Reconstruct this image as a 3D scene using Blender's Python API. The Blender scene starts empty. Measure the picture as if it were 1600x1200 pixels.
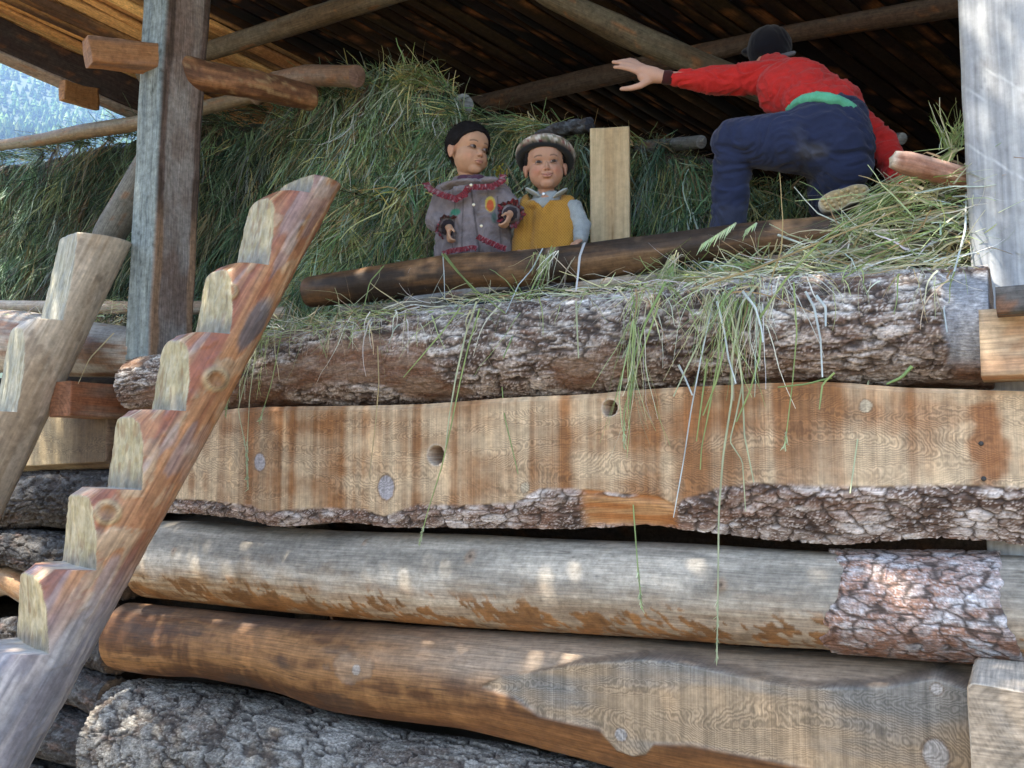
import bpy, math, random
import numpy as np
from mathutils import Vector, Matrix

random.seed(7)
RS = np.random.RandomState(11)
S = bpy.context.scene
COL = S.collection

# ------------------------------------------------------------------ camera
F_PX = 1450.0
YAW = math.radians(29.0)
PITCH = math.atan(125.0 / F_PX)
CAM = np.array([0.0, 0.0, 1.5])
cd = bpy.data.cameras.new("camera")
cd.sensor_width = 36.0
cd.lens = 36.0 * F_PX / 1600.0
cd.clip_start = 0.05
cd.clip_end = 20000.0
cam = bpy.data.objects.new("camera", cd)
COL.objects.link(cam)
cam.location = CAM
cam.rotation_euler = (math.radians(90) + PITCH, 0.0, YAW)
S.camera = cam

# ------------------------------------------------------------------ sky, sun, exposure
SUN_EL, SUN_AZ = math.radians(64.0), math.radians(-128.0)   # azimuth measured from +x, the sun stands front-left of the wall
sun_dir = Vector((math.cos(SUN_EL) * math.cos(SUN_AZ), math.cos(SUN_EL) * math.sin(SUN_AZ), math.sin(SUN_EL)))
w = bpy.data.worlds.new("World")
S.world = w
w.use_nodes = True
nt = w.node_tree
nt.nodes.clear()
sky = nt.nodes.new("ShaderNodeTexSky")
sky.sky_type = 'NISHITA'
sky.sun_disc = False
sky.sun_elevation = SUN_EL
sky.sun_rotation = math.radians(90) - SUN_AZ
sky.air_density = 1.0
sky.dust_density = 1.6
bg = nt.nodes.new("ShaderNodeBackground")
bg.inputs['Strength'].default_value = 0.13
wo = nt.nodes.new("ShaderNodeOutputWorld")
nt.links.new(sky.outputs[0], bg.inputs['Color'])
nt.links.new(bg.outputs[0], wo.inputs['Surface'])
sl = bpy.data.lights.new("sun", 'SUN')
sl.energy = 4.0
sl.angle = math.radians(0.53)
sl.color = (1.0, 0.94, 0.86)
so = bpy.data.objects.new("sun", sl)
COL.objects.link(so)
so.location = (-6, -6, 12)
so.rotation_euler = sun_dir.to_track_quat('Z', 'Y').to_euler()
S.view_settings.view_transform = 'Standard'
S.view_settings.look = 'None'
S.view_settings.exposure = 2.5
S.view_settings.use_white_balance = True          # the camera was balanced for open shade
S.view_settings.white_balance_temperature = 7050
S.view_settings.white_balance_tint = 9
S.view_settings.gamma = 1.0
S.render.engine = 'CYCLES'
S.cycles.max_bounces = 6
S.cycles.diffuse_bounces = 4
S.cycles.use_denoising = True
S.cycles.volume_bounces = 0

# ------------------------------------------------------------------ pixel -> world measuring helpers
_R = np.array([math.cos(YAW), math.sin(YAW), 0.0])
_F = np.array([-math.sin(YAW) * math.cos(PITCH), math.cos(YAW) * math.cos(PITCH), math.sin(PITCH)])
_U = np.array([math.sin(YAW) * math.sin(PITCH), -math.cos(YAW) * math.sin(PITCH), math.cos(PITCH)])

def ray(px, py):
    px = np.asarray(px, float); py = np.asarray(py, float)
    return _F * F_PX + _R * (px[..., None] - 800.0) + _U * (600.0 - py[..., None])

def W(px, py, Y):
    """the point that the photograph shows at (px, py), standing at depth Y behind the camera plane"""
    d = ray(px, py)
    t = np.asarray(Y, float) / d[..., 1]
    return CAM + d * t[..., None]

def px_size(P):
    """metres covered by one photograph pixel at point P"""
    P = np.asarray(P, float)
    return ((P - CAM) @ _F) / F_PX

# ------------------------------------------------------------------ numpy noise
def _h(i, j, k, seed):
    i = i.astype(np.int64); j = j.astype(np.int64); k = k.astype(np.int64)
    n = (i * 73856093) ^ (j * 19349663) ^ (k * 83492791) ^ (seed * 2654435761)
    n = n & 0xffffffff
    n = ((n ^ (n >> 15)) * 2246822519) & 0xffffffff
    n = ((n ^ (n >> 13)) * 3266489917) & 0xffffffff
    n = n ^ (n >> 16)
    return n.astype(np.float64) / 4294967295.0

def vnoise(p, seed=0):
    p = np.asarray(p, float)
    f = np.floor(p); u = p - f; u = u * u * u * (u * (u * 6 - 15) + 10)
    i, j, k = f[:, 0], f[:, 1], f[:, 2]
    r = 0
    for a in (0, 1):
        wa = u[:, 0] if a else 1 - u[:, 0]
        for b in (0, 1):
            wb = u[:, 1] if b else 1 - u[:, 1]
            for c in (0, 1):
                wc = u[:, 2] if c else 1 - u[:, 2]
                r = r + wa * wb * wc * _h(i + a, j + b, k + c, seed)
    return r * 2 - 1

def fbm(p, octv=4, seed=0, gain=.5):
    p = np.asarray(p, float); r = 0; a = 1.0; t = 0
    for o in range(octv):
        r = r + a * vnoise(p * (2.03 ** o) + 17.3 * o, seed + o); t += a; a *= gain
    return r / t

def worley(p, seed=0, jit=.9):
    """2-D: F1, F2 and a random number per cell"""
    p = np.asarray(p, float)
    f = np.floor(p)
    n = len(p)
    F1 = np.full(n, 9.0); F2 = np.full(n, 9.0); ID = np.zeros(n)
    z = np.zeros(n)
    for a in (-1, 0, 1):
        for b in (-1, 0, 1):
            ci = f[:, 0] + a; cj = f[:, 1] + b
            ox = ci + .5 + jit * (_h(ci, cj, z, seed) - .5)
            oy = cj + .5 + jit * (_h(ci, cj, z + 1, seed) - .5)
            d = np.hypot(p[:, 0] - ox, p[:, 1] - oy)
            idr = _h(ci, cj, z + 2, seed)
            m = d < F1
            F2 = np.where(m, F1, np.minimum(F2, d))
            ID = np.where(m, idr, ID)
            F1 = np.where(m, d, F1)
    return F1, F2, ID

def ss(a, b, x):
    t = np.clip((np.asarray(x, float) - a) / (b - a), 0, 1)
    return t * t * (3 - 2 * t)

def mix(a, b, t):
    a = np.asarray(a, float); b = np.asarray(b, float); t = np.asarray(t, float)
    if t.ndim and (a.ndim == 2 or b.ndim == 2 or a.shape[-1:] == (3,)):
        t = t[..., None]
    return a * (1 - t) + b * t

def p3(x, y, z=None):
    x = np.asarray(x, float); y = np.asarray(y, float) + 0 * x
    z = (0 if z is None else z) + 0 * x
    return np.stack([x, y, z], -1)

# ------------------------------------------------------------------ objects
def tag(o, label=None, cat=None, group=None, kind=None):
    if label: o['label'] = label
    if cat: o['category'] = cat
    if group: o['group'] = group
    if kind: o['kind'] = kind
    return o

def empty(name, loc, label=None, cat=None, group=None):
    o = bpy.data.objects.new(name, None)
    o.empty_display_size = .1
    o.location = loc
    COL.objects.link(o)
    return tag(o, label, cat, group)

def mesh_obj(name, V, F, mat, parent=None, attrs=None, uv=None, smooth=True, label=None):
    """V (n,3) world coordinates, F (m,k) array or list of index tuples; stored relative to the parent empty"""
    V = np.asarray(V, float)
    org = np.zeros(3)
    if parent is not None:
        q = parent
        while q is not None:
            org = org + np.array(q.location); q = q.parent
    me = bpy.data.meshes.new(name)
    n = len(V)
    if isinstance(F, np.ndarray):
        k = F.shape[1]; nf = len(F)
        idx = F.ravel().astype(np.int32)
        starts = np.arange(nf, dtype=np.int32) * k
        tot = np.full(nf, k, np.int32)
    else:
        tot = np.array([len(f) for f in F], np.int32); nf = len(F)
        idx = np.array([i for f in F for i in f], np.int32)
        starts = np.concatenate([[0], np.cumsum(tot)[:-1]]).astype(np.int32)
    me.vertices.add(n); me.vertices.foreach_set('co', (V - org).ravel().astype(np.float32))
    me.loops.add(len(idx)); me.loops.foreach_set('vertex_index', idx)
    me.polygons.add(nf); me.polygons.foreach_set('loop_start', starts)
    try:
        me.polygons.foreach_set('loop_total', tot)
    except Exception:
        pass
    me.polygons.foreach_set('use_smooth', np.full(nf, smooth, bool))
    if uv is not None:
        ul = me.uv_layers.new(name='UVMap')
        ul.data.foreach_set('uv', np.asarray(uv, np.float32)[idx].ravel())
    for kx, a in (attrs or {}).items():
        a = np.asarray(a, np.float32)
        if a.ndim == 1:
            at = me.attributes.new(kx, 'FLOAT', 'POINT'); at.data.foreach_set('value', a)
        else:
            at = me.attributes.new(kx, 'FLOAT_COLOR', 'POINT')
            at.data.foreach_set('color', np.concatenate([a, np.ones((len(a), 1), np.float32)], 1).ravel())
    me.update(calc_edges=True)
    if mat is not None: me.materials.append(mat)
    o = bpy.data.objects.new(name, me)
    COL.objects.link(o)
    if parent is not None: o.parent = parent
    if label: o['label'] = label
    return o

def grid_faces(ns, nt_, closed=True):
    i = np.arange(ns - 1)[:, None]; j = np.arange(nt_ if closed else nt_ - 1)[None, :]
    j2 = (j + 1) % nt_
    a = i * nt_ + j; b = i * nt_ + j2; c = (i + 1) * nt_ + j2; d = (i + 1) * nt_ + j
    return np.stack([a.ravel(), b.ravel(), c.ravel(), d.ravel()], 1)

def join_VF(parts):
    Vs, Fs, o = [], [], 0
    for V, F in parts:
        Vs.append(V); Fs.append(np.asarray(F) + o); o += len(V)
    return np.concatenate(Vs), np.concatenate(Fs)

# ------------------------------------------------------------------ materials
def new_mat(name):
    m = bpy.data.materials.new(name)
    m.use_nodes = True
    t = m.node_tree
    return m, t, t.nodes['Principled BSDF'], t.nodes, t.links

def attr_mat(name, rough=.7, fine=.35, scale=(40, 200, 1), bump=.3, dist=.002, spec=.35, coord='UV', detail=4, sheen=0, grit=38.0):
    """colour from the mesh's own Col attribute, broken up by a fine stretched noise that also gives the bump"""
    m, t, b, N, L = new_mat(name)
    at = N.new('ShaderNodeAttribute'); at.attribute_name = 'Col'
    tc = N.new('ShaderNodeTexCoord'); mp = N.new('ShaderNodeMapping')
    mp.inputs['Scale'].default_value = scale
    L.new(tc.outputs[coord], mp.inputs['Vector'])
    nz = N.new('ShaderNodeTexNoise'); nz.inputs['Scale'].default_value = 1.0
    nz.inputs['Detail'].default_value = detail; nz.inputs['Roughness'].default_value = .6
    L.new(mp.outputs[0], nz.inputs['Vector'])
    mr = N.new('ShaderNodeMapRange')
    mr.inputs['From Min'].default_value = .25; mr.inputs['From Max'].default_value = .75
    mr.inputs['To Min'].default_value = 1 - fine; mr.inputs['To Max'].default_value = 1 + fine
    L.new(nz.outputs['Fac'], mr.inputs['Value'])
    vm = N.new('ShaderNodeVectorMath'); vm.operation = 'SCALE'
    g2 = N.new('ShaderNodeTexNoise'); g2.inputs['Scale'].default_value = grit; g2.inputs['Detail'].default_value = 7; g2.inputs['Roughness'].default_value = .72
    L.new(tc.outputs['Object'], g2.inputs['Vector'])
    gr = N.new('ShaderNodeMapRange'); gr.inputs['From Min'].default_value = .3; gr.inputs['From Max'].default_value = .7
    gr.inputs['To Min'].default_value = 1 - fine * 1.1; gr.inputs['To Max'].default_value = 1 + fine * .8
    L.new(g2.outputs['Fac'], gr.inputs['Value'])
    gm = N.new('ShaderNodeMath'); gm.operation = 'MULTIPLY'; L.new(gr.outputs[0], gm.inputs[0]); L.new(mr.outputs[0], gm.inputs[1])
    L.new(at.outputs['Color'], vm.inputs[0]); L.new(gm.outputs[0], vm.inputs['Scale'])
    L.new(vm.outputs[0], b.inputs['Base Color'])
    b.inputs['Roughness'].default_value = rough
    b.inputs['Specular IOR Level'].default_value = spec
    if sheen: b.inputs['Sheen Weight'].default_value = sheen
    bp = N.new('ShaderNodeBump'); bp.inputs['Strength'].default_value = bump; bp.inputs['Distance'].default_value = dist
    L.new(nz.outputs['Fac'], bp.inputs['Height']); L.new(bp.outputs[0], b.inputs['Normal'])
    return m

M_BARK = attr_mat('pine_bark', rough=.62, fine=.50, scale=(42, 190, 1), bump=1.0, dist=.005, spec=.4, grit=75.0)
M_WOOD = attr_mat('peeled_wood', rough=.55, fine=.34, scale=(9, 170, 1), bump=.6, dist=.002, spec=.25)
M_DULL = attr_mat('weathered_wood', rough=.8, fine=.40, scale=(7, 150, 1), bump=.6, dist=.003, spec=.15)
M_CHOP = attr_mat('chopped_wood', rough=.42, fine=.2, scale=(30, 30, 30), bump=.45, dist=.003, spec=.5, coord='Object')

M_POST = attr_mat('grey_post_wood', rough=.8, fine=.16, scale=(6, 120, 1), bump=.5, dist=.002, spec=.15)

def sawn_mat(name='sawn_board', zfreq=1.0):
    """sawn face: growth-ring contours that ripple, broken by fine vertical saw marks, over the Col attribute"""
    m, t, b, N, L = new_mat(name)
    at = N.new('ShaderNodeAttribute'); at.attribute_name = 'Col'
    mk = N.new('ShaderNodeAttribute'); mk.attribute_name = 'saw'
    uv = N.new('ShaderNodeTexCoord')
    mp = N.new('ShaderNodeMapping'); mp.inputs['Scale'].default_value = (1, 1, 1)
    L.new(uv.outputs['UV'], mp.inputs[0])
    # broad contour field
    mpA = N.new('ShaderNodeMapping'); mpA.inputs['Scale'].default_value = (1.5, 6.0, 1); L.new(mp.outputs[0], mpA.inputs[0])
    nA = N.new('ShaderNodeTexNoise'); nA.inputs['Scale'].default_value = 1.0; nA.inputs['Detail'].default_value = 1.5
    L.new(mpA.outputs[0], nA.inputs['Vector'])
    mpB = N.new('ShaderNodeMapping'); mpB.inputs['Scale'].default_value = (60, 30, 1); L.new(mp.outputs[0], mpB.inputs[0])
    nB = N.new('ShaderNodeTexNoise'); nB.inputs['Scale'].default_value = 1.0; nB.inputs['Detail'].default_value = 2.5
    L.new(mpB.outputs[0], nB.inputs['Vector'])
    f1 = N.new('ShaderNodeMath'); f1.operation = 'MULTIPLY'; f1.inputs[1].default_value = 66.0; L.new(nA.outputs['Fac'], f1.inputs[0])
    f2 = N.new('ShaderNodeMath'); f2.operation = 'MULTIPLY_ADD'; f2.inputs[1].default_value = 2.4
    L.new(nB.outputs['Fac'], f2.inputs[0]); L.new(f1.outputs[0], f2.inputs[2])
    at2 = N.new('ShaderNodeAttribute'); at2.attribute_name = 'ring'
    f3 = N.new('ShaderNodeMath'); f3.operation = 'ADD'; L.new(f2.outputs[0], f3.inputs[0]); L.new(at2.outputs['Fac'], f3.inputs[1])
    fm = N.new('ShaderNodeMath'); fm.operation = 'SINE'
    fk = N.new('ShaderNodeMath'); fk.operation = 'MULTIPLY'; fk.inputs[1].default_value = 6.283; L.new(f3.outputs[0], fk.inputs[0]); L.new(fk.outputs[0], fm.inputs[0])
    # vertical saw marks
    mpC = N.new('ShaderNodeMapping'); mpC.inputs['Scale'].default_value = (240, 3, 1); L.new(mp.outputs[0], mpC.inputs[0])
    nC = N.new('ShaderNodeTexNoise'); nC.inputs['Scale'].default_value = 1.0; nC.inputs['Detail'].default_value = 3
    L.new(mpC.outputs[0], nC.inputs['Vector'])
    c1 = N.new('ShaderNodeMapRange'); c1.inputs['From Min'].default_value = .2; c1.inputs['From Max'].default_value = .8
    c1.inputs['To Min'].default_value = .72; c1.inputs['To Max'].default_value = 1.25; L.new(nC.outputs['Fac'], c1.inputs['Value'])
    r1 = N.new('ShaderNodeMapRange'); r1.inputs['From Min'].default_value = -1; r1.inputs['From Max'].default_value = 1
    r1.inputs['To Min'].default_value = .66; r1.inputs['To Max'].default_value = 1.12; L.new(fm.outputs[0], r1.inputs['Value'])
    # rings only show in places
    mpD = N.new('ShaderNodeMapping'); mpD.inputs['Scale'].default_value = (3.2, 7, 1); L.new(mp.outputs[0], mpD.inputs[0])
    nD = N.new('ShaderNodeTexNoise'); nD.inputs['Scale'].default_value = 1.0; nD.inputs['Detail'].default_value = 2; L.new(mpD.outputs[0], nD.inputs['Vector'])
    d1 = N.new('ShaderNodeMapRange'); d1.inputs['From Min'].default_value = .36; d1.inputs['From Max'].default_value = .52; L.new(nD.outputs['Fac'], d1.inputs['Value'])
    dm = N.new('ShaderNodeMath'); dm.operation = 'MULTIPLY'; L.new(d1.outputs[0], dm.inputs[0]); L.new(mk.outputs['Fac'], dm.inputs[1])
    mxr = N.new('ShaderNodeMix'); mxr.data_type = 'FLOAT'; mxr.inputs['A'].default_value = 1.0
    L.new(dm.outputs[0], mxr.inputs['Factor']); L.new(r1.outputs[0], mxr.inputs['B'])
    mul = N.new('ShaderNodeMath'); mul.operation = 'MULTIPLY'; L.new(mxr.outputs[0], mul.inputs[0])
    mxc = N.new('ShaderNodeMix'); mxc.data_type = 'FLOAT'; mxc.inputs['A'].default_value = 1.0
    L.new(mk.outputs['Fac'], mxc.inputs['Factor']); L.new(c1.outputs[0], mxc.inputs['B']); L.new(mxc.outputs[0], mul.inputs[1])
    g2 = N.new('ShaderNodeTexNoise'); g2.inputs['Scale'].default_value = 34; g2.inputs['Detail'].default_value = 7; g2.inputs['Roughness'].default_value = .72
    L.new(uv.outputs['Object'], g2.inputs['Vector'])
    mpE = N.new('ShaderNodeMapping'); mpE.inputs['Scale'].default_value = (8, 150, 1); L.new(uv.outputs['UV'], mpE.inputs[0])
    g3 = N.new('ShaderNodeTexNoise'); g3.inputs['Scale'].default_value = 1; g3.inputs['Detail'].default_value = 4; L.new(mpE.outputs[0], g3.inputs['Vector'])
    inv = N.new('ShaderNodeMapRange'); inv.inputs['To Min'].default_value = .42; inv.inputs['To Max'].default_value = .08; L.new(mk.outputs['Fac'], inv.inputs['Value'])
    def around(nn, amp, src):
        a1 = N.new('ShaderNodeMath'); a1.operation = 'SUBTRACT'; a1.inputs[1].default_value = .5; L.new(nn.outputs['Fac'], a1.inputs[0])
        a2 = N.new('ShaderNodeMath'); a2.operation = 'MULTIPLY'; L.new(a1.outputs[0], a2.inputs[0])
        if isinstance(amp, float): a2.inputs[1].default_value = amp
        else: L.new(amp, a2.inputs[1])
        a3 = N.new('ShaderNodeMath'); a3.operation = 'ADD'; a3.inputs[1].default_value = 1.0; L.new(a2.outputs[0], a3.inputs[0])
        a4 = N.new('ShaderNodeMath'); a4.operation = 'MULTIPLY'; L.new(a3.outputs[0], a4.inputs[0]); L.new(src, a4.inputs[1]); return a4
    iv2 = N.new('ShaderNodeMath'); iv2.operation = 'MULTIPLY'; iv2.inputs[1].default_value = 4.0; L.new(inv.outputs[0], iv2.inputs[0])
    mul = around(g2, 1.3, mul.outputs[0]); mul = around(g3, iv2.outputs[0], mul.outputs[0])
    vm = N.new('ShaderNodeVectorMath'); vm.operation = 'SCALE'; L.new(at.outputs['Color'], vm.inputs[0]); L.new(mul.outputs[0], vm.inputs['Scale'])
    L.new(vm.outputs[0], b.inputs['Base Color'])
    b.inputs['Roughness'].default_value = .6
    b.inputs['Specular IOR Level'].default_value = .3
    bp = N.new('ShaderNodeBump'); bp.inputs['Strength'].default_value = .3; bp.inputs['Distance'].default_value = .0015
    L.new(mul.outputs[0], bp.inputs['Height']); L.new(bp.outputs[0], b.inputs['Normal'])
    return m
M_SAWN = sawn_mat()

def leaf_mat(name, rough=.55, trans=.25):
    m, t, b, N, L = new_mat(name)
    at = N.new('ShaderNodeAttribute'); at.attribute_name = 'Col'
    L.new(at.outputs['Color'], b.inputs['Base Color'])
    b.inputs['Roughness'].default_value = rough
    b.inputs['Specular IOR Level'].default_value = .4
    tr = N.new('ShaderNodeBsdfTranslucent'); L.new(at.outputs['Color'], tr.inputs['Color'])
    mx = N.new('ShaderNodeMixShader'); mx.inputs[0].default_value = trans
    L.new(b.outputs[0], mx.inputs[1]); L.new(tr.outputs[0], mx.inputs[2])
    L.new(mx.outputs[0], N['Material Output'].inputs['Surface'])
    return m
M_HAY = leaf_mat('dried_grass', .6, .2)
M_STEM = leaf_mat('fresh_stem', .5, .25)
M_LEAF = leaf_mat('tree_leaf', .5, .3)
M_FOREST = leaf_mat('far_conifer', .95, .1)
M_FOREST.node_tree.nodes['Principled BSDF'].inputs['Specular IOR Level'].default_value = .03

def ribbons(roots, dirs, length, width, nseg=4, droop=.5, curl=.25, seed=0, taper=.35, wv=None):
    """many thin grass blades at once -> V, F, per-blade index"""
    rs = np.random.RandomState(seed)
    n = len(roots); P = np.array(roots, float); D = np.array(dirs, float)
    D /= np.linalg.norm(D, axis=1)[:, None]
    length = np.broadcast_to(length, (n,)); width = np.broadcast_to(width, (n,))
    if wv is None:
        wv = np.cross(D, rs.normal(size=(n, 3)))
    wv = wv / np.linalg.norm(wv, axis=1)[:, None]
    rows = []
    C = rs.normal(size=(n, 3)) * curl
    for k in range(nseg + 1):
        t = k / nseg
        w_ = width * (1 - (1 - taper) * t)
        rows.append(np.stack([P - wv * w_[:, None] / 2, P + wv * w_[:, None] / 2], 1))
        P = P + D * (length / nseg)[:, None]
        D = D + np.array([0, 0, -1.0]) * droop / nseg + C / nseg + rs.normal(size=(n, 3)) * curl * .35
        D /= np.linalg.norm(D, axis=1)[:, None]
    V = np.stack(rows, 1).reshape(-1, 3)                    # n,(nseg+1),2,3
    b = (np.arange(n) * (nseg + 1) * 2)[:, None]
    k = np.arange(nseg)[None, :] * 2
    F = np.stack([(b + k).ravel(), (b + k + 1).ravel(), (b + k + 3).ravel(), (b + k + 2).ravel()], 1)
    return V, F, np.repeat(np.arange(n), (nseg + 1) * 2)

def pal(n, cols, wts, seed, var=.25):
    rs = np.random.RandomState(seed)
    cols = np.array(cols); wts = np.array(wts, float); wts /= wts.sum()
    k = rs.choice(len(cols), n, p=wts)
    return np.clip(cols[k] * (1 + var * rs.normal(size=(n, 1))) * (1 + .06 * rs.normal(size=(n, 3))), .008, .8)

YF = 2.70          # front of the log wall

# ------------------------------------------------------------------ bark and wood surfaces
def bark(s, v, seed=0, fa=13, ft=26, tone='silver', red=.25):
    """height 0..1 and colour of pine bark; s runs along the log, v around it (metres)"""
    fa = fa * .55
    wx = fbm(p3(s * 7, v * 14, seed), 4, seed, .6) * 1.0
    wy = fbm(p3(s * 5 + 31, v * 16, seed), 4, seed + 5, .6) * 1.25
    F1, F2, ID = worley(np.stack([s * fa + wx * .8, v * ft * .75 + wy], 1), seed, .95)
    fine = fbm(p3(s * 45, v * 110, seed), 3, seed + 9)
    e = ss(.02, .20, F2 - F1 + .05 * fine)
    # second, smaller set of plates lying on the first
    G1, G2, IG = worley(np.stack([s * fa * 2.3 + wx * 2.4, v * ft * 2.1 + wy * 2.2], 1), seed + 3, .95)
    e2 = ss(.01, .14, G2 - G1 + .04 * fine)
    # thin overlapping flakes: a saw-tooth of a stretched field
    T = 4.2 * fbm(p3(s * 14, v * 55, seed + 1), 4, seed + 60, .6) + 1.2 * wy
    fr = T - np.floor(T)
    fl = fr * ss(1.0, .90, fr)
    lo = fbm(p3(s * 3, v * 6, seed + 2), 2, seed + 8)
    h = np.clip(.38 * e + .18 * e * ID + .18 * e2 * (.3 + .7 * IG) + .26 * fl * e + .06 * fine, 0, 1.2)
    if tone == 'silver':
        base = [(.35, .29, .245), (.19, .13, .10), (.68, .65, .62), (.10, .062, .045)]
    elif tone == 'grey':
        base = [(.30, .285, .255), (.20, .185, .16), (.42, .40, .36), (.15, .12, .10)]
    elif tone == 'dark':
        base = [(.055, .052, .05), (.03, .03, .03), (.13, .13, .13), (.05, .035, .028)]
    else:   # pink scaly
        base = [(.42, .34, .31), (.34, .24, .21), (.54, .52, .53), (.36, .20, .14)]
    base = np.array(base)
    w = np.clip(.45 + .9 * fbm(p3(s * 14, v * 40, seed), 3, seed + 31) + .35 * (ID - .5) + .3 * (IG - .5), 0, 1)
    c = mix(base[3], base[1], ss(0, .3, w)); c = mix(c, base[0], ss(.25, .6, w)); c = mix(c, base[2], ss(.55, .9, w))
    c = mix(c, base[2] * 1.15, .62 * ss(.62, .9, fr) * e); c = mix(c, base[3] * .8, .55 * ss(.16, .02, fr))
    rd = ss(.10, .5, fbm(p3(s * 7, v * 22, seed + 40), 3, seed + 21) + red - .25)
    c = mix(c, np.array([.27, .125, .07]), .6 * rd * (1 - .5 * e2))
    fur = np.clip(1 - e * (.55 + .45 * e2), 0, 1)
    c = mix(c, np.array([.05, .036, .03]), .88 * fur)
    c = c * (1 + .30 * fine + .22 * lo)[:, None]
    return h, np.clip(c, .01, .85)

def wood(s, v, seed=0, a=(.40, .38, .34), b=(.42, .27, .14), amt=.5, stain=(.30, .12, .04)):
    """peeled log: pale weathered skin over orange wood with streaks along the log"""
    n1 = fbm(p3(s * 2.0, v * 14, seed), 4, seed)
    n2 = fbm(p3(s * 5, v * 60, seed + 3), 3, seed + 2)
    t = ss(-.25, .35, n1 + amt - .5 + .25 * n2)
    c = mix(np.array(a), np.array(b), t)
    c = c * (1 + .16 * n2)[:, None]
    st = ss(.32, .5, fbm(p3(s * 9, v * 22, seed + 7), 4, seed + 4))
    return mix(c, np.array(stain), .45 * st)

def smooth_interp(x, X, Y):
    X = np.asarray(X, float); Y = np.asarray(Y, float)
    o = np.argsort(X); X = X[o]; Y = Y[o]
    y = np.interp(x, X, Y)
    d = (X[-1] - X[0]) / 60
    return (np.interp(x - d, X, Y) + 2 * y + np.interp(x + d, X, Y)) / 4

def curve_xz(pts, Y):
    p = np.array(pts, float)
    P = W(p[:, 0], p[:, 1], Y)
    return P[:, 0], P[:, 2]

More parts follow.
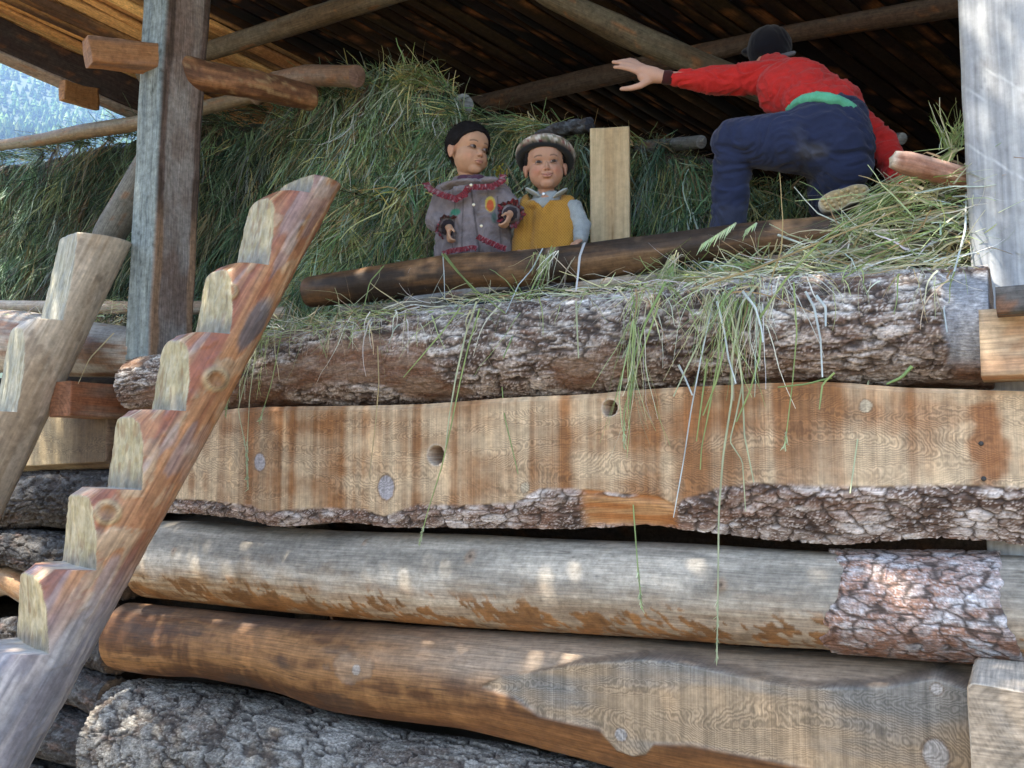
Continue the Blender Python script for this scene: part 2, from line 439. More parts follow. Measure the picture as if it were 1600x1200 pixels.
def make_log(name, st, mat, paint, Yf=YF, parent=None, ds=.0045, seed=0, wob=.02, squash=1.0, flat=None,
             cap=((.20, .13, .08), (.10, .06, .04)), label=None, back=24, holes=None):
    """st: stations (px, top_px, bottom_px) read off the photograph; paint(d) -> displacement, colour, extra attributes"""
    st = np.array(st, float)
    r = np.full(len(st), .15)
    for _ in range(6):
        yc = Yf + r * squash
        T = W(st[:, 0], st[:, 1], yc); B = W(st[:, 0], st[:, 2], yc)
        r = (T[:, 2] - B[:, 2]) / 2 * .985
    X = W(st[:, 0], (st[:, 1] + st[:, 2]) / 2, Yf + .25 * r * squash)[:, 0]; Z = (T[:, 2] + B[:, 2]) / 2
    x0, x1 = X.min(), X.max()
    n = int((x1 - x0) / ds) + 2
    xs = np.linspace(x0, x1, n)
    rr = smooth_interp(xs, X, r); zz = smooth_interp(xs, X, Z)
    rm = rr.mean()
    nf = int(rm * math.radians(215) / ds)
    th = np.concatenate([np.linspace(-108, 108, nf), np.linspace(108, 252, back + 2)[1:-1]])
    th = np.radians(th)                                     # 0 faces the camera (-y), +90 is up
    nt_ = len(th)
    TH = np.broadcast_to(th, (n, nt_)).ravel(); XX = np.repeat(xs, nt_); RR = np.repeat(rr, nt_); ZC = np.repeat(zz, nt_)
    V0 = rm * TH
    wb = fbm(p3(XX * 1.7, np.cos(TH) * .8 + seed, np.sin(TH) * .8), 3, seed + 50) * wob
    R2 = RR * (1 + wb)
    YC = Yf + RR * squash
    y = YC - R2 * squash * np.cos(TH); z = ZC + R2 * np.sin(TH)
    sawm = np.zeros(len(XX))
    if flat is not None:
        tx, tz = curve_xz(flat['top'], Yf); bx, bz = curve_xz(flat['bot'], Yf)
        ft_ = np.interp(XX, tx, tz, left=-9, right=tz[-1]); fb_ = np.interp(XX, bx, bz, left=9, right=bz[-1])
        if flat.get('open_left'): ft_ = np.interp(XX, tx, tz); fb_ = np.interp(XX, bx, bz)
        ed = .006
        sawm = ss(-ed, ed, ft_ - z) * ss(-ed, ed, z - fb_)
        front = (np.cos(TH) > 0)
        sawm = sawm * front
        yf = Yf + flat.get('inset', .012)
        if flat.get('full'):                                # the flat is the front itself
            yo = np.where(z >= (ft_ + fb_) / 2, yf + np.clip(z - ft_, 0, 1) * .55, yf + np.clip(fb_ - z, 0, 1) * flat.get('wane', .35) - .010 * ss(0, .03, fb_ - z))
            y = np.where(front, mix(yo, yf + 0 * y, sawm), y)
        else:
            y = mix(y, yf + 0 * y, sawm)
    d = dict(s=XX, v=V0, th=TH, y=y, z=z, saw=sawm, r=RR, zc=ZC)
    disp, col, extra = paint(d)
    ny = -np.cos(TH); nz_ = np.sin(TH)
    ny = mix(ny, -1 + 0 * ny, sawm); nz_ = nz_ * (1 - sawm)
    y = y + ny * disp; z = z + nz_ * disp
    P = np.stack([XX, y, z], 1)
    # ragged, slightly rounded ends
    capV, capF, capC, capU, capS = [], [], [], [], []
    F = grid_faces(n, nt_)
    base = len(P)
    for e, sgn in ((0, -1), (n - 1, 1)):
        ring = P[e * nt_:(e + 1) * nt_]
        c = ring.mean(0)
        ks = [.93, .75, .5, .25, .02]
        first = e * nt_
        prev = np.arange(first, first + nt_)
        for kk in ks:
            Q = c + (ring - c) * kk; Q[:, 0] = c[0] + sgn * .012 * (1 - kk) ** .5 + fbm(Q * 30, 2, seed) * .004
            idx = base + np.arange(nt_)
            capV.append(Q); base += nt_
            a, b_ = prev, np.roll(prev, -1); c2, d2 = np.roll(idx, -1), idx
            f = np.stack([a, b_, c2, d2], 1) if sgn > 0 else np.stack([a, d2, c2, b_], 1)
            capF.append(f)
            rad = np.linalg.norm(Q[:, 1:] - c[1:], axis=1)
            rg = .5 + .5 * np.sin(rad * 900 + fbm(Q * 20, 2, 3) * 5)
            capC.append(mix(np.array(cap[0]), np.array(cap[1]), rg * .6 + .3 * fbm(Q * 25, 2, 9)))
            capU.append(Q[:, 1:]); capS.append(np.zeros(nt_))
            prev = idx
    V = np.concatenate([P] + capV); F = np.concatenate([F] + capF)
    C = np.concatenate([col] + capC); U = np.concatenate([np.stack([XX, V0], 1)] + capU)
    at = {'Col': np.clip(C, .005, .9)}
    for k, a in extra.items(): at[k] = np.concatenate([a] + [np.zeros(nt_)] * len(capV) * 1)
    if 'saw' not in at: at['saw'] = np.concatenate([sawm] + capS)
    return mesh_obj(name, V, F, mat, parent, at, U, label=label)

def knots_at(pts, Y):
    out = []
    for q in pts:
        P = W(q[0], q[1], Y)
        out.append((P[0], P[2]) + tuple(q[2:]))
    return out

def box_VF(x0, x1, y0, y1, z0, z1, n=(1, 1, 1)):
    """box shell with n subdivisions per axis"""
    Vs, Fs = [], []; o = 0
    def face(P0, U, V_, nu, nv):
        nonlocal o
        a = np.linspace(0, 1, nu + 1); b = np.linspace(0, 1, nv + 1)
        A, B = np.meshgrid(a, b, indexing='ij')
        Q = P0 + A[..., None] * U + B[..., None] * V_
        Vs.append(Q.reshape(-1, 3))
        i = np.arange(nu)[:, None]; j = np.arange(nv)[None, :]
        q = o + i * (nv + 1) + j
        Fs.append(np.stack([q.ravel(), (q + (nv + 1)).ravel(), (q + (nv + 2)).ravel(), (q + 1).ravel()], 1))
        o += (nu + 1) * (nv + 1)
    dx, dy, dz = x1 - x0, y1 - y0, z1 - z0
    e = np.eye(3)
    p = np.array([x0, y0, z0], float)
    nx, ny, nz_ = n
    face(p, e[0] * dx, e[2] * dz, nx, nz_)                       # front (-y)
    face(p + e[1] * dy, e[2] * dz, e[0] * dx, nz_, nx)           # back
    face(p, e[2] * dz, e[1] * dy, nz_, ny)                       # left
    face(p + e[0] * dx, e[1] * dy, e[2] * dz, ny, nz_)           # right
    face(p, e[1] * dy, e[0] * dx, ny, nx)                        # bottom
    face(p + e[2] * dz, e[0] * dx, e[1] * dy, nx, ny)            # top
    return np.concatenate(Vs), np.concatenate(Fs)

def timber(name, P0, P1, wd, ht, mat, parent=None, seed=0, a=(.3, .25, .2), b=(.3, .18, .1), amt=.5, up=(0, 0, 1), ds=.02, wob=.006, label=None,
           twist=0.0, paint=None, edge=.004, taper=1.0):
    """hewn squared timber from P0 to P1 with slightly uneven faces and softened edges"""
    P0 = np.array(P0, float); P1 = np.array(P1, float)
    ax = P1 - P0; Lg = np.linalg.norm(ax); ax /= Lg
    up = np.array(up, float); sd = np.cross(ax, up); sd /= np.linalg.norm(sd); up = np.cross(sd, ax)
    n = max(3, int(Lg / ds)); m = max(3, int(wd / ds)); k = max(3, int(ht / ds))
    # profile loop with rounded edges
    def edgepts(n_): return np.linspace(-.5, .5, n_ + 1)
    loop = []
    er = edge / max(wd, 1e-6), edge / max(ht, 1e-6)
    for u in np.linspace(-.5 + er[0], .5 - er[0], m): loop.append((u, -.5))
    for v in np.linspace(-.5 + er[1], .5 - er[1], k): loop.append((.5, v))
    for u in np.linspace(.5 - er[0], -.5 + er[0], m): loop.append((u, .5))
    for v in np.linspace(.5 - er[1], -.5 + er[1], k): loop.append((-.5, v))
    loop = np.array(loop); nl = len(loop)
    per = np.concatenate([[0], np.cumsum(np.hypot(*(np.diff(loop, axis=0) * [wd, ht]).T))])
    s = np.linspace(0, Lg, n)
    Sx = np.repeat(s, nl); U = np.tile(loop[:, 0], n) * wd; V_ = np.tile(loop[:, 1], n) * ht
    tp = 1 + (taper - 1) * Sx / Lg
    U, V_ = U * tp, V_ * tp
    q = p3(Sx * 2.3, U * 6 + seed * 3, V_ * 6)
    U2 = U + wob * fbm(q, 3, seed) ; V2 = V_ + wob * fbm(q + 50, 3, seed + 1)
    P = P0 + Sx[:, None] * ax + U2[:, None] * sd + V2[:, None] * up
    F = grid_faces(n, nl)
    base = len(P); caps = []; cf = []; 
    for e, sg in ((0, -1), (n - 1, 1)):
        ring = P[e * nl:(e + 1) * nl]; c = ring.mean(0)
        prev = np.arange(e * nl, (e + 1) * nl)
        for kk in np.linspace(.98, .02, max(8, int(max(wd, ht) / 2 / .006))):
            Q = c + (ring - c) * kk + ax * sg * (fbm(ring * 25, 2, seed) * .003)[:, None]
            idx = base + np.arange(nl); base += nl; caps.append(Q)
            if sg > 0: cf.append(np.stack([prev, np.roll(prev, -1), np.roll(idx, -1), idx], 1))
            else: cf.append(np.stack([prev, idx, np.roll(idx, -1), np.roll(prev, -1)], 1))
            prev = idx
    uvv = np.tile(per, n)
    col = wood(Sx + seed, uvv, seed, a, b, amt) if paint is None else paint(Sx, uvv, U, V_)
    V = np.concatenate([P] + caps); F = np.concatenate([F] + cf)
    cc = mix(np.array(a), np.array(b), .7) * .9
    def capc(c):
        q = c - c.mean(0); uu_ = q @ sd - wd * .3; vv_ = q @ up + ht * .55
        rr_ = np.hypot(uu_, vv_) + .006 * fbm(c * 12, 2, seed)
        k_ = 1 - .30 * ss(.2, 1, np.sin(rr_ * 300)) + .30 * fbm(c * 18, 3, seed + 5) + .12 * fbm(c * 90, 2, seed)
        return np.clip(cc * k_[:, None], .01, 1)
    C = np.concatenate([col] + [capc(c) for c in caps])
    Uv = np.concatenate([np.stack([Sx, uvv], 1)] + [c[:, [0, 2]] for c in caps])
    return mesh_obj(name, V, F, mat, parent, {'Col': np.clip(C, .005, .9)}, Uv, label=label)

def pole(name, pts, mat, parent=None, seed=0, a=(.3, .25, .2), b=(.3, .18, .1), amt=.5, ds=.015, wob=.05, label=None, paint=None,
         cap=((.35, .28, .2), (.2, .14, .1)), cutcap=0.0):
    """round pole through pts [(P, radius)], smooth bends"""
    P = np.array([p for p, _ in pts], float); R_ = np.array([r for _, r in pts], float)
    L_ = np.concatenate([[0], np.cumsum(np.linalg.norm(np.diff(P, axis=0), axis=1))])
    n = max(4, int(L_[-1] / ds)); s = np.linspace(0, L_[-1], n)
    C = np.stack([smooth_interp(s, L_, P[:, i]) for i in range(3)], 1)
    C[0] = P[0]; C[-1] = P[-1]
    rr = smooth_interp(s, L_, R_)
    T = np.gradient(C, axis=0); T /= np.linalg.norm(T, axis=1)[:, None]
    ref = np.array([0, 0, 1.0]) if abs(T[0, 2]) < .9 else np.array([1.0, 0, 0])
    A = np.cross(T, ref); A /= np.linalg.norm(A, axis=1)[:, None]; B = np.cross(A, T)
    nt_ = max(14, int(2 * math.pi * rr.mean() / ds))
    th = np.linspace(0, 2 * math.pi, nt_, endpoint=False)
    SS = np.repeat(s, nt_); TH = np.tile(th, n); RR = np.repeat(rr, nt_)
    wb = 1 + wob * fbm(p3(SS * 4 + seed * 9, np.cos(TH) * 1.2, np.sin(TH) * 1.2), 3, seed)
    vv = TH * rr.mean()
    dsp = 0
    if paint is None: col = wood(SS + seed, vv, seed, a, b, amt)
    else: dsp, col = paint(SS, vv, TH)
    rad = RR * wb + dsp
    V = np.repeat(C, nt_, 0) + (np.cos(TH) * rad)[:, None] * np.repeat(A, nt_, 0) + (np.sin(TH) * rad)[:, None] * np.repeat(B, nt_, 0)
    F = grid_faces(n, nt_)
    base = len(V); caps = []; cf = []; cc = []
    for e, sg in ((0, -1), (n - 1, 1)):
        ring = V[e * nt_:(e + 1) * nt_]; c = ring.mean(0)
        prev = np.arange(e * nt_, (e + 1) * nt_)
        for kk in (.93, .6, .3, .02):
            Q = c + (ring - c) * kk + T[e] * sg * ((1 - kk) * .01 + .004 * fbm(ring * 40, 2, seed))[:, None]
            idx = base + np.arange(nt_); base += nt_; caps.append(Q)
            if sg > 0: cf.append(np.stack([prev, np.roll(prev, -1), np.roll(idx, -1), idx], 1))
            else: cf.append(np.stack([prev, idx, np.roll(idx, -1), np.roll(prev, -1)], 1))
            prev = idx
            rg = .5 + .5 * np.sin(np.linalg.norm(Q - c, axis=1) * 800)
            cc.append(mix(np.array(cap[0]), np.array(cap[1]), rg))
    V = np.concatenate([V] + caps); F = np.concatenate([F] + cf); Cc = np.concatenate([col] + cc)
    Uv = np.concatenate([np.stack([SS, vv], 1)] + [c[:, [0, 2]] for c in caps])
    F = F[:, ::-1]
    return mesh_obj(name, V, F, mat, parent, {'Col': np.clip(Cc, .005, .9)}, Uv, label=label)

def pp(st, Y):
    """pole stations from pixels: (px, top, bottom[, Y]) -> (point, radius)"""
    out = []
    for q in st:
        y = q[3] if len(q) > 3 else Y
        c = W(q[0], (q[1] + q[2]) / 2, y)
        a = W(q[0], q[1], y); b = W(q[0], q[2], y)
        out.append((c, np.linalg.norm(a - b) / 2 * .97))
    return out

# ------------------------------------------------------------------ ground
def lin(h):   # sRGB byte triple -> linear
    c = np.array(h) / 255.0
    return np.where(c <= .04045, c / 12.92, ((c + .055) / 1.055) ** 2.4)

gx = np.concatenate([-np.geomspace(3000, 8, 24), np.linspace(-7, 7, 29), np.geomspace(8, 3000, 24)])
GX, GY = np.meshgrid(gx, gx, indexing='ij')
gz = -.0 + .03 * vnoise(p3(GX.ravel() * .7, GY.ravel() * .7), 3)
gv = np.stack([GX.ravel(), GY.ravel(), np.where(np.hypot(GX.ravel(), GY.ravel()) < 12, gz, 0)], 1)
gf = grid_faces(len(gx), len(gx), False)
m, t, b, N, L = new_mat('trodden_earth')
nz = N.new('ShaderNodeTexNoise'); nz.inputs['Scale'].default_value = 1.2; nz.inputs['Detail'].default_value = 8
cr = N.new('ShaderNodeValToRGB'); cr.color_ramp.elements[0].color = (.13, .11, .06, 1); cr.color_ramp.elements[1].color = (.28, .21, .14, 1)
cr.color_ramp.elements[0].position = .35; cr.color_ramp.elements[1].position = .65
tc = N.new('ShaderNodeTexCoord'); L.new(tc.outputs['Object'], nz.inputs['Vector']); L.new(nz.outputs['Fac'], cr.inputs[0]); L.new(cr.outputs[0], b.inputs['Base Color'])
b.inputs['Roughness'].default_value = .9
tag(mesh_obj('ground', gv, gf, m), kind='structure')

# ------------------------------------------------------------------ main log wall
wall = empty('log_wall', (-1.6, 2.95, 0), 'wall of big horizontal pine logs, one sawn flat with bark edges, below the hay loft', 'log wall')

# 1 top log, rough silvery bark
def paint_top(d):
    s, v, z = d['s'], d['v'], d['z']
    h, c = bark(s, v, 3, 15, 40, 'silver', .04)
    lo, hi = s.min(), s.max(); u = (s - lo) / (hi - lo)
    # the left part is redder and smoother below
    cr_ = mix(np.array([.20, .10, .055]), np.array([.30, .21, .15]), ss(-.3, .4, fbm(p3(s * 8, v * 30), 3, 5)))
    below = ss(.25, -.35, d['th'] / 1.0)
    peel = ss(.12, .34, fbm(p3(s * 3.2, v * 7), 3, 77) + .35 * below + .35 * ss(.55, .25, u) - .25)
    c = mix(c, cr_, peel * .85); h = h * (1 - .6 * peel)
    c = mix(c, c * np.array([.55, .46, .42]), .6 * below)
    # smooth axe-hewn end on the right
    X1 = W(1487, 520, YF + .17)[0]
    e = ss(X1 - .012, X1 + .006, s + .012 * fbm(p3(z * 20, s * 0), 2, 4)) * ss(1.15, .7, d['th']) * ss(-.9, -.55, d['th'])
    hw = mix(np.array([.26, .27, .29]), np.array([.42, .42, .43]), ss(-.3, .5, fbm(p3(s * 30, v * 9), 3, 14)))
    c = mix(c, hw, e); h = h * (1 - e) 
    return (h - .55) * .016 * (1 - e) - e * .012, c, {}
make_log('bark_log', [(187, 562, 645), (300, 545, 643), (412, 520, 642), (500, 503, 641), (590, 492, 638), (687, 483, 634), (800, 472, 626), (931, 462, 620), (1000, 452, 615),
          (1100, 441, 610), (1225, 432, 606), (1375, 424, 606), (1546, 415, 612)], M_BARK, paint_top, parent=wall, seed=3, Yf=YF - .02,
         label='thick topmost log with rough silvery bark')

# 2 sawn slab with bark left along its lower edge
FT = [(262, 655), (330, 650), (380, 643), (500, 641), (600, 640), (687, 637), (800, 628), (931, 623), (1000, 616), (1100, 611), (1225, 606), (1300, 604), (1400, 612), (1500, 615), (1625, 619)]
FB = [(225, 775), (250, 778), (320, 782), (390, 790), (410, 800), (470, 795), (500, 794), (567, 796), (597, 807), (650, 788), (710, 790), (800, 786), (845, 763), (912, 765), (1025, 776),
      (1055, 790), (1066, 780), (1131, 760), (1187, 754), (1262, 760), (1375, 760), (1500, 757), (1625, 763)]
BB = [(225, 795), (245, 796), (330, 800), (400, 808), (450, 820), (500, 812), (560, 810), (620, 820), (700, 818), (770, 820), (850, 821), (900, 822), (1000, 816), (1050, 820), (1112, 827), (1187, 837), (1300, 846), (1375, 840), (1450, 834), (1525, 839), (1625, 850)]
def arr(L_, xs): a = np.array(L_, float); return np.interp(xs, a[:, 0], a[:, 1])
sx = np.linspace(262, 1625, 40)
KN = knots_at([(403, 722, .030, 0), (601, 762, .037, 0), (818, 762, .018, 1), (1352, 634, .018, 1)], YF)
HOLES = knots_at([(679, 711, .033), (951, 637, .025)], YF)
def paint_slab(d):
    s, v, z, sw, th = d['s'], d['v'], d['z'], d['saw'], d['th']
    n = len(s)
    # sawn face
    band = fbm(p3(s * 9, z * .6), 3, 12)
    band2 = fbm(p3(s * 26, z * .8), 3, 13)
    lowf = fbm(p3(s * 1.2, z * 2.5), 3, 15)
    c = mix(np.array([.26, .115, .042]), np.array([.52, .39, .25]), ss(-.42, .42, .35 * band + .45 * band2 + .55 * lowf + .35 * fbm(p3(s * 5, z * 14), 4, 16)))
    c = c * (1 + .26 * fbm(p3(s * 75, z * 1.0), 3, 17))[:, None]
    Xr = W(1250, 700, YF)[0]
    c = mix(c, np.array([.54, .44, .31]), .5 * ss(-.45, .2, (s - Xr)) * ss(.35, -.1, (z - 1.36)) )
    # honey and rust stains
    for (px, py, a_, rx, rz_) in ((1545, 705, .85, .05, .16), (1440, 650, .35, .18, .05), (1100, 660, .3, .35, .05)):
        q = W(px, py, YF); dd = np.hypot((s - q[0]) / rx, (z - q[2]) / rz_) + .55 * fbm(p3(s * 22, z * 22), 3, 33)
        c = mix(c, np.array([.27, .105, .035]), a_ * ss(1.15, .55, dd))
    ring = 2.0 * fbm(p3(s * 4, z * 9), 2, 91)
    for kx, kz, kr, ty in KN:
        dx, dz = s - kx, z - kz
        r_ = np.hypot(dx, dz * (.8 if ty == 0 else 1)) + .003 * fbm(p3(s * 80, z * 80), 2, 3)
        kc = np.array([.42, .40, .42]) if ty == 0 else np.array([.50, .42, .30])
        c = mix(c, mix(kc, kc * .75, .5 + .5 * np.sin(r_ * 1500)), ss(kr, kr * .88, r_))
        c = mix(c, np.array([.20, .13, .08]), .8 * ss(kr * .16, 0, np.abs(r_ - kr)))
        ring = ring + 3.2 * np.exp(-(dx / (kr * 3.5)) ** 2 - (dz / (kr * 2.2)) ** 2)
    q = W(1375, 672, YF)
    ring = ring + 6.0 * np.exp(-((s - q[0]) / .14) ** 2 - ((z - q[2]) / .05) ** 2)
    # bark edge
    hb, cb = bark(s, z, 8, 26, 50, 'silver', .35)
    cb = mix(cb, cb * np.array([.8, .72, .7]), .6)
    q0, q1 = W(905, 800, YF)[0], W(1052, 800, YF)[0]
    og = ss(q0 - .02, q0 + .03, s) * ss(q1 + .02, q1 - .01, s) * ss(-.25, .15, fbm(p3(s * 7, z * 30), 3, 41) + .2)
    cb = mix(cb, mix(np.array([.34, .13, .04]), np.array([.40, .21, .09]), ss(-.3, .3, fbm(p3(s * 6, z * 60), 3, 42))), og)
    hb = hb * (1 - og)
    bk = 1 - sw
    bk = np.where(z > d['zc'] + .05, 0, bk)
    c = mix(c, cb, bk)
    disp = bk * (hb - .3) * .012 + (1 - bk) * .0012 * band2
    # drilled holes
    for hx, hz, hr in HOLES:
        r_ = np.hypot(s - hx, z - hz)
        rim = .0018 * 0
        disp = disp - sw * .16 * ss(hr, hr * .93, r_)
        c = mix(c, np.array([.50, .42, .34]), .7 * ss(hr * 1.35, hr * 1.08, r_) * ss(hr * .9, hr * 1.0, r_))
        c = mix(c, np.array([.20, .10, .06]), ss(hr * 1.02, hr * .95, r_))
    return disp, c, {'ring': ring}
slab = make_log('sawn_log', [(x, arr(FT, x) - 3, arr(BB, x)) for x in sx], M_SAWN, paint_slab, parent=wall, seed=5, wob=0, squash=.8, ds=.004,
         flat=dict(top=FT, bot=FB, full=True, inset=.01, open_left=True), label='log sawn to a flat orange face with bark along the lower edge')
# nails in the sawn face
for (px, py) in ((1533, 693), (1537, 748)):
    c = W(px, py, YF + .008)
    V, F = [], []
    for k, (rr_, yy) in enumerate(((.0065, .0), (.006, -.002), (.003, -.0035), (.0002, -.004))):
        for a_ in range(12): V.append((c[0] + rr_ * math.cos(a_ * math.pi / 6), c[1] + yy, c[2] + rr_ * math.sin(a_ * math.pi / 6)))
    mesh_obj('nail', V, grid_faces(4, 12), M_WOOD, slab, {'Col': np.full((48, 3), .05)}, np.zeros((48, 2)))

# 3 peeled grey log
GT = [(150, 815), (240, 811), (300, 814), (372, 820), (525, 829), (700, 833), (800, 838), (900, 842), (1075, 848), (1250, 859), (1315, 862), (1512, 864), (1640, 868)]
GB = [(150, 925), (175, 927), (306, 942), (437, 955), (569, 966), (700, 977), (900, 988), (1009, 995), (1162, 1008), (1315, 1016), (1469, 1028), (1640, 1038)]
def paint_grey(d):
    s, v, th, z = d['s'], d['v'], d['th'], d['z']
    n1 = fbm(p3(s * 1.6, v * 12), 4, 61); n2 = fbm(p3(s * 5, v * 70), 3, 62); n3 = fbm(p3(s * 14, v * 18), 4, 63)
    u = th + .35 * n3 + .3 * n1
    lo, hi = s.min(), s.max(); t = (s - lo) / (hi - lo)
    left = ss(.62, .1, t)
    grey = mix(np.array([.26, .235, .195]), np.array([.47, .42, .345]), ss(-.3, .3, n1))
    tan_ = mix(np.array([.36, .21, .10]), np.array([.47, .35, .22]), ss(-.2, .5, n2 + .3 * n1))
    c = mix(grey, tan_, ss(.35, -.55, u) * (.45 + .5 * left))
    # rusty inner-bark patches along the lower edge
    p_ = .7 * fbm(p3(s * 11 + v * 14, v * 16 - s * 2), 4, 65) + .45 * fbm(p3(s * 55 + v * 30, v * 30), 3, 68)
    pat = ss(.02, .14, p_ - .20 + .34 * ss(-.25, -.75, th)) * ss(.0, -.35, th)
    c = mix(c, mix(np.array([.22, .10, .035]), np.array([.33, .15, .05]), ss(-.3, .3, n3)), pat * .9)
    c = c * (1 + .22 * n2 + .15 * n3)[:, None]
    # fine dark drying cracks
    cr_ = np.abs(fbm(p3(s * 1.1, v * 30 + s * 1.5), 3, 66))
    c = mix(c, np.array([.10, .08, .06]), .55 * ss(.018, .0, cr_) * ss(-.2, .4, fbm(p3(s * 4, v * 9), 2, 67)))
    disp = .002 * n1 - .0015 * ss(.02, 0, cr_) + .0015 * pat
    for kx, kz, kr in KG:
        r_ = np.hypot(s - kx, z - kz)
        disp = disp + .011 * np.exp(-(r_ / (kr * 1.2)) ** 2) - .006 * np.exp(-(r_ / (kr * .4)) ** 2)
        c = mix(c, np.array([.30, .20, .13]), .6 * ss(kr * 1.6, kr * .6, r_ + .004 * n3))
        c = mix(c, np.array([.09, .06, .045]), .8 * ss(kr * .45, kr * .2, r_))
    return disp, c, {}
KG = knots_at([(268, 862, .014), (727, 872, .020), (1125, 915, .018), (552, 850, .008)], YF)
sx = np.linspace(205, 1640, 40)
glog = make_log('peeled_log', [(x, arr(GT, x), arr(GB, x)) for x in sx], M_WOOD, paint_grey, parent=wall, seed=6, wob=.02, Yf=YF + .005,
                label='peeled pale grey log with rusty patches along its lower side')
# bark left on the right end of the grey log: a real sheet of bark, proud of the wood
def bark_patch():
    g = [arr(GT, x) for x in (1300, 1600)]
    xs = np.linspace(1290, 1606, 130)
    ths = np.radians(np.linspace(92, -92, 130))
    A, B = np.meshgrid(xs, ths, indexing='ij')
    px, th = A.ravel(), B.ravel()
    r = (arr(GB, px) - arr(GT, px)) / 2
    Yc = YF + .005 + .14
    rw = (W(px, arr(GT, px), Yc)[:, 2] - W(px, arr(GB, px), Yc)[:, 2]) / 2 * .985
    C = W(px, (arr(GT, px) + arr(GB, px)) / 2, Yc)
    X = C[:, 0]; zc = C[:, 2]
    s = X; v = rw * th
    h, c = bark(s, v, 21, 26, 34, 'pink', .15)
    u = (th + math.pi / 2) / math.pi
    L_ = 1308 + 14 * fbm(p3(th * 4, th * 0), 3, 5) + 14 * np.sin(th * 2.4)
    R_ = 1572 + 30 * ss(.3, -1.2, th) + 8 * fbm(p3(th * 5, th * 0 + 3), 3, 6)
    e = np.minimum(ss(0, 4, px - L_), ss(0, 4, R_ - px))
    rad = rw * 1.0 + .002 + .010 * e * (.72 + .6 * (h - .5)) - .03 * (1 - e)
    low = ss(-.35, -.6, th)
    c = mix(c, mix(np.array([.20, .09, .05]), c * .75, ss(-.2, .3, fbm(p3(s * 40, v * 40), 2, 8))), low * .8)
    P = np.stack([X, Yc - rad * np.cos(th), zc + rad * np.sin(th)], 1)
    return mesh_obj('bark_patch', P, grid_faces(130, 130, False), M_BARK, glog, {'Col': c}, np.stack([s, v], 1), label='sheet of scaly pinkish bark still on the grey log')
bark_patch()

# 4 brown log with a lens-shaped sawn face
RT = [(166, 938), (219, 943), (306, 951), (437, 964), (569, 970), (700, 980), (900, 990), (1009, 997), (1162, 1010), (1315, 1018), (1469, 1030), (1640, 1042)]
RB = [(166, 1043), (219, 1052), (284, 1053), (350, 1065), (437, 1082), (481, 1104), (612, 1122), (700, 1132), (800, 1155), (900, 1180), (1000, 1207), (1200, 1250), (1640, 1330)]
LT = [(752, 1072), (780, 1058), (840, 1049), (900, 1037), (1000, 1030), (1060, 1036), (1100, 1045), (1240, 1075), (1380, 1074), (1460, 1060), (1510, 1077), (1640, 1082)]
LB = [(752, 1074), (800, 1090), (840, 1120), (900, 1134), (935, 1141), (960, 1176), (985, 1186), (1005, 1182), (1020, 1164), (1080, 1165), (1150, 1180), (1240, 1198), (1400, 1225), (1640, 1260)]
KB = knots_at([(555, 1047, .020, 1), (968, 1150, .021, 1), (1463, 1078, .016, 1), (1462, 1182, .034, 0)], YF)
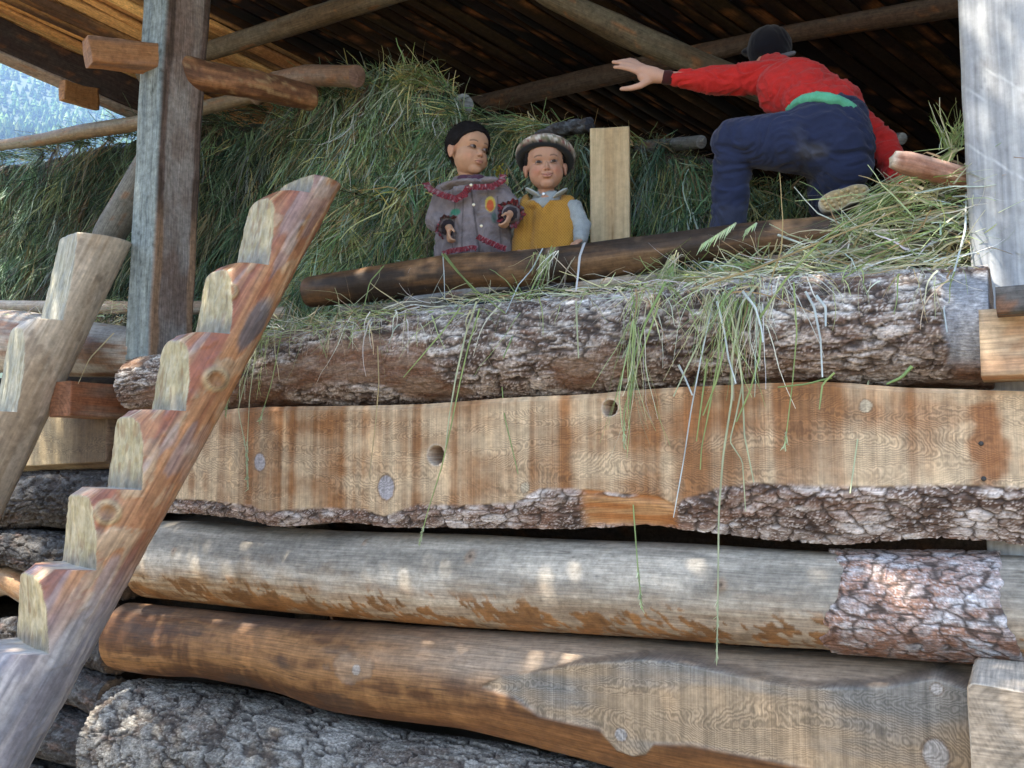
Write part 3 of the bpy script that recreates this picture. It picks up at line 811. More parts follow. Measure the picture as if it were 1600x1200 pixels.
def paint_brown(d):
    s, v, th, z, sw = d['s'], d['v'], d['th'], d['z'], d['saw']
    n1 = fbm(p3(s * 1.5, v * 10), 4, 71); n2 = fbm(p3(s * 30, v * 8), 3, 72); n3 = fbm(p3(s * 7, v * 30), 3, 73)
    lo, hi = s.min(), s.max(); t = (s - lo) / (hi - lo)
    c = mix(np.array([.11, .048, .020]), np.array([.30, .145, .055]), ss(-.30, .35, n1 + .35 * n2 + .35 * n3))
    crk = np.abs(fbm(p3(s * .9, v * 26 + s), 3, 78)); c = mix(c, np.array([.04, .025, .018]), .7 * ss(.02, 0, crk) * ss(-.1, .3, n3)); c = mix(c, np.array([.06, .04, .03]), .6 * ss(.25, .5, fbm(p3(s * 4, v * 9), 4, 79)))
    c = mix(c, np.array([.34, .27, .20]), ss(.38, .62, t + .15 * n1) * ss(-.1, .5, th) * .8)
    c = mix(c, np.array([.11, .085, .07]), .55 * ss(.75, 1.1, th + .4 * n1) * ss(.6, .3, t))
    c = mix(c, np.array([.32, .14, .05]), .6 * ss(-.25, -.6, th + .3 * n1) * ss(.3, .55, t))
    # sawn lens
    b1 = fbm(p3(s * 70, z * 1.2), 3, 74)
    lens = mix(np.array([.22, .205, .18]), np.array([.37, .265, .165]), ss(-.3, .5, fbm(p3(s * 3, z * 14), 3, 75) + ss(.1, -.1, z - W(1100, 1100, YF)[2]) * .5))
    lens = mix(lens, np.array([.30, .18, .09]), .65 * ss(.55, .30, (s - s.min()) / (s.max() - s.min()) + .12 * n1))
    lens = lens * (1 + .30 * b1)[:, None]
    c = mix(c, lens, sw)
    edge = np.exp(-((sw - .5) / .3) ** 2) * (np.abs(th) < 1.3)
    c = mix(c, np.array([.16, .10, .07]), .35 * edge)
    ring = 2.5 * fbm(p3(s * 3, z * 8), 2, 92)
    disp = .004 * n1 * (1 - sw) + .0018 * n3 * (1 - sw)
    for kx, kz, kr, ty in KB:
        dx, dz = s - kx, z - kz
        r_ = np.hypot(dx, dz * (.8 if ty == 0 else 1)) + .002 * n3
        kc = np.array([.46, .43, .40])
        c = mix(c, mix(kc, kc * .65, .5 + .5 * np.sin(r_ * 1400)), ss(kr, kr * .85, r_) * .9)
        c = mix(c, np.array([.14, .09, .06]), .6 * ss(kr * .2, 0, np.abs(r_ - kr)))
        ring = ring + 4 * np.exp(-(dx / (kr * 4)) ** 2 - (dz / (kr * 2.2)) ** 2)
    q = W(1010, 1090, YF)
    ring = ring + 5 * np.exp(-((s - q[0]) / .2) ** 2 - ((z - q[2]) / .04) ** 2)
    # hewn scar round the left knot
    q = W(545, 1045, YF); dd = np.hypot((s - q[0]) / .10, (z - q[2]) / .05) + .5 * fbm(p3(s * 25, z * 25), 3, 76)
    c = mix(c, np.array([.37, .29, .21]), .35 * ss(1.0, .7, dd)); c = mix(c, np.array([.14, .09, .06]), .5 * np.exp(-((dd - .9) / .1) ** 2))
    disp = disp - .003 * ss(1.0, .8, dd)
    return disp, c, {'ring': ring}
sx = np.linspace(166, 1640, 40)
make_log('brown_log', [(x, arr(RT, x), arr(RB, x)) for x in sx], M_SAWN, paint_brown, parent=wall, seed=9, wob=.012,
         flat=dict(top=LT, bot=LB, inset=.012), label='brown peeled log with a long flat grey sawn patch')

# 5 lowest log, thick grey bark
def paint_low(d):
    h, c = bark(d['s'], d['v'], 14, 9.5, 17, 'grey', -.10)
    s, z = d['s'], d['z']
    q = W(560, 1140, YF); dd = np.hypot((s - q[0]) / .085, (z - q[2]) / .035) + .3 * fbm(p3(s * 20, z * 20), 3, 6)
    e = ss(1, .85, dd)
    c = mix(c, np.array([.25, .20, .16]), e); h = h * (1 - e) + .35 * e
    return (h - .55) * .021, c, {}
make_log('bark_log', [(140, 1052, 1235), (153, 1050, 1240), (219, 1056, 1260), (306, 1070, 1285), (394, 1091, 1310), (481, 1113, 1335), (569, 1135, 1355), (700, 1152, 1385), (900, 1190, 1430),
                      (1200, 1255, 1500), (1640, 1340, 1620)], M_BARK, paint_low, parent=wall, seed=15, Yf=YF - .03, label='lowest visible log with deep grey bark plates')
# one more course below, to the ground
def paint_hid(d):
    h, c = bark(d['s'], d['v'], 24, 11, 19, 'grey', 0)
    c = c * .6
    return (h - .5) * .02, c, {}
make_log('bark_log', [(140, 1240, 1445), (700, 1400, 1720), (1640, 1630, 2150)], M_BARK, paint_hid, parent=wall, seed=19, ds=.02, Yf=YF, label='grey bark log resting on the ground')

# ------------------------------------------------------------------ left log wall beyond the corner
lwall = empty('log_wall', (-4.3, 3.05, 0), 'darker stacked log wall behind the notched ladders at the far left', 'log wall')
YL = 2.80
def pw(seed, a, b, amt=.5, g=.003):
    def f(d):
        c = wood(d['s'] + seed, d['v'], seed, a, b, amt)
        return g * fbm(p3(d['s'] * 6, d['v'] * 12), 3, seed), c, {}
    return f
def pb(seed, tone, fa=14, ft=26, amp=.022):
    def f(d):
        h, c = bark(d['s'], d['v'], seed, fa, ft, tone, .05)
        return (h - .55) * amp, c, {}
    return f
make_log('peeled_log', [(-330, 478, 575), (0, 490, 588), (110, 505, 592), (206, 517, 592)], M_WOOD, pw(31, (.40, .38, .34), (.22, .12, .07), .35), parent=lwall, Yf=YL, seed=31, ds=.008, cap=((.12, .07, .045), (.07, .04, .03)))
def paint_l2(d):
    s, z = d['s'], d['z']
    x1 = s.max()
    t = (x1 - s)
    n = fbm(p3(s * 25, z * 2), 3, 35)
    c = mix(np.array([.15, .105, .065]), np.array([.42, .33, .20]), ss(.16, .34, t + .04 * n))
    return .002 * n, c * (1 + .2 * n)[:, None], {'ring': 0 * s}
make_log('sawn_log', [(-330, 610, 752), (0, 615, 742), (60, 620, 735), (168, 648, 733)], M_SAWN, paint_l2, parent=lwall, Yf=YL, seed=33, ds=.008, wob=.01, squash=.5,
         flat=dict(top=[(-340, 620), (0, 625), (180, 652)], bot=[(-340, 742), (0, 732), (180, 722)], inset=.004, full=False, open_left=True))
make_log('bark_log', [(-330, 745, 850), (0, 738, 824), (60, 733, 822), (172, 730, 838)], M_BARK, pb(37, 'dark'), parent=lwall, Yf=YL - .03, seed=37, ds=.006)
make_log('bark_log', [(-330, 855, 960), (0, 826, 880), (80, 830, 915), (175, 845, 935)], M_BARK, pb(39, 'dark'), parent=lwall, Yf=YL - .02, seed=39, ds=.006)
make_log('peeled_log', [(-330, 965, 1040), (0, 882, 925), (60, 915, 965), (160, 940, 985)], M_WOOD, pw(41, (.45, .38, .28), (.34, .20, .10), .5), parent=lwall, Yf=YL + .01, seed=41, ds=.01)
make_log('bark_log', [(-330, 1000, 1020), (20, 960, 1010), (100, 972, 1030), (163, 985, 1052)], M_BARK, pb(43, 'dark'), parent=lwall, Yf=YL - .01, seed=43, ds=.006)
make_log('bark_log', [(-330, 990, 1030), (40, 1015, 1080), (109, 1036, 1100), (158, 1055, 1122)], M_BARK, pb(45, 'dark', amp=.014), parent=lwall, Yf=YL - .02, seed=45, ds=.006)
make_log('bark_log', [(-330, 1040, 1110), (40, 1090, 1175), (100, 1108, 1190), (142, 1126, 1198)], M_BARK, pb(47, 'dark', amp=.014), parent=lwall, Yf=YL - .03, seed=47, ds=.006)
make_log('bark_log', [(-330, 1115, 1240), (40, 1180, 1300), (150, 1205, 1330)], M_BARK, pb(49, 'dark'), parent=lwall, Yf=YL, seed=49, ds=.01)
make_log('bark_log', [(-330, 1245, 1420), (40, 1305, 1500), (150, 1335, 1540)], M_BARK, pb(51, 'grey'), parent=lwall, Yf=YL, seed=51, ds=.02)

# squared beam ends poking out of the corner
def along_y(px_near, px_far_pt, Yfar):
    """near point at the same x and z as the far one, moved towards the camera until it is seen at px_near"""
    P = W(px_far_pt[0], px_far_pt[1], Yfar)
    lo, hi = .8, Yfar
    for _ in range(40):
        m_ = (lo + hi) / 2
        d = np.array([P[0], m_, P[2]]) - CAM
        sx_ = 800 + F_PX * (d @ _R) / (d @ _F)
        if sx_ < px_near: lo = m_
        else: hi = m_
    return np.array([P[0], m_, P[2]])
PF = W(190, 628, 2.86)
PN = along_y(110, (190, 628), 2.86)
tag(timber('beam_end', PF + [-.07, .5, 0], PN + [-.07, 0, 0], .14, .155, M_WOOD, None, 4, (.30, .20, .14), (.30, .11, .05), .55, ds=.012),
    'squared reddish beam end poking out of the wall corner beside the main notched ladder', 'beam end')
# right-hand beam ends
q0 = W(1531, 536, 2.62); q1 = W(1660, 530, 2.62)
tag(timber('beam_end', q0 + [0, .1, 0], q1 + [.35, .1, 0], .20, .172, M_SAWN, None, 8, (.48, .36, .24), (.40, .20, .10), .35, ds=.012),
    'pale sawn beam end with red stains at the foot of the grey post', 'beam end')
q0 = W(1556, 468, 2.5); q1 = W(1660, 458, 2.5)
tag(timber('beam_end', q0 + [0, .1, 0], q1 + [.35, .1, 0], .18, .062, M_DULL, None, 9, (.10, .10, .10), (.07, .06, .05), .35, ds=.012),
    'dark weathered beam end lying on the pale sawn beam end', 'beam end')
q = W(1512, 1070, 2.42)
V = None
tag(timber('beam_end', [q[0] + .16, 2.42, q[2] - .14], [q[0] + .16, 3.1, q[2] - .14], .32, .28, M_SAWN, None, 10, (.50, .44, .36), (.34, .26, .18), .45, ds=.012, edge=.01),
    'pale squared beam end jutting out at the bottom right corner of the log wall', 'beam end')
# ------------------------------------------------------------------ posts
def paint_lpost(s, v, U, V_):
    # U runs across the front (-y side), V_ across depth
    n = fbm(p3(s * 1.5, v * 30), 4, 101); n2 = fbm(p3(s * 4, v * 90), 3, 102); n3 = fbm(p3(s * 9, v * 16), 4, 103)
    return n, n2, n3
def left_post():
    Yp = 2.80
    A = W(213, 541, Yp); xw = W(230, 541, Yp)[0]
    wd, dp = .165, .25
    bot = np.array([A[0] - .005, Yp + dp / 2, W(213, 545, Yp)[2] - .05]); top = np.array([bot[0] + .05, bot[1] + .02, 4.35])
    def paint(s, v, U, V_):
        n = fbm(p3(s * 1.5, v * 30), 4, 101); n2 = fbm(p3(s * 4, v * 90), 3, 102); n3 = fbm(p3(s * 9, v * 16), 4, 103)
        front = ss(.0, 1, (V_ < -dp * .5 + .004) * 1.0) if False else ((V_ > dp * .5 - .008) | (V_ < -dp * .5 + .008)) * 1.0
        blue = mix(np.array([.19, .235, .25]), np.array([.27, .32, .32]), ss(-.4, .4, n)) * (1 + .25 * n2)[:, None]  # the sky's bluish light is painted into the front face's colour
        crk = np.abs(fbm(p3(s * .9, v * 22), 3, 104))
        blue = mix(blue, np.array([.06, .07, .06]), .7 * ss(.02, 0, crk))
        br = mix(np.array([.27, .22, .19]), np.array([.36, .32, .29]), ss(-.3, .3, n3))
        br = mix(br, np.array([.20, .11, .075]), .5 * ss(.1, .4, fbm(p3(s * 3, v * 7), 3, 106)))
        # bark left along both edges of the side face
        ew = np.minimum(np.abs(V_ - dp / 2), np.abs(V_ + dp / 2))
        eb = ss(.052, .040, ew + .010 * n3)
        low = ss(2.75, 2.5, s * 0 + bot[2] + s)
        brk = mix(np.array([.10, .07, .055]), np.array([.17, .12, .10]), ss(-.2, .3, n3 + n2))
        brk = mix(brk, np.array([.34, .21, .13]), low)
        br = mix(br, brk, eb)
        return mix(br, blue, front)
    o = timber('wooden_post', bot, top, wd, dp, M_DULL, None, 11, up=(0, 1, 0), ds=.008, wob=.012, paint=paint, edge=.012)
    tag(o, 'tall squared corner post with blue-grey front and brown side, beside the main ladder', 'post')
    return bot, top
lb, lt = left_post()

def right_post():
    Yp = 2.86
    x0 = W(1508, 300, Yp)[0]; wd = .34; dp = .2
    bot = np.array([x0 + wd / 2 + .012, Yp + dp / 2, .6]); top = np.array([x0 + wd / 2, Yp + dp / 2, 4.1])
    q = W(1590, 0, Yp)
    def paint(s, v, U, V_):
        z = bot[2] + s
        r = np.abs(U - .10 + .02 * fbm(p3(z * 2, z * 0), 2, 9))
        n = fbm(p3(s * 1.2, U * 45), 4, 111); n2 = fbm(p3(s * 3, U * 160), 3, 112)
        c = mix(np.array([.31, .325, .34]), np.array([.42, .435, .44]), ss(-.4, .4, n))
        rg = .5 + .5 * np.sin((r + .008 * fbm(p3(s * 3, U * 8), 3, 113)) * 420)
        c = c * (1 + .12 * n2 - .18 * rg * ss(.11, .02, r))[:, None]
        for zk, uk in ((3.2, .10), (2.62, .11), (2.25, .12)):
            d_ = np.hypot((z - zk) * .6, U - uk); c = mix(c, np.array([.22, .22, .22]), .6 * ss(.02, .0, d_) + .25 * (.5 + .5 * np.sin(d_ * 500)) * ss(.06, .01, d_))
        # diagonal saw scratches
        for k in range(9):
            zz = 2.1 + k * .145 + .03 * math.sin(k * 2.3)
            l = np.abs((z - zz) - (U + .17) * .9); c = mix(c, np.array([.62, .65, .67]), .5 * ss(.006, .001, l) * ss(-.1, .3, fbm(p3(U * 15, U * 0 + k), 2, 5) + .15))
        crk = np.abs(fbm(p3(s * .8, U * 16), 3, 114)); c = mix(c, np.array([.15, .15, .16]), .45 * ss(.012, 0, crk))
        return c
    o = timber('wooden_post', bot, top, wd, dp, M_POST, None, 12, up=(0, 1, 0), ds=.008, wob=.010, paint=paint, edge=.012)
    tag(o, 'wide pale grey weathered post standing at the right edge above the bark log', 'post')
right_post()
# foot of the wall post seen in the gap
# ------------------------------------------------------------------ loft floor and the dark inside of the barn
FLOOR_Z = 1.86
lf = empty('loft_floor', (-1.5, 4.6, FLOOR_Z), 'rough plank floor of the hay loft behind the top log', 'floor'); lf['kind'] = 'structure'
yy = 3.02; k = 0
while yy < 6.6:
    wd = RS.uniform(.16, .24)
    timber('floor_plank', (-6.0, yy + wd / 2, FLOOR_Z - .03), (1.6, yy + wd / 2, FLOOR_Z - .03 + RS.uniform(-.005, .005)), wd - .006, .05, M_DULL, lf, 200 + k, (.14, .11, .08), (.12, .08, .05), ds=.08)
    yy += wd; k += 1
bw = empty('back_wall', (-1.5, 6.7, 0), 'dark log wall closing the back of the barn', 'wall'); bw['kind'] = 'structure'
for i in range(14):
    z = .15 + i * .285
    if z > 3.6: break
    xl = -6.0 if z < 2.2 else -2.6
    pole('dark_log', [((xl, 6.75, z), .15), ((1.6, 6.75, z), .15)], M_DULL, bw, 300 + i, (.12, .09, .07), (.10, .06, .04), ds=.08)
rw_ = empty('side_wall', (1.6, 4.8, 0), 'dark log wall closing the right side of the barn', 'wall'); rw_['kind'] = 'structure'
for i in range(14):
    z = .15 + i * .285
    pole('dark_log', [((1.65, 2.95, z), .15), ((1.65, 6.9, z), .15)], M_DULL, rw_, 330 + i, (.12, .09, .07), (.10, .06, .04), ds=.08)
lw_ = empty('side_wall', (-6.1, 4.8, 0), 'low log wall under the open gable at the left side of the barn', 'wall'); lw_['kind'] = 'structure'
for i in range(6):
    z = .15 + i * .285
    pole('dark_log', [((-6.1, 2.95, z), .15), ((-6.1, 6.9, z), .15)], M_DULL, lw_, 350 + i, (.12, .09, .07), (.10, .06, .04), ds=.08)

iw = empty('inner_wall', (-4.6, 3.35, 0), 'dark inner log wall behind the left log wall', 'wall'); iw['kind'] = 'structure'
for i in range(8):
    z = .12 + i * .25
    pole('dark_log', [((-6.1, 3.35, z), .14), ((-2.9, 3.35, z), .14)], M_DULL, iw, 370 + i, (.05, .04, .03), (.04, .03, .02), ds=.08)  # dark logs added so no outside light shows through the wall's gaps
# ------------------------------------------------------------------ roof: boards run down the slope towards the back right
ZR = lambda y: 4.44 - .285 * (y - 2.7)
PD = np.array([.52, 1.0, -.285]); PD /= np.linalg.norm(PD)
NR = np.cross([1.0, 0, 0], PD); NR /= np.linalg.norm(NR)
AC = np.cross(NR, PD)                                      # across the boards, in the roof plane
if AC[0] < 0: AC = -AC
if NR[2] < 0: NR = -NR
roof = empty('plank_roof', (-2.0, 4.5, ZR(4.5)), 'low sloping barn roof of rough split boards on log purlins', 'roof')
# left edge of the roof: rafter line in world
E0 = np.array([-5.46, 3.35, ZR(3.35)])
def roofpt(a, b):   # a metres across from the gable rafter, b metres down the slope
    return E0 + AC * a + PD * b
a = -.12; k = 0
rb = 0
for layer, (off, lo_w, hi_w, gap) in enumerate(((.03, .045, .11, .012), (.065, .16, .26, -.02))):
    a = -.30 + .07 * layer
    while a < 8.2:
        wd = RS.uniform(lo_w, hi_w)
        b0 = -(a * .52 / 1.0) * .78 - 1.15 + RS.uniform(-.12, .12)
        # keep the eave roughly parallel to the wall
        P0 = roofpt(a + wd / 2, 0)
        s0 = (2.20 - P0[1]) / PD[1] + RS.uniform(-.12, .12)  # out-of-view eave drawn forward so its shade falls on the children
        s1 = (6.95 - P0[1]) / PD[1]
        Q0 = P0 + PD * s0 + NR * (off + RS.uniform(-.012, .02)); Q1 = P0 + PD * s1 + NR * (off + RS.uniform(-.012, .02))
        tone = RS.rand()
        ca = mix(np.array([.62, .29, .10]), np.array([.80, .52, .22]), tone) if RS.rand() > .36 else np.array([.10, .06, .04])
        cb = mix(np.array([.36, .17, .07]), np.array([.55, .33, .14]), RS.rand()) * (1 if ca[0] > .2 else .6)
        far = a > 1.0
        if far: ca = ca * (.04 if a < 4.7 else .30); cb = cb * (.035 if a < 4.7 else .30)  # boards deeper in the loft coloured darker, painting in its shade
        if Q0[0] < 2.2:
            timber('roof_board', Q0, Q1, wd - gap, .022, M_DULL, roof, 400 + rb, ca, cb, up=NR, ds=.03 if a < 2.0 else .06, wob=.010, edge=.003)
            rb += 1
        a += wd
# plain sheet added above the boards, so no light leaks through
cs = [roofpt(-.3, 0), roofpt(8.2, 0)]
def at_y(P, y): return P + PD * ((y - P[1]) / PD[1])
o4 = [at_y(cs[0], 2.18) + NR * .115, at_y(cs[1], 2.18) + NR * .115, at_y(cs[1], 7.0) + NR * .115, at_y(cs[0], 7.0) + NR * .115]
V = np.array(o4 + [p + NR * .03 for p in o4]); 
F = [(0, 1, 2, 3), (7, 6, 5, 4), (0, 4, 5, 1), (1, 5, 6, 2), (2, 6, 7, 3), (3, 7, 4, 0)]
mesh_obj('roof_cover', V, F, M_DULL, roof, {'Col': np.full((8, 3), .12)}, V[:, :2], smooth=False)
# gable rafter: a deep dark board on edge
r0 = at_y(roofpt(-.02, 0), 2.5) - NR * .115; r1 = at_y(roofpt(-.02, 0), 6.9) - NR * .115
timber('rafter', r0, r1, .09, .21, M_DULL, roof, 500, (.055, .045, .04), (.05, .035, .03), up=NR, ds=.02, wob=.012, label='deep dark gable rafter')
r0 = at_y(roofpt(-.035, 0), 2.5) - NR * .068; r1 = at_y(roofpt(-.035, 0), 6.9) - NR * .068
timber('barge_board', r0 - NR * .165, r1 - NR * .165, .12, .02, M_DULL, roof, 501, (.34, .30, .26), (.25, .2, .17), up=NR, ds=.02, wob=.01, label='pale thin barge board under the rafter')
# splintered board end hanging below the gable
c0 = W(98, 138, 3.50); c1 = W(152, 156, 3.75)
timber('split_board', c0, c1, .05, .13, M_WOOD, roof, 502, (.40, .22, .10), (.34, .17, .07), ds=.015, wob=.03, label='splintered orange board end hanging below the gable')
# purlins
def Yroof(px, py, drop=.10):
    d = ray(px, py); t_ = np.linspace(1e-4, 8e-3, 6000); z = CAM[2] + d[2] * t_; y = d[1] * t_
    i = np.argmax(z > ZR(y) - drop); return y[i]
print('ROOFY', [round(float(Yroof(*q)), 2) for q in ((744, 165), (961, 115), (1225, 55), (1502, 8), (315, 84), (500, 25), (860, -5), (985, 55), (1100, 104))])
def purlin(st, seed, a_=(.10, .08, .06), b_=(.09, .06, .035), label=None, name='purlin', par=roof):
    return pole(name, pp(st, 4), M_DULL, par, seed, a_, b_, ds=.015, wob=.08, label=label)
purlin([(225, 102, 134, 3.75), (315, 70, 97, 3.75), (500, 8, 41, 3.75), (700, -58, -22, 3.75)], 510, (.12, .10, .07), (.10, .07, .04), 'mossy round purlin at the upper left')
purlin([(690, 168, 196, 4.9), (744, 150, 178, 4.9), (961, 98, 131, 4.9), (1225, 41, 68, 4.9), (1502, -12, 26, 4.9), (1700, -50, -10, 4.9)], 511, (.085, .062, .045), (.075, .046, .03), 'long dark purlin running above the people')
purlin([(800, -62, -30, 3.6), (860, -22, 12, 3.7), (985, 34, 76, 3.95), (1100, 84, 124, 4.15), (1240, 140, 180, 4.4)], 512, (.125, .105, .068), (.09, .065, .038), 'pale brace pole slanting down to the right', 'brace_pole')

# ------------------------------------------------------------------ beams and poles
peg = timber('tie_beam', W(137, 80, 2.55), W(234, 86, 2.80) + [.01, .03, 0], .10, .115, M_WOOD, None, 13, (.22, .13, .09), (.36, .17, .07), .6, ds=.01, wob=.02)
tag(peg, 'short squared reddish tenon sticking out through the left post', 'beam')
def paint_tie(s, v, th):
    n = fbm(p3(s * 5, v * 25), 4, 121); n2 = fbm(p3(s * 25, v * 50), 3, 122)
    c = mix(np.array([.16, .075, .04]), np.array([.33, .16, .075]), ss(-.2, .3, n + .3 * n2))
    c = mix(c, np.array([.40, .27, .14]), ss(.25, .4, n2) * .7)
    return .010 * n + .004 * n2, c
tag(pole('tie_log', pp([(268, 80, 132, 2.92), (307, 92, 142, 3.02), (400, 112, 155, 3.25), (487, 133, 174, 3.55)], 3), M_WOOD, None, 14, paint=paint_tie),
    'flaky red-brown log running back from the left post into the hay', 'beam')
tag(pole('rail_pole', pp([(-160, 252, 274, 3.72), (0, 219, 235, 3.70), (70, 208, 227, 3.69), (131, 194, 217, 3.68), (206, 183, 206, 3.68), (307, 160, 182, 3.70), (375, 145, 166, 3.8), (440, 128, 150, 3.8)], 3.8), M_WOOD, None, 15,
         (.22, .20, .15), (.20, .14, .08), ds=.012), 'thin crooked pole crossing the open gable on top of the dark hay', 'pole')
tag(pole('log', pp([(400, 138, 165, 3.78), (430, 112, 140, 3.72), (480, 102, 134, 3.68), (558, 102, 136, 3.6)], 3.8), M_WOOD, None, 16, (.24, .17, .12), (.22, .13, .08), ds=.012, cap=((.27, .17, .13), (.2, .12, .09))),
    'stubby brown log lying on top of the hay just right of the tie beam', 'log')
tag(pole('pole', pp([(-120, 468, 490, 3.3), (0, 469, 490, 3.3), (120, 470, 490, 3.3), (330, 470, 492, 3.3), (450, 480, 500, 3.3)], 3.3), M_WOOD, None, 17, (.45, .38, .29), (.38, .26, .16), ds=.012),
    'pale smooth pole lying along the foot of the hay at the left', 'pole')
# log ends in the dark of the loft
tag(pole('log', [(W(700, 166, 4.3), .055), (W(724, 164, 3.95), .055)], M_DULL, None, 18, (.16, .17, .16), (.13, .12, .1), cap=((.30, .33, .34), (.22, .24, .25)), ds=.01),
    'log with a round pale cut end poking out above the taller child', 'log')
def paint_char(s, v, th):
    h, c = bark(s, v, 55, 16, 40, 'dark', -.2)
    return (h - .5) * .012, c * np.array([1.0, 1.15, 1.3])
tag(pole('charred_log', pp([(840, 206, 226, 3.62), (870, 192, 214, 3.62), (921, 183, 206, 3.55)], 3.6), M_BARK, None, 19, paint=paint_char, ds=.008, cap=((.05, .06, .07), (.03, .03, .04))),
    'short blackened log stub behind the hat, touching the pale board', 'log')
tag(pole('log', pp([(1000, 219, 241, 4.1), (1040, 217, 238, 4.0), (1096, 211, 232, 3.85)], 3.6), M_DULL, None, 20, (.13, .13, .12), (.1, .09, .07), ds=.01, cap=((.28, .29, .27), (.18, .18, .17))),
    'thin dark log poking out of the hay right of the pale board', 'log')
tag(pole('log', pp([(1010, 240, 262, 4.3), (1060, 240, 262, 4.2), (1118, 250, 278, 4.1)], 3.6), M_DULL, None, 21, (.10, .10, .10), (.08, .07, .06), ds=.015, cap=((.09, .09, .09), (.06, .06, .06))),
    'dark log buried in the hay behind the red figure', 'log')
tag(pole('log', pp([(1330, 215, 232, 4.4), (1410, 207, 226, 4.2)], 3.6), M_DULL, None, 22, (.12, .11, .10), (.1, .08, .06), ds=.015, cap=((.30, .31, .28), (.2, .2, .18))),
    'log end showing above the broken stub near the grey post', 'log')
# pale board standing behind the boy with the hat
def paint_board(s, v, U, V_):
    n = fbm(p3(s * 1.3, U * 22), 4, 131); n2 = fbm(p3(s * 3, U * 110), 3, 132)
    c = mix(np.array([.47, .33, .18]), np.array([.55, .43, .26]), ss(-.4, .4, n)) * (1 + .14 * n2)[:, None]
    d_ = np.abs(U + .012 + .006 * fbm(p3(s * 8, s * 0), 2, 3)); z = s
    c = mix(c, np.array([.20, .11, .05]), .8 * ss(.010, .002, d_ / (.3 + 1.1 * ss(.75, .3, s))) * ss(.8, .5, s))
    return c
b0 = W(946, 440, 3.50); b1 = W(946, 199, 3.50)
tag(timber('wooden_board', [b0[0], 3.55, FLOOR_Z], [b1[0], 3.55, b1[2]], .165, .09, M_POST, None, 23, up=(-.35, 1, 0), ds=.006, wob=.004, paint=paint_board),
    'thick clean yellowish board standing upright behind the child in the hat', 'board')

# long brown pole along the loft edge
def paint_edge(s, v, th):
    n = fbm(p3(s * 2.5, v * 14), 4, 141); n2 = fbm(p3(s * 9, v * 60), 3, 142); n3 = fbm(p3(s * 6, v * 9), 3, 143)
    c = mix(np.array([.045, .032, .024]), np.array([.15, .08, .038]), ss(-.25, .45, n + .35 * n2))
    c = mix(c, np.array([.31, .18, .09]), ss(.2, .8, np.sin(th - .1)) * .0 + .5 * ss(.15, .4, n3))
    return .004 * n + .003 * n3, c
EP = [(486, 432, 482, 2.98), (520, 426, 478, 2.98), (600, 414, 470, 2.99), (687, 401, 460, 3.0), (800, 391, 449, 3.0), (912, 379, 439, 3.0), (1000, 369, 426, 3.0), (1062, 362, 416, 3.0), (1187, 346, 405, 3.02), (1300, 338, 386, 3.04), (1420, 330, 372, 3.06)]
tag(pole('edge_pole', pp(EP, 3.0), M_WOOD, None, 24, paint=paint_edge, wob=.06, ds=.008, cap=((.26, .17, .11), (.16, .10, .07))),
    'long dark brown pole lying along the edge of the loft in front of the people', 'pole')
# broken red stub at the right
def paint_stub(s, v, th):
    n = fbm(p3(s * 4, v * 60), 4, 151); n2 = fbm(p3(s * 20, v * 30), 3, 152)
    c = mix(np.array([.30, .15, .10]), np.array([.42, .26, .19]), ss(-.2, .3, n)); c = mix(c, np.array([.17, .07, .04]), .6 * ss(.15, .4, n2))
    c = mix(c, np.array([.60, .50, .40]), ss(.022, .0, s + .01 * n2))
    return .006 * n, c
tag(pole('broken_stub', pp([(1394, 236, 262, 2.80), (1412, 236, 272, 2.81), (1505, 262, 296, 2.93), (1560, 275, 312, 3.0)], 3), M_WOOD, None, 25, paint=paint_stub, ds=.006, wob=.12, cap=((.62, .54, .44), (.5, .4, .3))),
    'broken reddish branch stub with a splintered pale tip beside the grey post', 'branch stub')
# scraps of plank wedged between the log and the pole
sc = [((540, 488), (690, 476), 2.90, .11, .035, (.20, .18, .15), 'grey bark-edged plank scrap lying at the left end on the top log'),
      ((640, 470), (800, 452), 2.99, .10, .03, (.22, .22, .22), 'bluish grey plank scrap lying under the long pole'),
      ((905, 452), (1030, 440), 2.97, .09, .03, (.36, .31, .25), 'pale plank scrap lying below the upright board'),
      ((1180, 418), (1330, 408), 2.94, .10, .03, (.24, .17, .12), 'brown plank scrap buried in straw below the crouching person'),
      ((1300, 402), (1500, 386), 2.96, .10, .035, (.24, .21, .18), 'grey plank scrap sticking out of the straw near the grey post'),
      ((1395, 356), (1520, 348), 3.06, .12, .04, (.10, .10, .11), 'dark plank scrap in the shade under the broken stub')]
for i, (p_, q_, Y_, w_, h_, c_, lb_) in enumerate(sc):
    tag(timber('plank_scrap', W(*p_, Y_), W(*q_, Y_ + .04), w_, h_, M_DULL, None, 160 + i, c_, tuple(np.array(c_) * .7), ds=.01, wob=.02, edge=.008), lb_, 'plank', 'plank scraps on the loft edge')
# leaning pole behind the left post
tag(pole('leaning_pole', pp([(150, 400, 452, 3.3), (172, 340, 388, 3.35), (205, 285, 335, 3.4), (245, 215, 262, 3.45)], 3), M_DULL, None, 26, (.20, .20, .18), (.15, .12, .09), ds=.015),
    'grey pole leaning behind the left post above the pale ladder', 'pole')

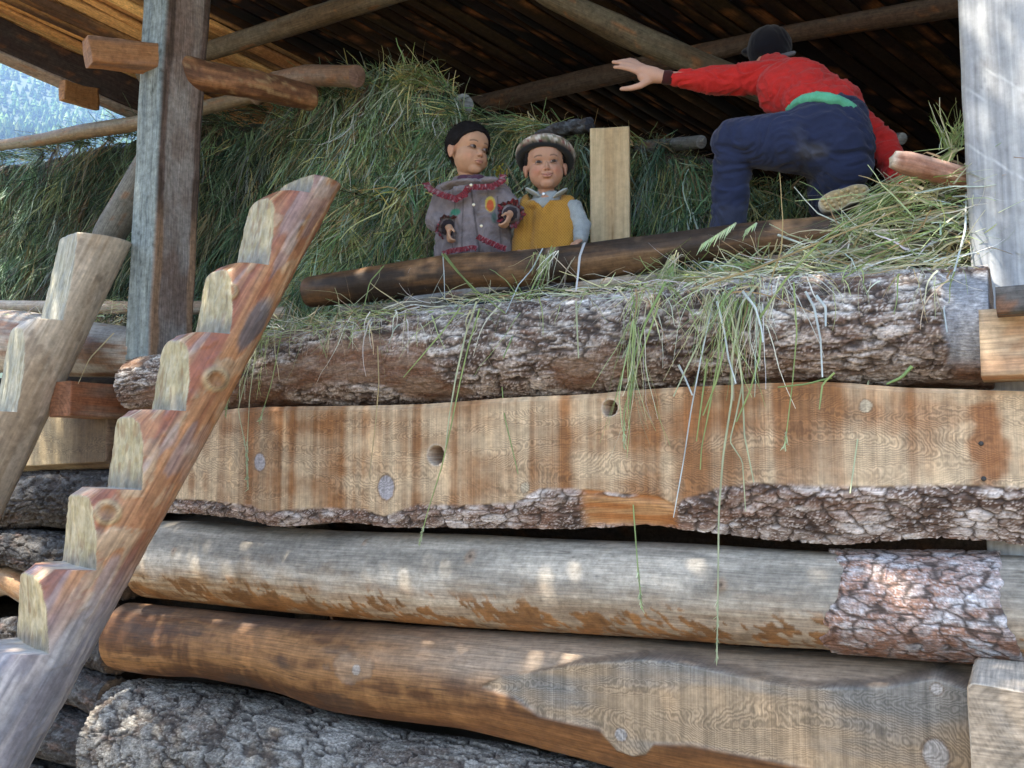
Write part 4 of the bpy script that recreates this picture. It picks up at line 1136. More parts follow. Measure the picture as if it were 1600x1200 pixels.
# ------------------------------------------------------------------ notched log ladders
def notched(name, A0, A1, r0, r1, nvec, tips, depth, paint, mat, seed=0, ds=.006, shear=1.0, top_cut=0.0):
    """one log with saw-tooth steps cut into the side nvec; tips = positions of the treads along the axis in metres from A0"""
    A0 = np.array(A0); A1 = np.array(A1); ax = A1 - A0; Lg = np.linalg.norm(ax); ax /= Lg
    nv = np.array(nvec, float); nv -= ax * (nv @ ax); nv /= np.linalg.norm(nv); bv = np.cross(ax, nv)
    shear = shear * nv[2] / ax[2]
    # stations: dense, doubled at each tread
    s = np.arange(0, Lg, ds)
    for t_ in tips: s = np.concatenate([s, [t_ - 1e-4, t_ + 1e-4]])
    s = np.unique(s)
    nt_ = int(2 * math.pi * r0 / ds); th = np.linspace(-math.pi, math.pi, nt_, endpoint=False)
    n = len(s)
    SS = np.repeat(s, nt_); TH = np.tile(th, n)
    rr = r0 + (r1 - r0) * SS / Lg
    wob = fbm(p3(SS * 3 + seed, np.cos(TH), np.sin(TH)), 3, seed) * .05
    ro = rr * (1 + wob)
    tips = np.array(sorted(tips))
    # cap height h(s): just above tread k it is r - depth, growing to beyond r at the next one
    k = np.searchsorted(tips, SS, side='left') - 1
    lo = np.where(k >= 0, tips[np.clip(k, 0, None)], tips[0] - (tips[1] - tips[0]))
    hi = np.where(k + 1 < len(tips), tips[np.clip(k + 1, 0, len(tips) - 1)], lo + (tips[1] - tips[0]) * 1.1)
    f = np.clip((SS - lo) / (hi - lo), 0, 1.5)
    worn = np.where(np.cos(TH) > 0, 1 - .30 * np.cos(TH) * ss(.72, 1.02, f) ** 2 * np.cos(TH), 1)     # foot-worn shoulders
    worn = np.where(k + 1 < len(tips), worn, 1)
    a = ro * worn * np.cos(TH); b = ro * np.sin(TH)                     # a along nvec
    h = rr * (1 - depth) + rr * depth * .90 * f
    h = h + .004 * fbm(p3(SS * 25, b * 60), 3, seed + 2) + .006 * np.cos(b / rr * 2.5) - .006 * np.sin(np.clip(f, 0, 1) * math.pi)
    cutm = ss(-.0015, .002, a - h)
    a = np.minimum(a, h)
    cut_above = SS > tips[-1] + top_cut
    sh = .92 * (a * nv[2] + b * bv[2]) / ax[2]
    P = A0 + (SS - sh)[:, None] * ax + a[:, None] * nv + b[:, None] * bv
    vv = TH * r0
    dsp, col = paint(SS, vv, TH, cutm, f, P, a / rr, b / rr)
    rad = np.stack([np.cos(TH), np.sin(TH)], 1)
    P = P + dsp[:, None] * (rad[:, :1] * nv + rad[:, 1:] * bv)
    F = grid_faces(n, nt_); base = len(P); caps, cf, cc = [], [], []
    for e, sg in ((0, -1), (n - 1, 1)):
        ring = P[e * nt_:(e + 1) * nt_]; c = ring.mean(0); prev = np.arange(e * nt_, (e + 1) * nt_)
        for kk in (.92, .6, .3, .02):
            Q = c + (ring - c) * kk + ax * sg * ((1 - kk) * .012 + .003 * fbm(ring * 40, 2, seed))[:, None]
            idx = base + np.arange(nt_); base += nt_; caps.append(Q)
            if sg > 0: cf.append(np.stack([prev, np.roll(prev, -1), np.roll(idx, -1), idx], 1))
            else: cf.append(np.stack([prev, idx, np.roll(idx, -1), np.roll(prev, -1)], 1))
            prev = idx
            cc.append(mix(np.array([.42, .31, .18]), np.array([.34, .24, .13]), .5 + .5 * np.sin(np.linalg.norm(Q - c, axis=1) * 700)))
    V = np.concatenate([P] + caps); F = np.concatenate([F] + cf); C = np.concatenate([col] + cc)
    U = np.concatenate([np.stack([SS, vv], 1)] + [c[:, [0, 2]] for c in caps])
    return mesh_obj(name, V, F, mat, None, {'Col': np.clip(C, .01, .9)}, U)

# main ladder: axis read from the photograph, foot towards the camera
topA = W(474, 286, 2.62); midA = W(100, 930, 2.05)
axd = (topA - midA); Lm = np.linalg.norm(axd); axd /= Lm
A0 = midA - axd * .95; A1 = topA + axd * .0
def axpos(px, py, Y):           # distance along the axis of the point of the axis seen nearest (px, py)
    best = None; bd = 1e9
    for t_ in np.linspace(0, np.linalg.norm(A1 - A0), 800):
        P = A0 + axd * t_; d = P - CAM
        sx_ = 800 + F_PX * (d @ _R) / (d @ _F); sy_ = 600 - F_PX * (d @ _U) / (d @ _F)
        e = (sx_ - px) ** 2 + (sy_ - py) ** 2
        if e < bd: bd = e; best = t_
    return best
KL = [(358, 455, .024), (336, 592, .036), (168, 800, .034)]
def paint_ladder(s, v, th, cut, f, P, an, bn):
    n = fbm(p3(s * 2.2, v * 12), 4, 171); n2 = fbm(p3(s * 5, v * 55), 3, 172); n3 = fbm(p3(s * 12, v * 18), 4, 173)
    c = mix(np.array([.30, .10, .055]), np.array([.44, .22, .11]), ss(-.3, .35, n + .3 * n2))
    c = mix(c, np.array([.50, .37, .24]), .7 * ss(.05, .22, n3 + .2 * n2) * ss(-.2, .2, n))
    c = mix(c, np.array([.33, .30, .32]), .5 * ss(.15, .35, fbm(p3(s * 4, v * 15), 3, 176)))
    L_ = s.max(); t = s
    # orange edge along the far side, grey-blue towards the foot
    c = mix(c, np.array([.42, .21, .10]), .55 * ss(-.2, -.8, an) * (1 - .5 * ss(.2, .5, n3)))
    t0 = axpos(100, 1000, 2); t1 = axpos(180, 870, 2)
    gb = ss(t1, t0 - .1, s + .10 * n + .12 * an)
    c = mix(c, mix(np.array([.25, .27, .31]), np.array([.38, .38, .39]), ss(-.3, .4, n2 + n)), gb * .85)
    # dark blue-black patch on the uncut wood
    q = axpos(372, 520, 2); d_ = np.hypot((s - q) / .13, (an + .45) / .35) + .35 * n3
    c = mix(c, np.array([.13, .13, .15]), .85 * ss(1, .6, d_) * (1 - cut))
    dsp = .0025 * n + .0025 * ss(.1, .25, n3)
    for kx, ky, kr in KL:
        d = ray(kx, ky); d = d / np.linalg.norm(d)
        w_ = P - CAM; dist = np.linalg.norm(w_ - (w_ @ d)[:, None] * d, axis=1) + .003 * n3
        c = mix(c, np.array([.50, .38, .22]), .85 * ss(kr * 1.45, kr * 1.05, dist)); c = mix(c, np.array([.33, .17, .08]), ss(kr * .9, kr * .6, dist))
        c = mix(c, np.array([.16, .08, .04]), .7 * ss(.003, 0, np.abs(dist - kr * .85)))
        dsp = dsp + .010 * ss(kr * 1.5, kr * .9, dist) - .006 * ss(kr * .7, kr * .3, dist)
    ch = mix(np.array([.37, .32, .185]), np.array([.47, .42, .28]), ss(-.35, .35, fbm(p3(s * 30, v * 22), 4, 174)))
    ch = mix(ch, np.array([.22, .13, .06]), .6 * ss(.22, .42, fbm(p3(s * 14, v * 30), 3, 175)))
    ch = mix(ch, np.array([.16, .15, .14]), .75 * ss(.30, .05, f + .15 * n3))
    c = c * (1 + .30 * n2 + .45 * fbm(p3(s * 9, v * 150), 3, 177) * (1 - gb * .3))[:, None]
    ch = ch * (1 + .35 * fbm(p3(P[:, 0] * 60, P[:, 1] * 60, P[:, 2] * 14), 3, 178))[:, None]
    c = mix(c, ch, cut)
    e = np.exp(-((cut - .5) / .25) ** 2)
    c = mix(c, np.array([.52, .44, .30]), .4 * e)
    return dsp - cut * dsp * .5, c
tp = [axpos(px, py, 2) for px, py in ((-75, 1180), (20, 1052), (95, 925), (160, 800), (232, 680), (300, 562), (355, 452), (430, 345))]
tp = [q_ + .36 * (tp[-1] - tp[0]) / (len(tp) - 1) for q_ in tp]
nl = np.array([-.34, -.92, .22])
tag(notched('notched_ladder', A0, A1, .188, .126, nl, tp, .92, paint_ladder, M_CHOP, 61, ds=.006, shear=.8),
    'reddish peeled log ladder with chopped notches for steps, leaning on the loft edge', 'ladder', 'notched log ladders')

topB = W(148, 374, 2.70); midB = W(-34, 740, 2.45)
axd = topB - midB; axd /= np.linalg.norm(axd); A0 = midB - axd * 1.5; A1 = topB
def paint_ladder2(s, v, th, cut, f, P, an, bn):
    n = fbm(p3(s * 2.2, v * 12), 4, 181); n2 = fbm(p3(s * 5, v * 55), 3, 182); n3 = fbm(p3(s * 12, v * 18), 4, 183)
    c = mix(np.array([.38, .29, .20]), np.array([.54, .46, .36]), ss(-.3, .35, n + .3 * n2)); c = mix(c, np.array([.20, .15, .11]), .5 * ss(.2, .4, n3))
    ch = mix(np.array([.32, .30, .21]), np.array([.47, .45, .36]), ss(-.35, .35, fbm(p3(s * 9, v * 60), 4, 184))); ch = mix(ch, np.array([.24, .25, .22]), .6 * ss(.0, .4, n3))
    ch = mix(ch, np.array([.20, .19, .17]), .5 * ss(.25, .05, f))
    return .003 * n * (1 - cut), mix(c, ch, cut) * (1 + .35 * fbm(p3(s * 9, v * 140), 3, 186))[:, None]
tp = [axpos(px, py, 2) for px, py in ((-110, 965), (-40, 805), (32, 655), (95, 512))]
nl = np.array([-.30, -.95, .22])
tag(notched('notched_ladder', A0, A1, .175, .145, nl, tp, .9, paint_ladder2, M_CHOP, 63, ds=.007, shear=.8),
    'paler grey-brown notched log ladder cut off by the left edge of the photo', 'ladder', 'notched log ladders')
# ------------------------------------------------------------------ people
def J(px, py, Y, r=0):
    P = W(px, py, Y)
    return P, r * float(px_size(P))

def _sphere(nu=20, nv=14):
    th = np.linspace(0, math.pi, nv + 1); ph = np.linspace(0, 2 * math.pi, nu, endpoint=False)
    V = [(0, 0, 1)]; 
    for t_ in th[1:-1]:
        for p_ in ph: V.append((math.sin(t_) * math.cos(p_), math.sin(t_) * math.sin(p_), math.cos(t_)))
    V.append((0, 0, -1)); F = []
    for j in range(nu): F.append((0, 1 + j, 1 + (j + 1) % nu))
    for i in range(nv - 2):
        for j in range(nu):
            a = 1 + i * nu + j; b = 1 + i * nu + (j + 1) % nu
            F.append((a, a + nu, b + nu, b))
    l = len(V) - 1
    for j in range(nu): F.append((l, l - nu + (j + 1) % nu, l - nu + j))
    return np.array(V, float), F
_SV, _SF = _sphere()

def frame_to(d):
    d = np.array(d, float); d /= np.linalg.norm(d)
    a = np.cross(d, [0, 0, 1.0]); 
    if np.linalg.norm(a) < 1e-3: a = np.array([1.0, 0, 0])
    a /= np.linalg.norm(a); b = np.cross(a, d)
    return a, b, d

def blob(prims, voxel=.005, smooth=8, fac=.5):
    """one continuous closed surface round tapered capsules ('c', P0, r0, P1, r1) and ellipsoids ('e', C, (rx,ry,rz), 3x3 rows)"""
    Vs, Fs, o = [], [], 0
    for q in prims:
        if q[0] == 'e':
            M = np.array(q[3]) if len(q) > 3 else np.eye(3)
            V = np.array(q[1]) + (_SV * np.array(q[2])) @ M
        else:
            P0, r0, P1, r1 = np.array(q[1], float), q[2], np.array(q[3], float), q[4]
            d = P1 - P0; L_ = np.linalg.norm(d)
            if L_ < 1e-5: continue
            a, b, c = frame_to(d)
            up = _SV[:, 2] > 0
            up = up | (np.abs(_SV[:, 2]) < 1e-6)
            V = np.where(up[:, None], P1 + r1 * (_SV[:, :1] * a + _SV[:, 1:2] * b + _SV[:, 2:] * c), P0 + r0 * (_SV[:, :1] * a + _SV[:, 1:2] * b + _SV[:, 2:] * c))
        Vs.append(V); Fs += [tuple(i + o for i in f) for f in _SF]; o += len(V)
    me = bpy.data.meshes.new('tmp'); me.from_pydata(np.concatenate(Vs).tolist(), [], Fs); me.update()
    # outward faces
    ob = bpy.data.objects.new('tmp', me); COL.objects.link(ob)
    m = ob.modifiers.new('r', 'REMESH'); m.mode = 'VOXEL'; m.voxel_size = voxel; m.use_smooth_shade = True
    dg = bpy.context.evaluated_depsgraph_get(); ev = ob.evaluated_get(dg); em = ev.to_mesh()
    n = len(em.vertices); V = np.zeros(n * 3, np.float32); em.vertices.foreach_get('co', V); V = V.reshape(-1, 3).astype(float)
    F = np.zeros(len(em.loops), np.int32); em.loops.foreach_get('vertex_index', F)
    tot = np.zeros(len(em.polygons), np.int32); em.polygons.foreach_get('loop_total', tot)
    assert (tot == 4).all()
    F = F.reshape(-1, 4)
    E = np.zeros(len(em.edges) * 2, np.int32); em.edges.foreach_get('vertices', E); E = E.reshape(-1, 2)
    ev.to_mesh_clear(); bpy.data.objects.remove(ob); bpy.data.meshes.remove(me)
    deg = np.bincount(E.ravel(), minlength=n)[:, None]
    for _ in range(smooth):
        S_ = np.stack([np.bincount(E[:, 0], V[E[:, 1], k], n) + np.bincount(E[:, 1], V[E[:, 0], k], n) for k in range(3)], 1) / deg
        V = V + fac * (S_ - V)
    return V, F

def normals(V, F):
    a = V[F[:, 2]] - V[F[:, 0]]; b = V[F[:, 3]] - V[F[:, 1]]
    fn = np.cross(a, b); N_ = np.zeros_like(V)
    for k in range(4):
        for j in range(3): N_[:, j] += np.bincount(F[:, k], fn[:, j], len(V))
    return N_ / (np.linalg.norm(N_, axis=1)[:, None] + 1e-12)

def to_px(P):
    d = np.asarray(P) - CAM; z = d @ _F
    return 800 + F_PX * (d @ _R) / z, 600 - F_PX * (d @ _U) / z

def skin_mat():
    m, t, b, N, L = new_mat('skin')
    at = N.new('ShaderNodeAttribute'); at.attribute_name = 'Col'
    L.new(at.outputs['Color'], b.inputs['Base Color']); b.inputs['Roughness'].default_value = .65
    b.inputs['Subsurface Weight'].default_value = .12; b.inputs['Subsurface Radius'].default_value = (.012, .005, .003); b.inputs['Subsurface Scale'].default_value = .5
    b.inputs['Specular IOR Level'].default_value = .18
    return m
M_SKIN = skin_mat()
M_CLOTH = attr_mat('cloth', rough=.9, fine=.14, scale=(420, 420, 420), bump=.35, dist=.001, spec=.12, coord='Object', detail=2, sheen=.15)
M_HAIR = attr_mat('black_hair', rough=.75, fine=.3, scale=(300, 300, 60), bump=.5, dist=.002, spec=.15, coord='Object')
M_EYE = attr_mat('eye_surface', rough=.3, fine=.0, scale=(1, 1, 1), bump=0, spec=.25, coord='Object')
M_METAL = attr_mat('button_metal', rough=.3, fine=.05, scale=(50, 50, 50), bump=.1, spec=.6, coord='Object')
M_METAL.node_tree.nodes['Principled BSDF'].inputs['Metallic'].default_value = .7

def cloth_mesh(name, prims, col, parent, voxel=.006, smooth=6, wr=.004, wf=14, seed=0, paint=None, shrink=None, mat=None, wdir=(1, 1, 1)):
    V, F = blob(prims, voxel, smooth)
    N_ = normals(V, F)
    q = V * wf * np.array(wdir)
    w1 = fbm(q + 3 * fbm(V * wf * .5, 2, seed)[:, None], 3, seed)
    rid = 1 - np.abs(w1) * 2.6
    V = V + N_ * (wr * (rid - .4))[:, None]
    C = np.tile(np.array(col, float), (len(V), 1)) * (1 + .12 * fbm(V * 9, 3, seed + 4))[:, None]
    if paint is not None: C = paint(V, N_, C)
    if shrink is not None: V = V - N_ * shrink(V, N_)[:, None]
    return mesh_obj(name, V, F, mat or M_CLOTH, parent, {'Col': np.clip(C, .005, .9)})

def head_frame(yaw, pitch, roll, P):
    """right, forward, up of a head at P; yaw 0 looks at the camera, positive turns towards picture right"""
    tc_ = np.array([-(P[0] - CAM[0]), -(P[1] - CAM[1]), 0]); tc_ /= np.linalg.norm(tc_)
    rt = np.array([-tc_[1], tc_[0], 0])                # picture right
    f = tc_ * math.cos(yaw) + rt * math.sin(yaw); r = rt * math.cos(yaw) - tc_ * math.sin(yaw)
    u = np.array([0, 0, 1.0])
    f, u = f * math.cos(pitch) + u * math.sin(pitch), u * math.cos(pitch) - f * math.sin(pitch)
    r, u = r * math.cos(roll) + u * math.sin(roll), u * math.cos(roll) - r * math.sin(roll)
    return r, f, u

def child_head(C, fr, s):
    """prims of a child's head in its frame and a function that sculpts and colours the skin"""
    r, f, u = fr; M = np.array([r, f, u])
    def p(x, y, z): return C + (x * r + y * f + z * u) * s
    pr = [('e', p(0, -.012, .034), np.array([.078, .088, .082]) * s, M), ('e', p(0, .018, -.030), np.array([.067, .062, .064]) * s, M),
          ('e', p(.032, .032, -.038), np.array([.034, .032, .034]) * s, M), ('e', p(-.032, .032, -.038), np.array([.034, .032, .034]) * s, M),
          ('e', p(0, .050, -.076), np.array([.028, .023, .020]) * s, M), ('e', p(0, .044, .032), np.array([.056, .038, .050]) * s, M),
          ('c', p(0, .077, -.006), .0058 * s, p(0, .0865, -.026), .0075 * s), ('c', p(-.0095, .0815, -.029), .0052 * s, p(.0095, .0815, -.029), .0052 * s),
          ('c', p(-.015, .0785, -.0505), .0042 * s, p(0, .0830, -.0485), .0046 * s), ('c', p(.015, .0785, -.0505), .0042 * s, p(0, .0830, -.0485), .0046 * s),
          ('c', p(-.012, .0775, -.0580), .0045 * s, p(.012, .0775, -.0580), .0045 * s), ('c', p(-.006, .0810, -.0585), .0055 * s, p(.006, .0810, -.0585), .0055 * s),
          ('e', p(.077, -.008, -.012), np.array([.008, .017, .026]) * s, M), ('e', p(-.077, -.008, -.012), np.array([.008, .017, .026]) * s, M),
          ('e', p(.083, -.014, -.004), np.array([.005, .010, .018]) * s, M), ('e', p(-.083, -.014, -.004), np.array([.005, .010, .018]) * s, M)]
    def sculpt(V, smile=0.0, skin=(.47, .27, .175), ruddy=.3, gaze=0.0):
        q = (V - C) @ M.T / s
        x, y, z = q[:, 0], q[:, 1], q[:, 2]
        hd = (np.abs(x) < .1) & (z > -.105) & (z < .12) & (y > .02)
        ax_ = np.abs(x)
        g = lambda cx, cz, sx, sz: np.exp(-((ax_ - cx) / sx) ** 2 - ((z - cz) / sz) ** 2)
        d = -.0062 * g(.029, .001, .016, .010) + .0022 * g(.028, .018, .020, .007) - .0030 * g(0, .004, .009, .012)
        d += .0020 * g(.029, -.011, .014, .005)
        d += (.0030 + .004 * smile) * g(.036, -.034, .014, .014) - .0022 * g(.0, -.0680, .018, .005)
        mz = -.0540 + smile * .006 * (ax_ / .02) ** 2
        d += -.0035 * np.exp(-((z - mz) / .0016) ** 2) * (ax_ < .019 + .006 * smile)
        d -= (.0010 + .003 * smile) * np.exp(-((ax_ - .027 - (z + .045) * -.3) / .004) ** 2) * np.exp(-((z + .044) / .012) ** 2)
        d = np.where(hd, d, 0)
        # hollow of the ear
        V = V + (f * d[:, None]) * s
        c = np.tile(np.array(skin), (len(V), 1)) * (1 + .10 * fbm(V * 40, 3, 3))[:, None]
        fa_ = hd & (y > .045)
        def on(mask, col, k=1.0):
            nonlocal c
            c = mix(c, np.array(col), np.where(fa_, mask, 0) * k)
        on(g(.042, -.034, .020, .018), (.46, .17, .11), ruddy)
        on(g(0, -.028, .014, .010), (.47, .21, .14), .35)
        lipm = ss(1.0, .6, np.hypot(ax_ / (.0195 + .005 * smile), (z + .0545 - smile * .005 * (ax_ / .02) ** 2) / .0095))
        on(lipm, (.40, .16, .125), .65)
        on(np.exp(-((z - mz) / .0016) ** 2) * (ax_ < .018 + .006 * smile), (.11, .035, .03), .9)
        bz = .0215 + .0035 * np.sin(np.clip((ax_ - .014) / .032, 0, 1) * math.pi)
        on(ss(.0042, .0012, np.abs(z - bz)) * ss(.012, .017, ax_) * ss(.048, .042, ax_), (.09, .055, .04), .8)
        on(g(.0065, -.0345, .0035, .0022), (.10, .04, .03), .9)
        # lash line and the lid fold's shade, painted into the skin colour
        lz = .0050 - 30 * (ax_ - .029) ** 2
        on(ss(.0017, .0006, np.abs(z - lz)) * ss(.0155, .0135, np.abs(ax_ - .029)), (.05, .03, .025), .95)
        ear = (ax_ > .066) & (z < .02) & (z > -.045) & (y < .02)
        c = mix(c, np.array([.42, .20, .14]), ear * .35)
        return V, c
    def eye(side, gaze=0.0, slim=1.0):
        u_ = np.linspace(-1, 1, 19); v_ = np.linspace(-1, 1, 9)
        A, B = np.meshgrid(u_, v_, indexing='ij'); A = A.ravel(); B = B.ravel()
        hz_ = .0056 * slim * (1 - A ** 2) ** .6
        X = side * .029 + A * .0150; Z = B * hz_ + .0007 + .0012 * A * side
        Y_ = .0795 - .006 * A ** 2 - .0012 * B ** 2 - .004 * np.clip(side * A, 0, 1)
        P = C + (X[:, None] * r + Y_[:, None] * f + Z[:, None] * u) * s
        rr_ = np.hypot((A * .0140 - gaze * .0035), Z - .001)
        c = mix(np.array([.22, .17, .15]), np.array([.030, .018, .014]), ss(.0078, .0066, rr_))
        c = mix(c, np.array([.30, .14, .11]), ss(.75, 1, np.abs(A)) * .7)
        Fq = grid_faces(19, 9, False)
        # a thin lens, closed behind
        P2 = P - f * .004 * s
        V = np.concatenate([P, P2]); n_ = len(P)
        bd = np.concatenate([np.arange(0, 19) * 9, 18 * 9 + np.arange(1, 9), (np.arange(17, -1, -1)) * 9 + 8, np.arange(7, 0, -1)])
        st_ = np.stack([bd, np.roll(bd, -1), np.roll(bd, -1) + n_, bd + n_], 1)
        return V, np.concatenate([Fq, Fq[:, ::-1] + n_, st_]), np.concatenate([c, c])
    return pr, sculpt, eye, p

def hair_cap(name, C, fr, s, parent, line, seed=0, thick=1.09, fuzz=2600, col=(.012, .010, .010)):
    r, f, u = fr; M = np.array([r, f, u])
    nu, nv = 72, 50
    th = np.linspace(.001, math.pi - .001, nv); ph = np.linspace(0, 2 * math.pi, nu, endpoint=False)
    T_, P_ = np.meshgrid(th, ph, indexing='ij'); T_ = T_.ravel(); P_ = P_.ravel()
    D = np.stack([np.sin(T_) * np.cos(P_), np.sin(T_) * np.sin(P_), np.cos(T_)], 1)
    rad = np.array([.078, .088, .082]); c0 = np.array([0, -.012, .034])
    # follow the skull: the union with the forehead ball
    q = c0 + D * rad
    keep = line(q, D)
    k = .90 + (thick - .90) * keep + .012 * fbm(D * 9, 3, seed) * keep
    q2 = c0 + D * rad * k[:, None]
    q2[:, 1] += .006 * ss(.2, .9, D[:, 1]) * keep
    V = C + (q2 @ M) * s
    Cc = np.tile(np.array(col), (len(V), 1)) * (1 + .5 * fbm(D * 14, 3, seed + 2))[:, None]
    F = grid_faces(nv, nu)
    if fuzz:
        rs = np.random.RandomState(seed)
        idx = np.where(keep > .75)[0]; i = rs.choice(idx, fuzz)
        R_ = V[i] + rs.normal(size=(fuzz, 3)) * .002
        nrm = (D[i] / rad) @ M; nrm /= np.linalg.norm(nrm, axis=1)[:, None]
        dn = -u + nrm * .55 + rs.normal(size=(fuzz, 3)) * .35
        fv, ff, bi = ribbons(R_, dn, rs.uniform(.008, .017, fuzz) * s, .0012, 2, .1, .1, seed, taper=.3)
        F = np.concatenate([F, ff + len(V)]); V = np.concatenate([V, fv]); Cc = np.concatenate([Cc, np.tile(np.array(col) * 1.4, (len(fv), 1))])
    return mesh_obj(name, V, F, M_HAIR, parent, {'Col': np.clip(Cc, .004, .5)})

def ruffle(name, path, Ys, parent, width=.020, amp=.008, waves=18, seed=0, outv=None, cols=None):
    """gathered trim: a wavy strip along a pixel path"""
    p = np.array(path, float); n = waves * 8
    L_ = np.concatenate([[0], np.cumsum(np.hypot(*np.diff(p, axis=0).T))]); t = np.linspace(0, L_[-1], n)
    q = np.stack([smooth_interp(t, L_, p[:, i]) for i in (0, 1)], 1); Yy = np.interp(t, L_, np.array(Ys, float))
    C = W(q[:, 0], q[:, 1], Yy)
    T = np.gradient(C, axis=0); T /= np.linalg.norm(T, axis=1)[:, None]
    out = np.array([0, -1.0, 0]) if outv is None else np.array(outv, float)
    B = np.cross(T, out); B /= np.linalg.norm(B, axis=1)[:, None]
    B = np.where(B[:, 2:3] > 0, -B, B)
    rs = np.random.RandomState(seed)
    ph = np.cumsum(.785 * (1 + .35 * rs.normal(size=n)))
    wv = np.sin(ph)
    rows = []
    cl = []
    ca = np.array(cols if cols is not None else [(.24, .03, .04), (.03, .015, .02), (.36, .26, .28)])
    for k, w_ in enumerate((0, .35, .7, 1.0)):
        rows.append(C + B * (w_ * width)[..., None] * 1.0 + out * (.004 + (amp * w_) * (1 + wv))[:, None] + T * (amp * .5 * w_ * np.cos(ph))[:, None] if False else
                    C + B * (w_ * width * (1 + .15 * wv))[:, None] + out * (.004 + amp * w_ * (1 + wv))[:, None] + T * (amp * .6 * w_ * np.cos(ph))[:, None])
        m_ = .5 + .5 * np.sin(np.arange(n) * 1.9 + k * 2.1)
        cc = mix(ca[0], ca[1], ss(.55, .9, m_)); cc = mix(cc, ca[2], .75 * ss(.80, .95, _h(np.arange(n) // 2, np.full(n, k), np.zeros(n), seed)))
        cl.append(cc)
    V = np.stack(rows, 1).reshape(-1, 3); Cc = np.stack(cl, 1).reshape(-1, 3)
    F = grid_faces(n, 4, False)
    V2 = V - out * .0015
    F2 = np.concatenate([F, F[:, ::-1] + len(V)])
    return mesh_obj(name, np.concatenate([V, V2]), F2, M_CLOTH, parent, {'Col': np.concatenate([Cc, Cc])})

def disc(name, P, nrm, r_, parent, col, mat=None, h=.003):
    a, b, c = frame_to(nrm); V = []
    for k, (rr_, hh) in enumerate(((1, 0), (1, .6), (.8, 1), (.02, 1.0))):
        for j in range(14):
            t_ = j * math.pi / 7; V.append(np.array(P) + (a * math.cos(t_) + b * math.sin(t_)) * r_ * rr_ + c * h * hh)
    return mesh_obj(name, V, grid_faces(4, 14), mat or M_METAL, parent, {'Col': np.tile(np.array(col, float), (56, 1))})

def hand_prims(Wr, dirf, palmn, s=1.0, curl=.5, side=1, thumb=.7, spread=.10):
    """palm, four bent fingers and a thumb; dirf points along the fingers, palmn out of the palm"""
    d = np.array(dirf, float); d /= np.linalg.norm(d); n_ = np.array(palmn, float); n_ -= d * (n_ @ d); n_ /= np.linalg.norm(n_)
    a = np.cross(d, n_) * side
    M = np.array([a, n_, d])
    pr = [('e', Wr + d * .030 * s, np.array([.027, .011, .036]) * s, M), ('c', Wr - d * .01 * s, .016 * s, Wr + d * .012 * s, .017 * s)]
    for k, (off, L_) in enumerate(((.021, .052), (.007, .058), (-.007, .054), (-.020, .043))):
        b0 = Wr + (d * .056 + a * off) * s
        dd = d + a * off * 10 * spread; dd /= np.linalg.norm(dd)
        P = b0; ang = 0
        for j, fl in enumerate((.42, .32, .26)):
            ang += curl * (.55 + .35 * j) * (1 + .12 * k)
            v = dd * math.cos(ang) + n_ * math.sin(ang)
            Q = P + v * L_ * fl * s
            pr.append(('c', P, (.0076 - .0008 * j) * s, Q, (.0069 - .0009 * j) * s)); P = Q
    b0 = Wr + (d * .014 + a * .020) * s
    v1 = d * .45 + a * thumb + n_ * .35; v1 /= np.linalg.norm(v1); v2 = d * .8 + a * .35 * thumb + n_ * .5; v2 /= np.linalg.norm(v2)
    P1 = b0 + v1 * .026 * s; P2 = P1 + v2 * .024 * s
    pr += [('c', b0, .0105 * s, P1, .0085 * s), ('c', P1, .0082 * s, P2, .0065 * s)]
    return pr

def frame_lr(P):
    return head_frame(0, 0, 0, P)

